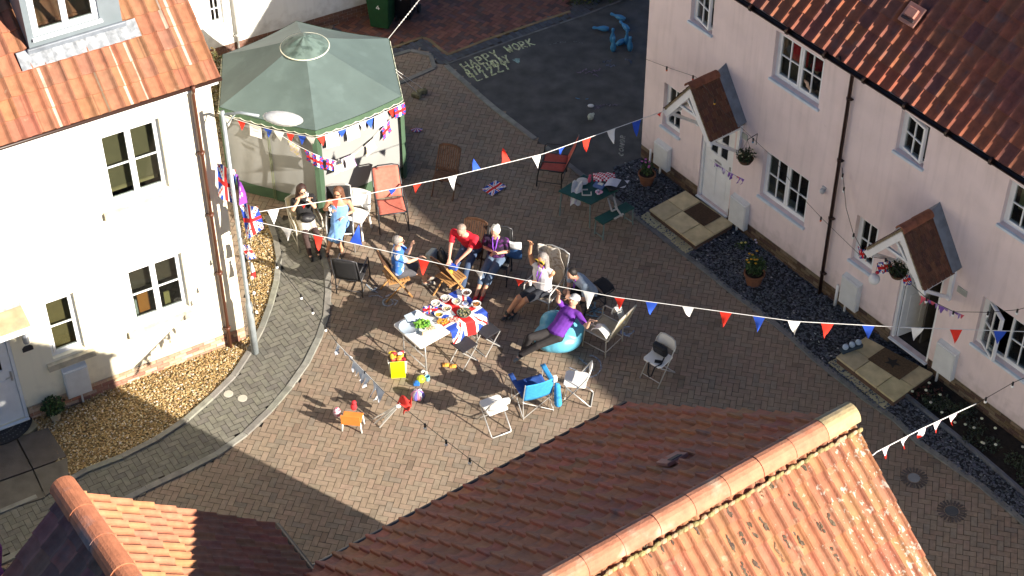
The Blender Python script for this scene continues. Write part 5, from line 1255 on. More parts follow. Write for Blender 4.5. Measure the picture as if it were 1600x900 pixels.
t=thing('slate_weeds','tiny yellow and white flowers growing through the slate above the pansy pot','plants',G(1160,388)); b=B(); leaves(b,(0,0,.06),(.16,.1,.07),90,.025,green); b.obj('foliage',mLeaf,t)
b=B()
for p in ((-.03,0,.14),(.05,.02,.13),(.24,.06,.16),(.26,.03,.12)): b.ell(p,(.025,.025,.015),6,4,c=(.55,.5,.15) if p[0]<.2 else (.6,.55,.65))
b.obj('flower',mAttr,t)
# drain covers & service covers
for px,r,c,lab in (((357,617),.085,(.42,.40,.34),'pale round cover set in the path by the gravel bed, the left of two'),((379,624),.085,(.42,.40,.34),'pale round cover set in the path by the gravel bed, the right of two'),((1428,747),.10,(.22,.23,.24),'grey round cover ringed by paving blocks beside the foreground roof'),((1487,799),.11,(.07,.075,.08),'dark round drain cover ringed by small blocks at the lower right')):
    t=thing('drain_cover',lab,'drain cover',G(*px)); B().lathe([(r,0),(r,.028 if px[0]<500 else .012),(r*.9,.03 if px[0]<500 else .014),(.001,.03 if px[0]<500 else .014)],24,c=c).obj('lid',mAttr,t)
    if px[0]>1000:
        b=B()
        for k in range(22):
            a=2*pi*k/22; R=Matrix.Rotation(a,3,'Z'); b.box(R@V3((r+.075,0,.005)),(.11,.034,.012),R,jit((.10,.08,.07),.2))
        b.obj('block_ring',mAttr,t)
# garden globes on the second step
t=thing('garden_globes','row of three blue-white glass balls in a dark tray on the second step','ornament',G(1330,546,.18),0)
b=B(); v=(G(1344,541,.18)-G(1316,551,.18)); L=v.length; v.normalize(); R=Matrix((v,V3((0,0,1)).cross(v),V3((0,0,1)))).transposed(); b.box((0,0,.04),(L*1.15,.12,.08),R,(.03,.05,.07)); b.obj('tray',mAttr,t,bevel=.02)
for k in (-1,0,1): B().ell(v*k*L*.36+V3((0,0,.12)),(.058,.058,.058),12,10).obj('ball',M('glass_ball',(.38,.48,.60),.15,noise=.3,scale=10),t,smooth=True)
# wheelie bins
def bin_(label,px,rz,c):
    t=thing('wheelie_bin',label,'bin',G(*px),rz); b=B(); vs=[]
    for z,w_,d in ((.08,.42,.46),(.95,.54,.60)):
        vs += [(-w_/2,-d/2,z),(w_/2,-d/2,z),(w_/2,d/2,z),(-w_/2,d/2,z)]
    b.add(vs,[(3,2,1,0),(4,5,6,7),(0,1,5,4),(1,2,6,5),(2,3,7,6),(3,0,4,7)]); b.boxe(-.29,.29,-.32,.32,.93,.98)
    m=M('bin_'+label[:5],c,.5,noise=.15); b.obj('body',m,t,bevel=.03)
    B().boxe(-.3,.3,-.33,.36,.985,1.04).obj('lid',m,t,bevel=.02)
    for s in (-1,1):
        w2=B(); w2.tube([(s*.24,.26,.1),(s*.29,.26,.1)],.1,14); w2.obj('wheel',M('rubber',(.02,.02,.02),.8),t)
    n=B(); y=-.285
    S=[((.02,.10),(-.03,.03)),((-.03,.03),(.05,.03)),((.025,.07),(.025,-.0))]
    for a,e in S: n.bar((a[0],y-.005,.60+a[1]),(e[0],y-.005,.60+e[1]),.016,.006,up=(0,1,0))
    n.obj('number',M('white_mark',(.7,.7,.7),.6),t)
bin_('green wheelie bin numbered 4 behind the gazebo',(598,40),rad(-14),(.012,.06,.022)); bin_('black wheelie bin numbered 4 beside the green one',(632,26),rad(-14),(.012,.012,.014))
# ---------------- chalk ----------------
FONT={'H':[((0,0),(0,1)),((1,0),(1,1)),((0,.5),(1,.5))],'A':[((0,0),(.5,1),(1,0)),((.2,.4),(.8,.4))],'P':[((0,0),(0,1),(.8,.95),(.8,.5),(0,.5))],'Y':[((0,1),(.5,.5),(1,1)),((.5,.5),(.4,-.1))],'W':[((0,1),(.25,0),(.5,.7),(.75,0),(1,1))],
'O':[((.5,0),(0,.3),(.05,.8),(.5,1),(.95,.75),(.95,.25),(.5,0))],'R':[((0,0),(0,1),(.8,.9),(.75,.55),(0,.5),(.9,0))],'K':[((0,0),(0,1)),((.9,1),(0,.45),(1,0))],'B':[((0,0),(0,1),(.7,.95),(.7,.55),(0,.5)),((0,.5),(.85,.4),(.8,.02),(0,0))],'I':[((.5,0),(.5,1)),((.2,1),(.8,1)),((.2,0),(.8,0))],
'T':[((.5,0),(.5,1)),((0,1),(1,1))],'D':[((0,0),(0,1),(.7,.85),(.9,.4),(.6,.05),(0,0))],'L':[((0,1.1),(0,0),(1.1,0))],'Z':[((0,1),(1,1),(0,0),(1,0))],'C':[((.9,.9),(.4,1),(0,.5),(.4,0),(.9,.1))],'N':[((0,0),(0,1),(1,0),(1,1))]}
def ribbon(b,pts,w_,z=.012,c=(1,1,1)):
    for a,e in zip(pts,pts[1:]):
        n=max(1,int((e-a).length/.06))
        for k in range(n):
            p=a.lerp(e,k/n); q=a.lerp(e,(k+1)/n); d=(q-p); 
            if d.length<1e-5: continue
            d.normalize(); s=V3((-d.y,d.x,0))*w_/2*random.uniform(.6,1.25); j=V3((random.uniform(-.006,.006),random.uniform(-.006,.006),0))
            b.add([V3((*(p-s+j).xy,z)),V3((*(q-s).xy,z)),V3((*(q+s).xy,z)),V3((*(p+s+j).xy,z))],[(0,1,2,3)],jit(c,.25))
def chalkmat():
    if 'chalk' in _mc: return _mc['chalk']
    m=M('chalk',rough=.95,attr=True,noise=.3,scale=50); t=m.node_tree; N=t.nodes.new; bs=t.nodes['Principled BSDF']
    tc_=N('ShaderNodeTexCoord'); n=N('ShaderNodeTexNoise'); n.inputs['Scale'].default_value=28; n.inputs['Detail'].default_value=4; t.links.new(tc_.outputs['Object'],n.inputs[0])
    mr=N('ShaderNodeMapRange'); mr.inputs[1].default_value=.35; mr.inputs[2].default_value=.55; mr.inputs[3].default_value=.5; mr.inputs[4].default_value=1; t.links.new(n.outputs[0],mr.inputs[0]); t.links.new(mr.outputs[0],bs.inputs['Alpha']); return m
def chalkword(word,p0,p1,h0,h1,lw=.042,c=(.60,.64,.38),label=None,sp=.3):
    """p0->p1 baseline in photo px, h0/h1: top-of-letter px at each end"""
    b=B(); P0,P1,H0,H1=[G(*p) for p in (p0,p1,h0,h1)]; n=len(word)
    for i,ch in enumerate(word):
        if ch==' ': continue
        for st in FONT[ch]:
            pts=[]
            for (x,y) in st:
                u=(i+x*(1-sp)+sp/2)/n; base=P0.lerp(P1,u); top=H0.lerp(H1,u); pts.append(base+(top-base)*y)
            ribbon(b,pts,lw,c=c)
    o=b.obj('chalk_writing',chalkmat()); prop(o,label,'chalk writing'); return o
chalkword('HAPPY',(727,112),(783,88),(717,101),(773,78),label='pale green chalk word HAPPY on the asphalt')
chalkword('WORK',(794,84),(838,70),(785,74),(830,60),label='pale green chalk word WORK on the asphalt, right of HAPPY')
chalkword('BIRTHDAY',(733,122),(799,96),(725,111),(791,86),label='pale green chalk word BIRTHDAY under the word HAPPY')
chalkword('LIZZY',(744,128),(800,106),(736,118),(791,95),label='pale green chalk word LIZZY in the lowest line')
b=B(); pts=[G(x,y) for x,y in ((800,94),(806,92),(812,92),(812,98),(810,100))]; b.add([(p.x,p.y,.012) for p in pts],[(0,1,2,3,4)],(.28,.42,.38)); prop(b.obj('chalk_heart',chalkmat()),'solid mint chalk heart beside the word LIZZY','chalk drawing')
chalkword('CONOR',(973,246),(977,212),(967,244),(970,210),label='faint upright chalk name on the asphalt by the pink house corner',c=(.30,.30,.26),sp=.35)
def scrib(label,strokes,c,lw=.03):
    b=B()
    for s in strokes: ribbon(b,[G(x,y) for x,y in s],lw,z=.013,c=c)
    prop(b.obj('chalk_drawing',chalkmat()),label,'chalk drawing')
def circ(x,y,rx,ry,a0=0,a1=6.3,n=14): return [(x+rx*cos(a0+(a1-a0)*k/n),y+ry*sin(a0+(a1-a0)*k/n)) for k in range(n+1)]
scrib('grey-white chalk figures on the paving left of the food table',[circ(606,473,8,6),[(598,466),(590,462),(576,464)],[(614,468),(622,471),(616,478)],[(603,464),(614,459),(622,452)],[(578,452),(590,458)],[(572,445),(584,456),(588,450)]],(.33,.38,.44))
scrib('pale blue chalk hatching on the paving beyond the beanbag',[[(918,480),(942,484)],[(920,488),(938,484)],[(922,476),(930,494)],[(930,472),(928,488)],[(912,492),(936,496)],[(925,486),(944,490)]],(.22,.36,.44),.04)
scrib('pale chalk circle with a cross on the paving by the white folding chair',[circ(921,573,18,17,-1.6,2.2),[(905,560),(928,580)],[(890,575),(905,582)],[(912,583),(925,566)]],(.32,.36,.42))
scrib('blue chalk loops on the paving right of the garden chair',[circ(981,517,9,6,0,5),[(968,515),(972,523),(984,526)]],(.30,.36,.48))
rs=random.Random(5)
for lab,cx,cy,sx,sy,c,n in (('smudged pink and lilac chalk scribble in the middle of the asphalt',925,113,17,9,(.22,.17,.24),26),('blue-grey chalk scribble beneath the bowling pins on the asphalt',960,93,17,12,(.16,.19,.26),20),('faint pale chalk scrawl left of the bowling pins',890,66,24,6,(.15,.16,.16),12),('bright blue and pink chalk scribble beside the pale toy on the asphalt',950,170,20,12,(.20,.17,.22),22),('small rough blue chalk patch above the pale toy',911,156,7,2.5,(.10,.25,.42),12)):
    st_=[]
    for q in range(max(2,n//6)):
        x,y=cx+rs.gauss(0,sx*.35),cy+rs.gauss(0,sy*.35); dx_,dy_=rs.choice((-1,1)),rs.uniform(-.6,.6); ln=[]
        for w_ in range(9): x+=dx_*sx*.10+rs.gauss(0,sx*.06); y+=dy_*sy*.12+rs.gauss(0,sy*.10)+(sy*.18 if w_%2 else -sy*.18); ln.append((x,y))
        st_.append(ln)
    scrib(lab,st_,tuple(v*.85 for v in c),.026)
def Gp(px,z): return G(px[0],px[1],z)
def rootfrom(head,z,az,back): p=G(head[0],head[1],z); return V3((p.x,p.y,0))-A(az)*back
r1=rootfrom((471,294),1.22,160,-.08); r2=rootfrom((528,299),1.22,182,-.08); r3=rootfrom((623,376),1.24,84,.05); r4=rootfrom((718,372),1.10,204,.50)
r5=rootfrom((774,362),1.20,196,.10); r6=rootfrom((847,406),1.22,216,.02); r7=V3((*G(921,452,.45).xy,0))
# ---------------- furniture ----------------
mWP=M('white_plastic',(.74,.73,.70),.4,noise=.05); mGreyTube=M('grey_tube',(.50,.50,.49),.35,metal=.5,noise=.1)
def folding_chair(label,loc,az,group=None):
    t=thing('folding_chair',label,'chair',loc,rz_of(az),group)
    f=B(); w_=.20
    f.tube([(-w_,.24,.01),(-w_,-.06,.46),(-w_,-.20,.70),(-w_*.8,-.235,.79),(-w_*.4,-.245,.82),(w_*.4,-.245,.82),(w_*.8,-.235,.79),(w_,-.20,.70),(w_,-.06,.46),(w_,.24,.01)],.0115,8)
    f.tube([(-w_,.18,.09),(w_,.18,.09)],.008,6); f.obj('front_frame',mGreyTube,t,smooth=True)
    f=B(); w2=.185; f.tube([(-w2,.17,.44),(-w2,-.26,.03),(-w2*.93,-.28,.012),(w2*.93,-.28,.012),(w2,-.26,.03),(w2,.17,.44)],.0115,8); f.obj('rear_frame',mGreyTube,t,smooth=True)
    s=B(); s.prism([(-.19,-.14),(-.175,-.18),(.175,-.18),(.19,-.14),(.20,.16),(.16,.21),(-.16,.21),(-.20,.16)],.445,.475); s.obj('seat',mWP,t,bevel=.010)
    bk=B(); bk.grid(lambda u,v:V3(((u-.5)*.40*(1-.35*max(0,v-.55)**1.0*1.2),-.185-.05*v-.025*cos((u-.5)*3),.60+.215*v*(1-.25*(2*u-1)**2*v))),12,8); bk.obj('backrest',mWP,t,smooth=True,solid=.014)
    return t
folding_chair('white folding chair nearest the foreground roof with its seat facing the food table',offs(G(772,634,.46),-27,0.0)*V3((1,1,0)) if False else V3((*G(772,634,.46).xy,0)),-27)
folding_chair('white folding chair beside the chalk circle, right of the blue camping chair',V3((*G(901,593,.46).xy,0)),-80)
folding_chair('white folding chair holding a black bag, alone in the shade on the right',V3((*G(1029,559,.46).xy,0)),222)
o=V3((*G(1029,559,.46).xy,0)); bg=thing('shoulder_bag','black shoulder bag with hanging strap on the shaded white folding chair','bag',o+V3((0,0,.48)),rz_of(222))
b=B(); b.box((.02,-.06,.13),(.28,.12,.24),Matrix.Rotation(-.25,3,'X')); b.obj('body',M('black_leather',(.015,.015,.018),.5,noise=.2,bump=.2),bg,bevel=.04)
b=B(); b.tube([(-.12,0,.06),(-.15,.12,.01),(-.10,.23,-.02),(-.05,.245,-.25),(-.01,.25,-.30),(.03,.245,-.22),(.04,.22,0)],.014,6); b.box((-.08,.10,.01),(.14,.07,.012),Matrix.Rotation(.5,3,'Z')); b.obj('strap',M('black_leather'),bg)
mPhone=M('pale_blue_item',(.35,.5,.6),.5)
# blue camping chair
t=thing('camping_chair','bright blue folding camping chair with its carry bag hanging from the arm','chair',V3((*G(832,606,.42).xy,0)),rz_of(-22))
bl=clothm('campblue',(.03,.25,.55)); bd=clothm('campnavy',(.015,.06,.25))
b=B(); b.grid(lambda u,v:V3(((u-.5)*.52,.24-.44*v,.42-.05*sin(pi*u)*sin(pi*v)+.02*(1-v))),10,8); b.obj('seat',bd,t,smooth=True,solid=.006)
b=B(); b.grid(lambda u,v:V3(((u-.5)*.54,-.22-.10*v-.03*sin(pi*u),.40+.46*v)),10,8); b.obj('backrest',bl,t,smooth=True,solid=.006)
for s in (-1,1):
    a=B(); a.grid(lambda u,v:V3((s*.30+(u-.5)*.09,.27-.50*v,.63-.02*sin(pi*v)+.02*v)),3,6); a.obj('armrest',bd if s<0 else bl,t,smooth=True,solid=.01)
    f=B(); f.tube([(s*.28,-.27,.0),(s*.27,-.23,.42),(s*.27,-.33,.88)],.009,6); f.tube([(s*.28,.26,.0),(s*.29,.24,.62)],.009,6); f.tube([(s*.28,.25,.03),(s*.27,-.25,.40)],.008,6); f.tube([(s*.28,-.25,.03),(s*.27,.25,.40)],.008,6); f.obj('side_frame',mGreyTube,t)
f=B(); f.tube([(-.28,-.27,.03),(.27,-.24,.38)],.008,6); f.tube([(.28,-.27,.03),(-.27,-.24,.38)],.008,6); f.tube([(-.28,.26,.03),(.27,.25,.38)],.008,6); f.tube([(.28,.26,.03),(-.27,.25,.38)],.008,6); f.obj('cross_frame',mGreyTube,t)
b=B(); cap(b,(.33,-.30,.62),(.34,-.33,.22),.055,.07); b.tube([(.30,-.28,.70),(.33,-.30,.62)],.012,6); meshvox(b,'carry_bag',bl,t,vox=.014)
B().box((.28,-.31,.82),(.07,.06,.12)).obj('label_patch',mWP,t,bevel=.01)
# tubular garden chairs
def arm_chair(name,label,loc,az,frame,fab,w_=.52,back=.62,seat=.42,rake=.22,group=None,cat='chair',arms=True,depth=.48,curved=False):
    t=thing(name,label,cat,loc,rz_of(az),group); h=w_/2
    for s in (-1,1):
        f=B(); f.tube([(s*h,-.20,0),(s*h,-.20,seat-.04),(s*h,-depth/2,seat),(s*h,-depth/2-rake*.5,seat+back*.5),(s*h*.95,-depth/2-rake,seat+back)],.0135,8)
        if arms: f.tube([(s*h*1.04,.30,0),(s*h*1.04,.24,seat+.18),(s*h*1.06,.20,seat+.22),(s*h*1.05,-.05,seat+.23),(s*h,-depth/2-rake*.25,seat+.24)],.0135,8)
        else: f.tube([(s*h,.26,0),(s*h,.22,seat)],.0135,8)
        f.tube([(s*h,-.20,.12),(s*h,.27,.12)],.009,6); f.tube([(s*h,-depth/2,seat),(s*h,depth/2,seat)],.0135,8); f.obj('side_frame',frame,t,smooth=True)
    f=B(); f.tube([(-h*.95,-depth/2-rake,seat+back),(-h*.5,-depth/2-rake-.02,seat+back+.03),(h*.5,-depth/2-rake-.02,seat+back+.03),(h*.95,-depth/2-rake,seat+back)],.0135,8); f.tube([(-h,depth/2,seat),(h,depth/2,seat)],.0135,8); f.tube([(-h,-.20,.12),(h,-.20,.12)],.009,6); f.obj('cross_frame',frame,t,smooth=True)
    B().grid(lambda u,v:V3(((u-.5)*w_*.95,depth/2-depth*v,seat-.02*sin(pi*u)+.004)),8,8).obj('seat',fab,t,smooth=True,solid=.012)
    B().grid(lambda u,v:V3(((u-.5)*w_*.93,-depth/2-rake*v-.02*sin(pi*u),seat+.03+back*.95*v)),8,8).obj('backrest',fab,t,smooth=True,solid=.012)
    return t
mBeigeMet=M('beige_metal',(.50,.47,.40),.5,noise=.1); mBeigeFab=clothm('beigefab',(.42,.36,.24)); mSalmon=clothm('salmon',(.48,.14,.10)); mRedC=clothm('redcushion',(.35,.07,.05)); mMesh=clothm('blackmesh',(.018,.018,.02)); mCharF=M('charcoal_metal',(.05,.05,.055),.4,metal=.3)
arm_chair('garden_chair','beige garden chair with a pale towel on its back, right of the beanbag',V3((*G(946,512,.42).xy,0)),-52,mBeigeMet,mBeigeFab)
tw=thing('towel','pale towel draped over the corner of the beige garden chair','towel',G(968,486,.98),rz_of(-52))
b=B(); b.grid(lambda u,v:V3(((u-.5)*.16,.0+.10*cos(v*pi*1.0)+.02*sin(u*9),.10-abs(v-.35)*.52+.015*sin(u*7+v*5))),8,12); b.obj('cloth',clothm('towel',(.62,.63,.60)),tw,smooth=True,solid=.012)
tw=thing('towel','pale towel bundled over the near arm of the beige garden chair','towel',G(940,514,.68),rz_of(-52))
b=B(); b.grid(lambda u,v:V3(((u-.5)*.18,.16*cos(v*pi),.05-abs(v-.5)*.25+.02*sin(u*8+v*4))),8,10); b.obj('cloth',clothm('towel'),tw,smooth=True,solid=.012)
def recl(label,px,az,fab,frame,**k): return arm_chair('garden_recliner',label,V3((*G(*px,.42).xy,0)),az,frame,fab,**k)
recl('salmon pink reclining garden chair in the sun in front of the gazebo corner',(611,322),168,mSalmon,mCharF,w_=.54,back=.52,rake=.34)
recl('dark red cushioned metal armchair standing in the shade near the asphalt',(866,254),-78,mRedC,mBlackMetal,w_=.56,back=.55,rake=.2)
arm_chair('garden_chair','black mesh folding armchair in the foreground of the two women',V3((*G(549,424,.42).xy,0)),12,mCharF,mMesh,w_=.50,back=.60,rake=.16)
arm_chair('garden_chair','pale metal armchair under the woman in the black top',r1,158,mBeigeMet,mBeigeFab,w_=.50,back=.34)
arm_chair('garden_chair','black high backed folding chair under the woman in the blue dress',r2-A(176)*.03,176,mGreyTube,mMesh,w_=.48,back=.70,rake=.1)
pc=thing('plastic_chair','white plastic chair tucked behind the woman in the blue dress','chair',V3((*G(556,336,.42).xy,0)),rz_of(200))
b=B(); b.grid(lambda u,v:V3(((u-.5)*.42,.2-.4*v,.42)),4,4); b.obj('seat',mWP,pc,solid=.02)
b=B(); b.grid(lambda u,v:V3(((u-.5)*.42,-.2-.08*v-.04*cos((u-.5)*3),.44+.38*v)),6,6); b.obj('backrest',mWP,pc,smooth=True,solid=.02)
for s in (-1,1):
    for q in (-1,1): B().tube([(s*.21,q*.21,0),(s*.18,q*.17,.42)],.02,6).obj('leg',mWP,pc)
mWood=M('teak_dark',(.075,.035,.018),.7,noise=.3,scale=12); mWoodSun=M('teak_sunlit',(.36,.19,.07),.6,noise=.25,scale=12)  # sun on seats and legs, shade on backs put into two tones
def slat_chair(label,loc,az,wood,w_=.44,back=.52,group=None,lwood=None):
    t=thing('slatted_chair',label,'chair',loc,rz_of(az),group); h=w_/2; lw=lwood or wood
    for s in (-1,1):
        f=B(); f.bar((s*h,.24,0),(s*h,-.26,.95*.5+.45),.022,.035) ; f.obj('back_leg',lw,t,bevel=.004)
        f=B(); f.bar((s*(h-.03),-.26,0),(s*(h-.03),.18,.44),.022,.035); f.obj('front_leg',lw,t,bevel=.004)
    b=B()
    for k in range(8): y=.20-k*.052; b.boxe(-h+.02,h-.02,y-.02,y+.02,.435,.452)
    b.boxe(-h+.01,-h+.035,-.19,.22,.41,.434); b.boxe(h-.035,h-.01,-.19,.22,.41,.434); b.obj('seat',lw,t)
    b=B(); n=9
    for k in range(n):
        x=-h+.04+(w_-.08)*k/(n-1); zt=.94+.03*math.sqrt(max(0,1-((x)/(h))**2)); b.bar((x,-.06,.53),(x,-.255,zt-.02),.028,.012,up=(0,1,0))
    b.bar((-h+.01,-.05,.52),(h-.01,-.05,.52),.05,.02,up=(0,0,1))
    pts=[(-h,-.262,.90),(-h*.7,-.27,.945),(0,-.275,.965),(h*.7,-.27,.945),(h,-.262,.90)]
    for a,e in zip(pts,pts[1:]): b.bar(a,e,.022,.05,up=(0,0,1))
    b.obj('backrest',wood,t); return t
slat_chair('dark wooden slatted chair standing empty in the shade behind the group',V3((*G(697,272,.44).xy,0)),200,M('teak_brown',(.13,.065,.035),.7,noise=.3,scale=12))  # one even brown wood for this chair
slat_chair('wooden slatted chair under the man in the blue and white top',r3-A(70)*.05,70,mWood,lwood=mWoodSun)
slat_chair('empty wooden slatted chair with sunlit golden seat next to the food table',V3((*G(703,432,.44).xy,0)),48,mWood,lwood=mWoodSun)
slat_chair('wooden slatted chair behind the man in the red polo shirt',r4,200,mWood,back=.6)
arm_chair('garden_chair','dark folding chair under the woman in purple with a white and blue jacket over it',r5-A(192)*.03,192,mCharF,mMesh,w_=.44,back=.5,rake=.08,arms=False)
arm_chair('garden_chair','tall wicker backed lounge chair under the woman in novelty glasses',r6-A(213)*.05,213,mGreyTube,clothm('wicker',(.36,.30,.23)),w_=.52,back=.66,rake=.22)
arm_chair('garden_chair','low dark folding chair under the man bending forward in grey',r7-A(238)*.02,238,mCharF,mMesh,w_=.40,back=.05,seat=.34,arms=False,depth=.36)
jk=thing('jacket','white and blue jacket hung over the chair behind the woman in purple','jacket',V3((*G(796,383,.8).xy,.42)),rz_of(190))
b=B(); b.grid(lambda u,v:V3(((u-.5)*.46,.02+.05*cos(v*pi)+.02*sin(u*8),.52-abs(v-.25)*.62+.01*sin(u*11))),10,12,lambda u,v:(.72,.73,.74) if v<.62 else (.05,.14,.36)); b.obj('cloth',mFlag,jk,smooth=True,solid=.015)
sw=thing('shawl','pale net shawl draped over the tall chair back behind the woman in novelty glasses','shawl',V3((*G(862,405,.95).xy,0)),rz_of(213))
b=B(); b.grid(lambda u,v:V3(((u-.5)*.62*(1-.25*v)+.02*sin(v*9),-.02-.03*sin(u*10)+.10*v-.05*cos((u-.5)*3),1.26-.78*(1-v)+.03*sin(u*7))),16,14); b.obj('cloth',clothm('net',(.50,.47,.42),c2=(.33,.28,.23),c2s=14),sw,smooth=True,solid=.008)
# orange toddler chair
t=thing('toddler_chair','small orange toddler chair with white legs and toys on its seat','chair',G(552,668),rz_of(8))
for sx in (-1,1):
    for sy in (-1,1): B().tube([(sx*.17,sy*.11,0),(sx*.15,sy*.10,.24)],.016,8).obj('leg',mWP,t,smooth=True)
B().boxe(-.17,.17,-.12,.12,.24,.265).obj('seat',M('orange_cloth',(.72,.22,.04),.6,noise=.1),t,bevel=.01)
B().grid(lambda u,v:V3(((u-.5)*.33,-.13-.02*v,.20+.22*v)),4,4).obj('backrest',M('orange_cloth',(.72,.22,.04),.6,noise=.1),t,solid=.02)
ty=thing('soft_toy','red soft toy sitting on the orange toddler chair','toy',G(553,640,.28)); b=B(); b.ell((0,0,.07),(.06,.05,.08)); b.ell((.01,0,.17),(.045,.045,.045)); meshvox(b,'body',clothm('toyred',(.6,.03,.04)),ty,vox=.01)
ty=thing('drawstring_bag','pink striped bag hanging at the left of the orange toddler chair','bag',G(527,648,.15)); b=B(); b.ell((0,0,.06),(.07,.05,.12)); meshvox(b,'body',clothm('striped',(.55,.45,.5),c2=(.5,.1,.15),c2s=20),ty,vox=.01)
# collapsed camping chair
t=thing('collapsed_chair','collapsed red camping chair leaning with its bundle of grey poles splayed','chair',G(596,664)); tops=G(628,630,.55)-G(596,664)
for k,(x,y) in enumerate(((582,655),(587,659),(593,668),(598,660),(590,650),(585,662),(601,655),(594,656))):
    p=G(x,y)-G(596,664); e=tops+V3((random.uniform(-.09,.07),random.uniform(-.06,.06),random.uniform(-.04,.04))); B().tube([p,e],.011,6).obj('pole',M('pale_tube',(.62,.63,.60),.35,metal=.3),t)
b=B(); b.grid(lambda u,v:tops+V3((-.08+.24*u,-.10+.20*v,.05+.05*sin(u*8+v*5)-.09*(u-.5)**2*4)),10,10); b.obj('seat',clothm('campred',(.62,.04,.03)),t,smooth=True,solid=.01)
b=B(); b.grid(lambda u,v:tops+V3((.02+.14*u,-.08+.20*v,-.20+.22*u+.05*sin(u*7+v*6))),8,8); b.obj('backrest',clothm('campred'),t,smooth=True,solid=.01)
b=B(); b.ell(tops+V3((-.06,-.12,.05)),(.05,.04,.03)); b.obj('cup_holder',mWP,t,smooth=True)
ub=thing('union_ball','round crumpled union flag balloon on the paving beside the collapsed red chair','balloon',G(653,624))
b=B(); b.grid(lambda u,v:V3((.11*sin(pi*v)*cos(2*pi*u)*(1+.12*cos(12*pi*u)),.11*sin(pi*v)*sin(2*pi*u)*(1+.12*cos(12*pi*u)),.11-.11*cos(pi*v))),36,14,lambda u,v:(.65,.25,.35) if int(u*12)%3==0 else ((.7,.68,.75) if int(u*12)%3==1 else (.12,.10,.35))); b.obj('cloth',mFlag,ub,smooth=True)
# ---------------- food table ----------------
tcn=[G(612,504,.74),G(713,455,.74),G(762,483,.74),G(658,547,.74)]; tcen=sum(tcn,V3())/4; tcen.z=0
uu=((tcn[1]-tcn[0])+(tcn[2]-tcn[3])); LU=uu.length/2; uu.normalize(); vv_=V3((-uu.y,uu.x,0)); LV=((tcn[0]-tcn[3]).length+(tcn[1]-tcn[2]).length)/2*.97
tbl=thing('folding_table','white folding table with rounded corners and grey legs, set with party food','table',tcen,math.atan2(uu.y,uu.x))
a_,c_=LU/2,LV/2; r=.05
poly=[]
for sx,sy,a0 in ((1,1,0),(-1,1,90),(-1,-1,180),(1,-1,270)):
    for k in range(5): a=rad(a0+k*22.5); poly.append((sx*(a_-r)+r*cos(a),sy*(c_-r)+r*sin(a)))
B().prism(poly,.70,.74).obj('tabletop',mWP,tbl,bevel=.008)
for s in (-1,1):
    x=s*(a_-.16); lg=B(); lg.tube([(x,-c_+.08,.70),(x,-c_+.06,.0)],.014,8); lg.tube([(x,c_-.08,.70),(x,c_-.06,.0)],.014,8); lg.tube([(x,-c_+.06,.10),(x,c_-.06,.10)],.012,8); lg.tube([(x,0,.36),(x-s*.35,0,.69)],.010,8); lg.tube([(x,-c_+.07,.36),(x,c_-.07,.36)],.010,8); lg.obj('leg_frame',mGreyTube,tbl,smooth=True)
TM=Matrix.Translation(tcen)@Matrix.Rotation(math.atan2(uu.y,uu.x),4,'Z'); TMi=TM.inverted()
tcl=thing('tablecloth','union flag tablecloth covering the right half of the white table and hanging over its edge','tablecloth',tcen,math.atan2(uu.y,uu.x))
def tf(u,v):
    x=-.06+(a_+.10)*u*1.02+.02*sin(v*8); y=c_*.98-(LV+.34)*v
    z=.747+.003*sin(u*14)
    if y<-c_: z-=(-c_-y)*.97; y=-c_-.015-.03*sin(u*13)-.02
    if x>a_: z-=(x-a_)*.9; x=a_+.012
    return V3((x,y,z))
B().grid(tf,50,44,lambda u,v:uj(v,u)).obj('cloth',mFlag,tcl,smooth=True)
def onT(px,py,z=.755): return G(px,py,z)
def bowl(label,px,py,r,h,food,c=(.78,.77,.74),group='white bowls of food on the table'):
    t=thing('bowl',label,'bowl',onT(px,py),0,group); B().lathe([(r*.6,0),(r*.97,h*.93),(r*1.04,h),(r*.93,h),(r*.58,.012),(.001,.012)],20,c=c).obj('bowl_shell',mAttr,t,smooth=True)
    if food:
        b=B()
        for k in range(26): a=random.uniform(0,6.3); q=r*.72*math.sqrt(random.random()); b.ell((q*cos(a),q*sin(a),h*.55+random.uniform(0,.012)),(.018,.014,.010),6,4,Matrix.Rotation(random.uniform(0,3),3,'Z'),jit(food,.3))
        b.obj('food',mAttr,t)
W9=(.78,.77,.74)
for px,py,r,f,lab in ((729,461,.085,(.10,.05,.04),'white bowl of dark berries at the far right corner of the table'),(696,470,.085,(.6,.55,.45),'white bowl of pale dip, farthest left of the far row on the table'),(681,478,.085,(.62,.58,.5),'empty looking white bowl left of the other bowls on the table'),(698,486,.085,(.5,.42,.25),'white bowl of beige snacks in the middle of the table'),(686,495,.08,(.55,.38,.05),'white bowl of yellow snacks above the heap of orange crisps'),(744,479,.085,(.5,.22,.06),'white bowl of orange crisps at the right edge of the table'),(713,475,.08,(.6,.5,.35),'white bowl of nuts between the far bowls'),(727,477,.055,(.25,.3,.5),'small bluish white bowl beside the big glass dish')): bowl(lab,px,py,r,.075 if r>.06 else .05,f)
ds=thing('serving_dish','dark glass serving dish of mixed greens near the right of the table','dish',onT(725,491)); B().lathe([(.10,0),(.13,.05),(.12,.05),(.09,.01),(.001,.01)],20,c=(.10,.12,.10)).obj('dish',mAttr,ds,smooth=True)
b=B(); 
for k in range(40): a=random.uniform(0,6.3); q=.10*math.sqrt(random.random()); b.ell((q*cos(a),q*sin(a),.04+random.uniform(0,.02)),(.02,.015,.010),6,4,Matrix.Rotation(random.uniform(0,3),3,'Z'),random.choice([(.10,.12,.04),(.3,.25,.1),(.04,.05,.03),(.35,.3,.2)]))
b.obj('food',mAttr,ds)
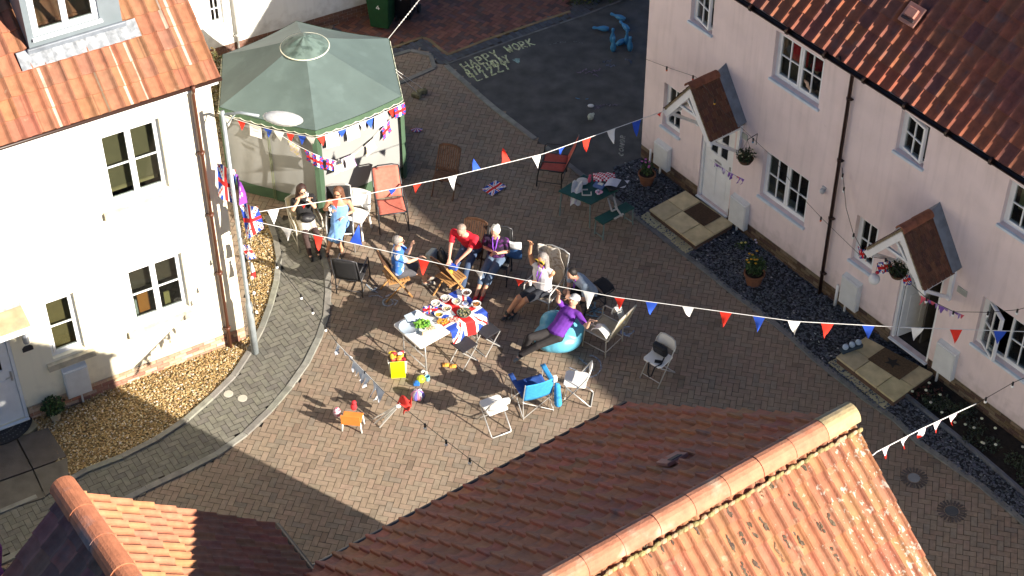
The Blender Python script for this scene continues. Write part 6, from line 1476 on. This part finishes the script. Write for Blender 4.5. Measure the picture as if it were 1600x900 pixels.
def heap(name,label,cat,px,py,r,n,cols,s=.022,z=.755,h=.02):
    t=thing(name,label,cat,onT(px,py,z)); b=B()
    for k in range(n): a=random.uniform(0,6.3); q=r*math.sqrt(random.random()); b.ell((q*cos(a),q*sin(a)*.7,.01+random.uniform(0,h)),(s,s*.7,s*.35),6,4,Matrix.Rotation(random.uniform(0,3),3,'Z')@Matrix.Rotation(random.uniform(-.6,.6),3,'X'),jit(random.choice(cols),.25))
    b.obj('pieces',mAttr,t); return t
heap('crisps','heap of orange crisps on the tablecloth in front of the bowls','food',691,503,.10,45,[(.65,.32,.03),(.6,.25,.03)])
heap('snack_bags','scatter of pink and beige snack packets at the front of the tablecloth','food',709,501,.12,40,[(.6,.4,.3),(.7,.6,.5),(.5,.2,.2),(.6,.5,.1)])
heap('salad','heap of bright green salad leaves on the white tabletop','food',660,508,.14,90,[(.10,.28,.02),(.2,.4,.05),(.05,.18,.02)],s=.035,h=.05)
heap('bread_pieces','beige bread pieces lying right of the salad','food',674,513,.10,24,[(.6,.5,.33),(.55,.42,.25)])
tr=thing('foil_tray','round clear and blue-grey platter under the salad at the left of the table','platter',onT(640,511)); B().lathe([(.19,0),(.20,.02),(.18,.02),(.17,.008),(.001,.008)],24).obj('tray',M('clear_tray',(.42,.50,.58),.2,noise=.15),tr,smooth=True)
tr=thing('clear_lid','tipped clear blue lid lying behind the salad','lid',onT(645,497,.76)); B().box((0,0,.03),(.26,.20,.02),Matrix.Rotation(.25,3,'X')@Matrix.Rotation(.5,3,'Z')).obj('lid',M('clear_tray'),tr,bevel=.01)
nk_=thing('napkin','folded white napkin standing in a peak on the table','napkin',onT(654,495)); B().add([(-.09,-.05,0),(.10,-.06,0),(.09,.08,0),(-.06,.07,0),(-.01,.0,.17)],[(0,1,4),(1,2,4),(2,3,4),(3,0,4)]).obj('paper',mWP,nk_)
kn_=thing('cake_slice_board','small wooden board standing in front of the bread on the table','board',onT(664,523)); B().box((0,0,.045),(.10,.02,.09),Matrix.Rotation(.6,3,'Z'),(.55,.42,.25)).obj('board',mAttr,kn_,bevel=.004)
cf=thing('cloth_bundle','dark union patterned cloth bundle between the bowls and the plain tabletop','cloth',onT(672,486)); b=B(); b.grid(lambda u,v:V3(((u-.5)*.26,(v-.5)*.2,.03+.02*sin(u*9)*cos(v*8))),10,8,lambda u,v:uj(u,v)); b.obj('cloth',mFlag,cf,smooth=True,solid=.01)
# black stools
def stool(label,px,az):
    o=V3((*G(*px,.44).xy,0)); t=thing('folding_stool',label,'stool',o,rz_of(az)); B().boxe(-.17,.17,-.17,.17,.425,.445).obj('seat',clothm('stool',(.02,.02,.025)),t,bevel=.006)
    for s in (-1,1):
        f=B(); f.tube([(s*.165,-.19,0),(s*.165,.16,.42)],.011,6); f.tube([(s*.15,.19,0),(s*.15,-.16,.42)],.011,6); f.obj('side_frame',mGreyTube,t)
    f=B(); f.tube([(-.165,-.19,.012),(.165,-.19,.012)],.010,6); f.tube([(-.15,.19,.012),(.15,.19,.012)],.010,6); f.obj('cross_bar',mGreyTube,t)
stool('square black folding stool at the near side of the food table',(725,537),48); stool('square black folding stool by the right corner of the food table',(761,515),48)
# bits around the table
bgx=thing('carrier_bag','yellow carrier bag stuffed with snack packets at the left end of the table','bag',G(622,578),rz_of(175))
b=B(); b.add([(-.14,-.10,.0),(.14,-.10,.0),(.14,.10,0),(-.14,.10,0),(-.16,-.13,.30),(.16,-.13,.30),(.17,.13,.33),(-.17,.13,.33)],[(3,2,1,0),(0,1,5,4),(1,2,6,5),(2,3,7,6),(3,0,4,7)]); b.obj('bag_body',M('white_bag',(.70,.68,.64),.5,noise=.1),bgx)
B().grid(lambda u,v:V3(((u-.5)*.25,.135+.04*sin(pi*v)+.06*v,.33-.36*v)),4,6).obj('yellow_panel',M('fluor_yellow',(.72,.78,.0),.5,noise=.04),bgx,solid=.004)
b=B(); 
for k in range(20): b.ell((random.uniform(-.13,.13),random.uniform(-.12,.08),.30+random.uniform(0,.06)),(.05,.035,.03),8,5,Matrix.Rotation(random.uniform(0,3),3,'Z'),random.choice([(.6,.05,.04),(.7,.5,.05),(.7,.65,.6),(.65,.25,.03),(.35,.02,.03)]))
b.obj('packets',mAttr,bgx)
yb_=thing('yellow_ball','bright yellow ball on the paving under the table end','ball',G(658,597)); B().ell((0,0,.075),(.075,.075,.075),16,12).obj('ball',M('yellow_ball',(.62,.72,.04),.4,noise=.03),yb_,smooth=True)
bt=thing('toy_car','small blue toy beside the yellow ball','toy',G(651,602)); b=B(); b.box((0,0,.04),(.11,.08,.06)); b.box((0,0,.08),(.06,.06,.04)); b.obj('body',M('toyblue',(.03,.16,.5),.4),bt,bevel=.015)
bt=thing('cup','pale blue cup right of the yellow ball','cup',G(668,594)); B().lathe([(.035,0),(.045,.10),(.04,.10),(.03,.01),(.001,.01)],12).obj('cup',M('cupblue',(.2,.45,.6),.4),bt)
bt=thing('paper_napkin','crumpled white paper beside the table foot','litter',G(663,583)); heapb=B(); [heapb.ell((random.uniform(-.04,.04),random.uniform(-.03,.03),.03),(.03,.025,.02)) for _ in range(6)]; heapb.obj('paper',mWP,bt)
for lab,px in (('orange crisp packet on the paving, left of two near the stool',(697,571)),('orange crisp packet on the paving, right of two near the stool',(708,573))):
    bt=thing('crisp_packet',lab,'packet',G(*px)); B().grid(lambda u,v:V3(((u-.5)*.13,(v-.5)*.10,.015+.03*sin(pi*u)*sin(pi*v)+.006*sin(u*20))),10,8).obj('packet',M('orangepack',(.75,.33,.06),.35,noise=.2,scale=20),bt,smooth=True)
cloth('union_flag','square union flag cloth lying on the shaded paving','flag',G(752,296,.03),G(774,281.5,.03),G(769,306,.03),G(792,291,.03),uj,28,20,wave=.004)
pw=thing('pinwheel','crumpled red white and blue rosette lying beside the gazebo','rosette',G(651,204)); b=B()
for k in range(12):
    a=pi*(k/11)-pi; a=-a; b.add([(0,.03,.05),(.12*cos(a+.12),-.11*sin(a+.12)+.02,.02),(.13*cos(a),-.12*sin(a)+.02,.06),(.12*cos(a-.12),-.11*sin(a-.12)+.02,.02)],[(0,1,2,3)],[(.55,.08,.1),(.65,.6,.7),(.08,.08,.4)][k%3])
b.obj('rosette',mFlag,pw)
# beanbag
bbg=G(876,538); t=thing('beanbag','glossy light blue beanbag chair holding the reclining person','beanbag',bbg)
b=B(); b.ell((0,0,.20),(.40,.36,.24),20,14); b.ell((-.14,-.02,.20),(.36,.34,.22),20,14); b.ell((-.12,.22,.34),(.26,.20,.24),16,10); d1=(G(893,500,.5)-bbg); b.ell((d1.x*.8,d1.y*.7,.36),(.30,.26,.22),20,14); b.ell((-.05,-.10,.22),(.34,.28,.22),20,14); b.ell((-.12,.18,.30),(.22,.18,.20),16,10)
meshvox(b,'cover',M('beanbag_blue',(.10,.36,.50),.38,noise=.10,scale=3,bump=.5,bscale=5),t,vox=.02,it=8)
# picnic table and bench
mPG=M('picnic_green',(.012,.065,.05),.45,noise=.2,scale=6)
pt=thing('picnic_table','dark green plastic folding table with party things in the shade','table',V3((*G(916,296,.62).xy,0)),math.radians(-4))
pc_=[G(872,298,.62),G(912,272,.62),G(966,297,.62),G(923,319,.62)]; oo=V3((*G(916,296,.62).xy,0)); pt.rotation_euler=(0,0,0)
B().prism([((p-oo).x,(p-oo).y) for p in pc_],.59,.62).obj('tabletop',mPG,pt,bevel=.01)
for p in pc_:
    q=(p-oo); q.z=0; B().tube([(q.x*.88,q.y*.88,.59),(q.x*.93,q.y*.93,0)],.016,6).obj('leg',M('picnic_leg',(.16,.22,.20),.5),pt)
bn=thing('picnic_bench','dark green plastic bench standing in front of the shaded picnic table','bench',V3((*G(960,333,.42).xy,0))); oo2=V3((*G(960,333,.42).xy,0)); bc=[G(928,340,.42),G(978,315,.42),G(992,324,.42),G(942,350,.42)]
B().prism([((p-oo2).x,(p-oo2).y) for p in bc],.385,.42).obj('seat',mPG,bn,bevel=.01)
for p in bc:
    q=p-oo2; B().tube([(q.x*.9,q.y*.9,.39),(q.x*.94,q.y*.94,0)],.015,6).obj('leg',M('picnic_leg'),bn)
f=B(); q0,q3=bc[0]-oo2,bc[3]-oo2; f.tube([(q0.x*.93,q0.y*.93,.06),(q3.x*.93,q3.y*.93,.06)],.012,6); q0,q3=bc[1]-oo2,bc[2]-oo2; f.tube([(q0.x*.93,q0.y*.93,.06),(q3.x*.93,q3.y*.93,.06)],.012,6); f.obj('cross_bar',M('picnic_leg'),bn)
def onP(px,py,z=.63): return G(px,py,z)
t=thing('polka_dot_cloth','red and white dotted cloth heaped on the picnic table','cloth',onP(944,280)); B().grid(lambda u,v:V3(((u-.5)*.42,(v-.5)*.26,.05+.05*sin(pi*u)*sin(pi*v)+.012*sin(u*17+v*9))),22,14,lambda u,v:(.7,.6,.62) if (int(u*11)+int(v*7))%2 else (.42,.02,.05)).obj('cloth',mFlag,t,smooth=True,solid=.01)
t=thing('paper_stack','white papers over a black tray at the right end of the picnic table','papers',onP(962,290)); B().box((0,0,.03),(.40,.26,.05),Matrix.Rotation(.45,3,'Z'),(.02,.02,.025)).obj('tray',mAttr,t,bevel=.01); B().grid(lambda u,v:V3((.02+(u-.5)*.40+.1*(v-.5),(v-.5)*.22,.08+.02*sin(u*6)-.03*u)),8,6,lambda u,v:(.52,.53,.60)).obj('paper',mFlag,t,solid=.006)
t=thing('white_cloth','crumpled white cloth hanging off the left end of the picnic table','cloth',onP(905,292)); B().grid(lambda u,v:V3((-.02+(u-.5)*.2-.06*v,.12-.44*v,.04+.03*sin(u*8+v*5)-(.5*(v-.55) if v>.55 else 0))),12,14,lambda u,v:(.52,.52,.50) if not(v>.6 and int(u*8+v*9)%4==0) else (.4,.3,.4)).obj('cloth',mFlag,t,smooth=True,solid=.008)
t=thing('plate','white plate with cutlery on the left of the picnic table','plate',onP(910,284)); B().lathe([(.07,0),(.12,.015),(.11,.018),(.001,.01)],20,c=(.5,.5,.48)).obj('plate',mAttr,t,smooth=True)
t=thing('pink_toy','small pink toy in the middle of the picnic table','toy',onP(921,285)); b=B(); b.ell((0,0,.07),(.035,.03,.08)); b.ell((.01,0,.16),(.03,.03,.03)); b.obj('body',M('pinktoy',(.5,.08,.14),.5),t,smooth=True)
t=thing('card_box','blue and white printed box on the picnic table','box',onP(936,292)); B().box((0,0,.03),(.20,.14,.05),Matrix.Rotation(-.5,3,'Z'),(.10,.16,.35)).box((.03,.02,.06),(.10,.07,.01),Matrix.Rotation(-.5,3,'Z'),(.6,.6,.5)).obj('box',mAttr,t,bevel=.004)
t=thing('picture_frame','small white wooden frame on the near edge of the picnic table','frame',onP(917,302)); b=B()
for a,e in (((-.09,-.07,.01),(-.09,.10,.01)),((-.09,-.07,.01),(.08,-.07,.01)),((.08,-.07,.01),(.08,.03,.01)),((-.09,.10,.01),(.02,.10,.01))): b.bar(a,e,.02,.02)
b.obj('frame',M('pale_wood',(.45,.43,.38),.7),t)
t=thing('paper_flowers','small pink and white paper rosette on the near corner of the picnic table','rosette',onP(936,303)); b=B()
for k in range(12): a=random.uniform(0,6.3); b.ell((.05*cos(a),.05*sin(a),.03+random.uniform(0,.03)),(.03,.03,.018),6,4,c=random.choice([(.6,.3,.4),(.6,.55,.6)]))
b.obj('rosette',mAttr,t)
t=thing('folding_stand','white painted folding wooden frame propped on the green bench','frame',G(955,325,.44)); b=B()
for a,e in (((950,310),(956,330)),((959,308),(964,326)),((956,330),(964,326)),((961,322),(972,338)),((960,342),(974,334))): b.bar(G(*a,.47)-G(955,325,.44),G(*e,.45)-G(955,325,.44),.03,.02)
b.obj('frame',M('pale_wood'),t)
# bowling pins
def pin(label,px,tilt=None,az=0):
    t=thing('bowling_pin',label,'bowling pin',G(*px),rz_of(az),'blue plastic bowling pins on the asphalt')
    prof=[(.045,0),(.062,.07),(.065,.12),(.045,.20),(.026,.25),(.028,.29),(.036,.32),(.03,.355),(.001,.37)]
    b=B(); b.lathe(prof,14)
    if tilt: 
        R=Matrix.Rotation(rad(-84),3,'X'); b.v=[tuple(R@V3(v)+V3((0,0,.062))) for v in b.v]
    b.obj('pin_body',M('pin_blue',(.05,.22,.42),.4,noise=.12),t,smooth=True); return t
pin('blue pin lying flat farthest left',(951,49),1,-90); pin('blue pin lying at the top of the scattered group',(976,34),1,-60); pin('blue pin toppled just above the standing right pair',(982,51),1,-30)
pin('upright blue pin below the left lying pin',(957,66)); pin('upright blue pin lowest of the left pair',(958,80)); pin('blue pin leaning flat between the upright pairs',(964,73),1,50); pin('upright blue pin, the left of the right pair',(979,69)); pin('upright blue pin at the far right of the group',(984,79))
t=thing('toy_figure','small pale green and white toy on the asphalt','toy',G(923,187)); b=B(); b.ell((0,0,.08),(.07,.06,.08)); b.ell((-.03,0,.02),(.03,.03,.04)); b.ell((.05,.02,.13),(.03,.03,.03)); b.obj('body',M('paletoy',(.40,.44,.38),.6,noise=.3,scale=20),t,smooth=True)
t=thing('white_chalk_bucket','small white lump of plastic left of the pale toy on the asphalt','toy',G(923,167)); b=B(); b.ell((0,0,.03),(.07,.05,.03)); b.obj('body',mWP,t,smooth=True)
t=thing('roof_ball','small white ball caught at the eave corner of the foreground roof','ball',G(984,637,4.98)); b=B(); b.ell((0,0,.03),(.05,.035,.035)); b.obj('ball',M('pinkwhite',(.7,.6,.58),.5),t,smooth=True)
# ---------------- people ----------------

_,i1=person('dark haired woman in black top and pale skirt lifting a drink to her mouth',r1,160,lean=-.08,skin=('fair',(.56,.33,.23)),hair=('long',(.030,.012,.010)),top=dict(c=(.012,.012,.014),k='black'),bottom=dict(c=(.55,.52,.47),len='skirt',k='cream',tights=(.05,.03,.028)),shoes=((.015,.015,.015),'low'),hands=[G(467,312,1.14),G(482,313,1.12)],feet=[G(484,397,.09),G(497,394,.09)],glasses='dark',size=.94,headrot=(-5,10),hdirs=[(.3,.3,.9),(-.3,.3,.9)])

_,i2=person('woman in pale blue dress with auburn hair and sunglasses holding a wine glass',r2,182,lean=-.09,skin=('tan',(.52,.27,.17)),hair=('long',(.13,.055,.03)),top=dict(c=(.16,.32,.62),k='bluedress',sleeve='strap'),bottom=dict(c=(.16,.32,.62),len='dress',k='bluedress2'),shoes=((.12,.07,.05),'low'),hands=[G(517,328,.86),G(537,338,.72)],feet=[G(534,389,.09),G(512,390,.09)],glasses='dark',size=.95,headrot=(12,5))

_,i3=person('grey haired man in blue and white football style top with one forearm raised',r3,84,lean=.02,skin=('a',(.55,.31,.21)),hair=('cropped',(.22,.20,.19)),top=dict(c=(.04,.16,.55),k='bluetop',c2=(.68,.70,.74),c2s=5),bottom=dict(c=(.06,.06,.07),len='shorts',k='darkshorts'),shoes=((.3,.28,.25),'low'),hands=[G(655,403,.80),G(642,386,1.10)],feet=[G(668,432,.09),G(665,440,.09)],glasses='dark',headrot=(0,-5),hdirs=[None,(0,.2,1)])

_,i4=person('bald man in a red polo shirt and jeans bending forward over a small blue bag',r4,204,lean=.36,skin=('pink',(.58,.30,.22)),hair=('cropped',(.30,.22,.18)),top=dict(c=(.62,.012,.03),k='redpolo'),bottom=dict(c=(.035,.06,.12),len='trousers',k='jeans'),shoes=((.05,.04,.035),'low'),hands=[G(701,410,.62),G(712,414,.58)],feet=[G(700,446,.09),G(722,448,.09)],headrot=(0,40),wide=1.16)

_,i5=person('white haired woman in dark purple top with lanyard and folded arms',r5,196,lean=.08,skin=('a',(.55,.31,.21)),hair=('short',(.68,.66,.60)),top=dict(c=(.018,.008,.028),k='purpletop',c2=(.10,.02,.13),lanyard=(.22,.06,.50)),bottom=dict(c=(.08,.12,.19),len='cropped',k='denimcrop'),shoes=((.55,.02,.03),'low'),hands=[G(768,392,.80),G(776,396,.76)],feet=[G(745,458,.09),G(755,458,.09)],headrot=(10,14),size=.97)

_,i6=person('woman in white top and big gold novelty glasses waving one arm high',r6,216,lean=.0,skin=('tan2',(.56,.28,.16)),hair=('long',(.22,.12,.06)),top=dict(c=(.68,.66,.68),k='whitetop',sleeve='sleeveless',lanyard=(.30,.16,.5)),bottom=dict(c=(.022,.025,.035),len='shorts',k='navyshort'),shoes=((.05,.05,.05),'high'),hands=[G(829,377,1.60),G(832,440,.72)],feet=[G(792,490,.10),G(803,488,.10)],glasses='gold',wide=1.12,headrot=(0,0),hdirs=[(.05,.1,1),None],fingers=(.35,.14),poles=[(.9,-.1,-.2),None])

_,i7=person('dark haired man in a grey T-shirt and purple lanyard stooping over his phone',r7,238,lean=.44,seat=.34,wide=1.22,spine=[(0,.08,.17),(0,.20,.34),(0,.29,.44),(0,.35,.50)],skin=('a',(.55,.31,.21)),hair=('cropped',(.012,.009,.008)),top=dict(c=(.30,.38,.46),k='greytee',lanyard=(.28,.05,.35)),bottom=dict(c=(.03,.03,.035),len='shorts',k='blackshort'),shoes=((.1,.1,.1),'low'),hands=[G(888,458,.62),G(893,466,.60)],feet=[G(893,478,.09),G(908,490,.09)],headrot=(0,30))
az8=222; r8=V3((*G(868,523,.45).xy,0))
_,i8=person('person in purple shirt and grey cap lying on the blue beanbag, arms flung out',r8,az8,seat=.40,skin=('fair',(.56,.33,.23)),hair=('short',(.05,.03,.02)),top=dict(c=(.11,.022,.26),k='purpleshirt',lanyard=(.45,.3,.6)),bottom=dict(c=(.022,.019,.02),len='trousers',k='darktrousers'),shoes=((.16,.17,.17),'high'),
 hands=[G(873,460,1.22),G(922,500,.88)],feet=[G(818,548,.10),G(810,556,.10)],spine=[(0,-.15,.11),(0,-.31,.22),(0,-.43,.31),(0,-.50,.37)],hat=(.40,.42,.44),headrot=(0,-32),fingers=(.6,.6),curls=(.12,.12),hdirs=[(.0,.15,1),(-.9,.0,.35)],size=.98,poles=[(.5,.2,-.6),(-.4,.1,-.8)])
# person in the street behind the near left roof, and one at the upstairs window
r9=G(-6,905)
_,i9=person('partly hidden person in dark red at the bottom left corner behind the roof',V3((r9.x-.15,r9.y+.3,0)),120,seat=.75,skin=('fair',(.56,.33,.23)),hair=('long',(.012,.01,.01)),top=dict(c=(.30,.02,.05),k='darkred'),bottom=dict(c=(.12,.03,.16),len='trousers',k='plum'),shoes=((.05,.05,.05),'low'),hands=[G(8,880,1.0),G(2,890,1.0)],feet=[r9+V3((.1,0,.09)),r9+V3((0,.2,.09))])
q=FP.px(1272,110,-.45)
rw=FP.W(q.x-.12,-.40,0)
t=thing('person','person in a red hat behind the upstairs window of the pink house','person',V3((rw.x,rw.y,2.62)),FP.rz)
b=B(); b.ell((0,0,1.62),(.075,.09,.11),12,10); loft(b,[((0,0,.9),.15,.1),((0,0,1.15),.14,.1),((0,0,1.4),.17,.11),((0,0,1.5),.06,.05)]); cap(b,(-.17,0,1.4),(-.20,.18,1.2),.045,.035); cap(b,(-.20,.18,1.2),(-.12,.34,1.42),.034,.028); cap(b,(.17,0,1.4),(.2,.1,1.1),.045,.03); cap(b,(-.08,0,.9),(-.08,0,.1),.08,.05); cap(b,(.08,0,.9),(.08,0,.1),.08,.05); hand(b,(-.12,.34,1.42),(0,.2,1),1,(0,-1,0)); meshvox(b,'body',skinm('pale',(.6,.42,.3)),t)
b=B(); loft(b,[((0,0,.8),.17,.12),((0,0,1.15),.16,.12),((0,0,1.4),.19,.13),((0,0,1.5),.09,.08)]); cap(b,(-.17,0,1.4),(-.19,.1,1.28),.06,.055); cap(b,(.17,0,1.4),(.19,.05,1.25),.06,.055); meshvox(b,'top',clothm('dark',(.03,.03,.05)),t)
b=B(); b.ell((0,-.02,1.68),(.12,.12,.10),14,8); b.ell((0,-.03,1.60),(.16,.16,.03),14,6); meshvox(b,'hat',clothm('redhat',(.8,.01,.03)),t)
rp_=thing('red_panel','added red panel close behind the glass of the upstairs window','window_panel',FP.W(q.x+.06,-.20,0)+V3((0,0,0)),FP.rz); B().boxe(-.10,.30,-.03,.0,4.25,4.74).obj('panel',clothm('redpanel',(.75,.01,.03)),rp_)  # panel added near the glass so red reads in the dim room
# things held
def glass_(label,loc,c=(.5,.25,.25)):
    t=thing('wine_glass',label,'glass',loc); b=B(); b.lathe([(.028,0),(.004,.006),(.004,.07),(.03,.10),(.034,.14),(.028,.17)],12,caps=False); b.obj('glass_bowl',M('clear_glass',(.75,.78,.8),.08,noise=0,spec=.8),t,smooth=True); B().lathe([(.004,.075),(.028,.10),(.03,.125),(.001,.125)],12).obj('drink',M('drink_'+label[:4],c,.2),t,smooth=True)
def Wd(info,p): return info['Mi'].inverted()@V3(p)
w=Wd(i2,i2['wr'][0]); glass_('stemmed glass of drink in the hand of the woman in blue',w+A(182)*.09+V3((0,0,-.04)),(.35,.05,.08))
w=Wd(i1,i1['wr'][1]); glass_('pink drink glass held up by the woman in black',w+A(160)*.05+V3((-.03,0,.05)),(.6,.3,.25))
hb_=thing('handbag','soft black handbag on the lap of the woman in the pale skirt','bag',V3((*(r1+A(160)*.20).xy,.66)),rz_of(160)); b=B(); b.ell((0,0,.06),(.16,.12,.09)); b.ell((.05,.03,.09),(.10,.08,.07)); meshvox(b,'body',M('black_leather'),hb_,vox=.015)
tb_=thing('tote_bag','pale grey tote bag resting on the paving between the two seated men','bag',G(676,405),rz_of(120)); b=B(); b.box((0,0,.10),(.24,.14,.20),Matrix.Rotation(.3,3,'X')); b.obj('body',clothm('tote',(.33,.37,.37)),tb_,bevel=.03)
sb=thing('shoulder_bag','black handbag on the ground beside the man in the red shirt','bag',G(692,408),rz_of(60)); b=B(); b.ell((0,0,.10),(.18,.10,.12)); meshvox(b,'body',M('black_leather'),sb,vox=.015); B().tube([(-.12,0,.18),(-.06,0,.30),(.06,0,.30),(.12,0,.18)],.010,6).obj('strap',M('black_leather'),sb)
w=(G(706,413,.60)); bp=thing('party_bag','small blue bag with yellow end held between the hands of the man in red','bag',w+V3((0,0,-.12))); b=B(); b.box((.02,0,.06),(.16,.08,.12),Matrix.Rotation(-.4,3,'Z')); b.obj('body',M('bagblue',(.02,.08,.5),.5),bp,bevel=.015); B().ell((-.03,-.07,.0),(.05,.045,.04)).obj('yellow_end',M('bagyellow',(.7,.55,.03),.5),bp,smooth=True)
w=(Wd(i7,i7['wr'][0])+Wd(i7,i7['wr'][1]))/2+A(238)*.10; ph=thing('phone','black phone in the hands of the stooping man in grey','phone',w,rz_of(248)); B().box((0,0,0),(.08,.15,.012),Matrix.Rotation(.4,3,'X')).obj('phone_body',M('phone',(.012,.012,.015),.2),ph,bevel=.006)
gc=thing('paper_cup','white paper cup held on the knee of the woman in novelty glasses','cup',Wd(i6,i6['wr'][1])+A(216)*.07); B().lathe([(.025,-.03),(.035,.06),(.03,.06),(.001,-.02)],12).obj('cup',mWP,gc)
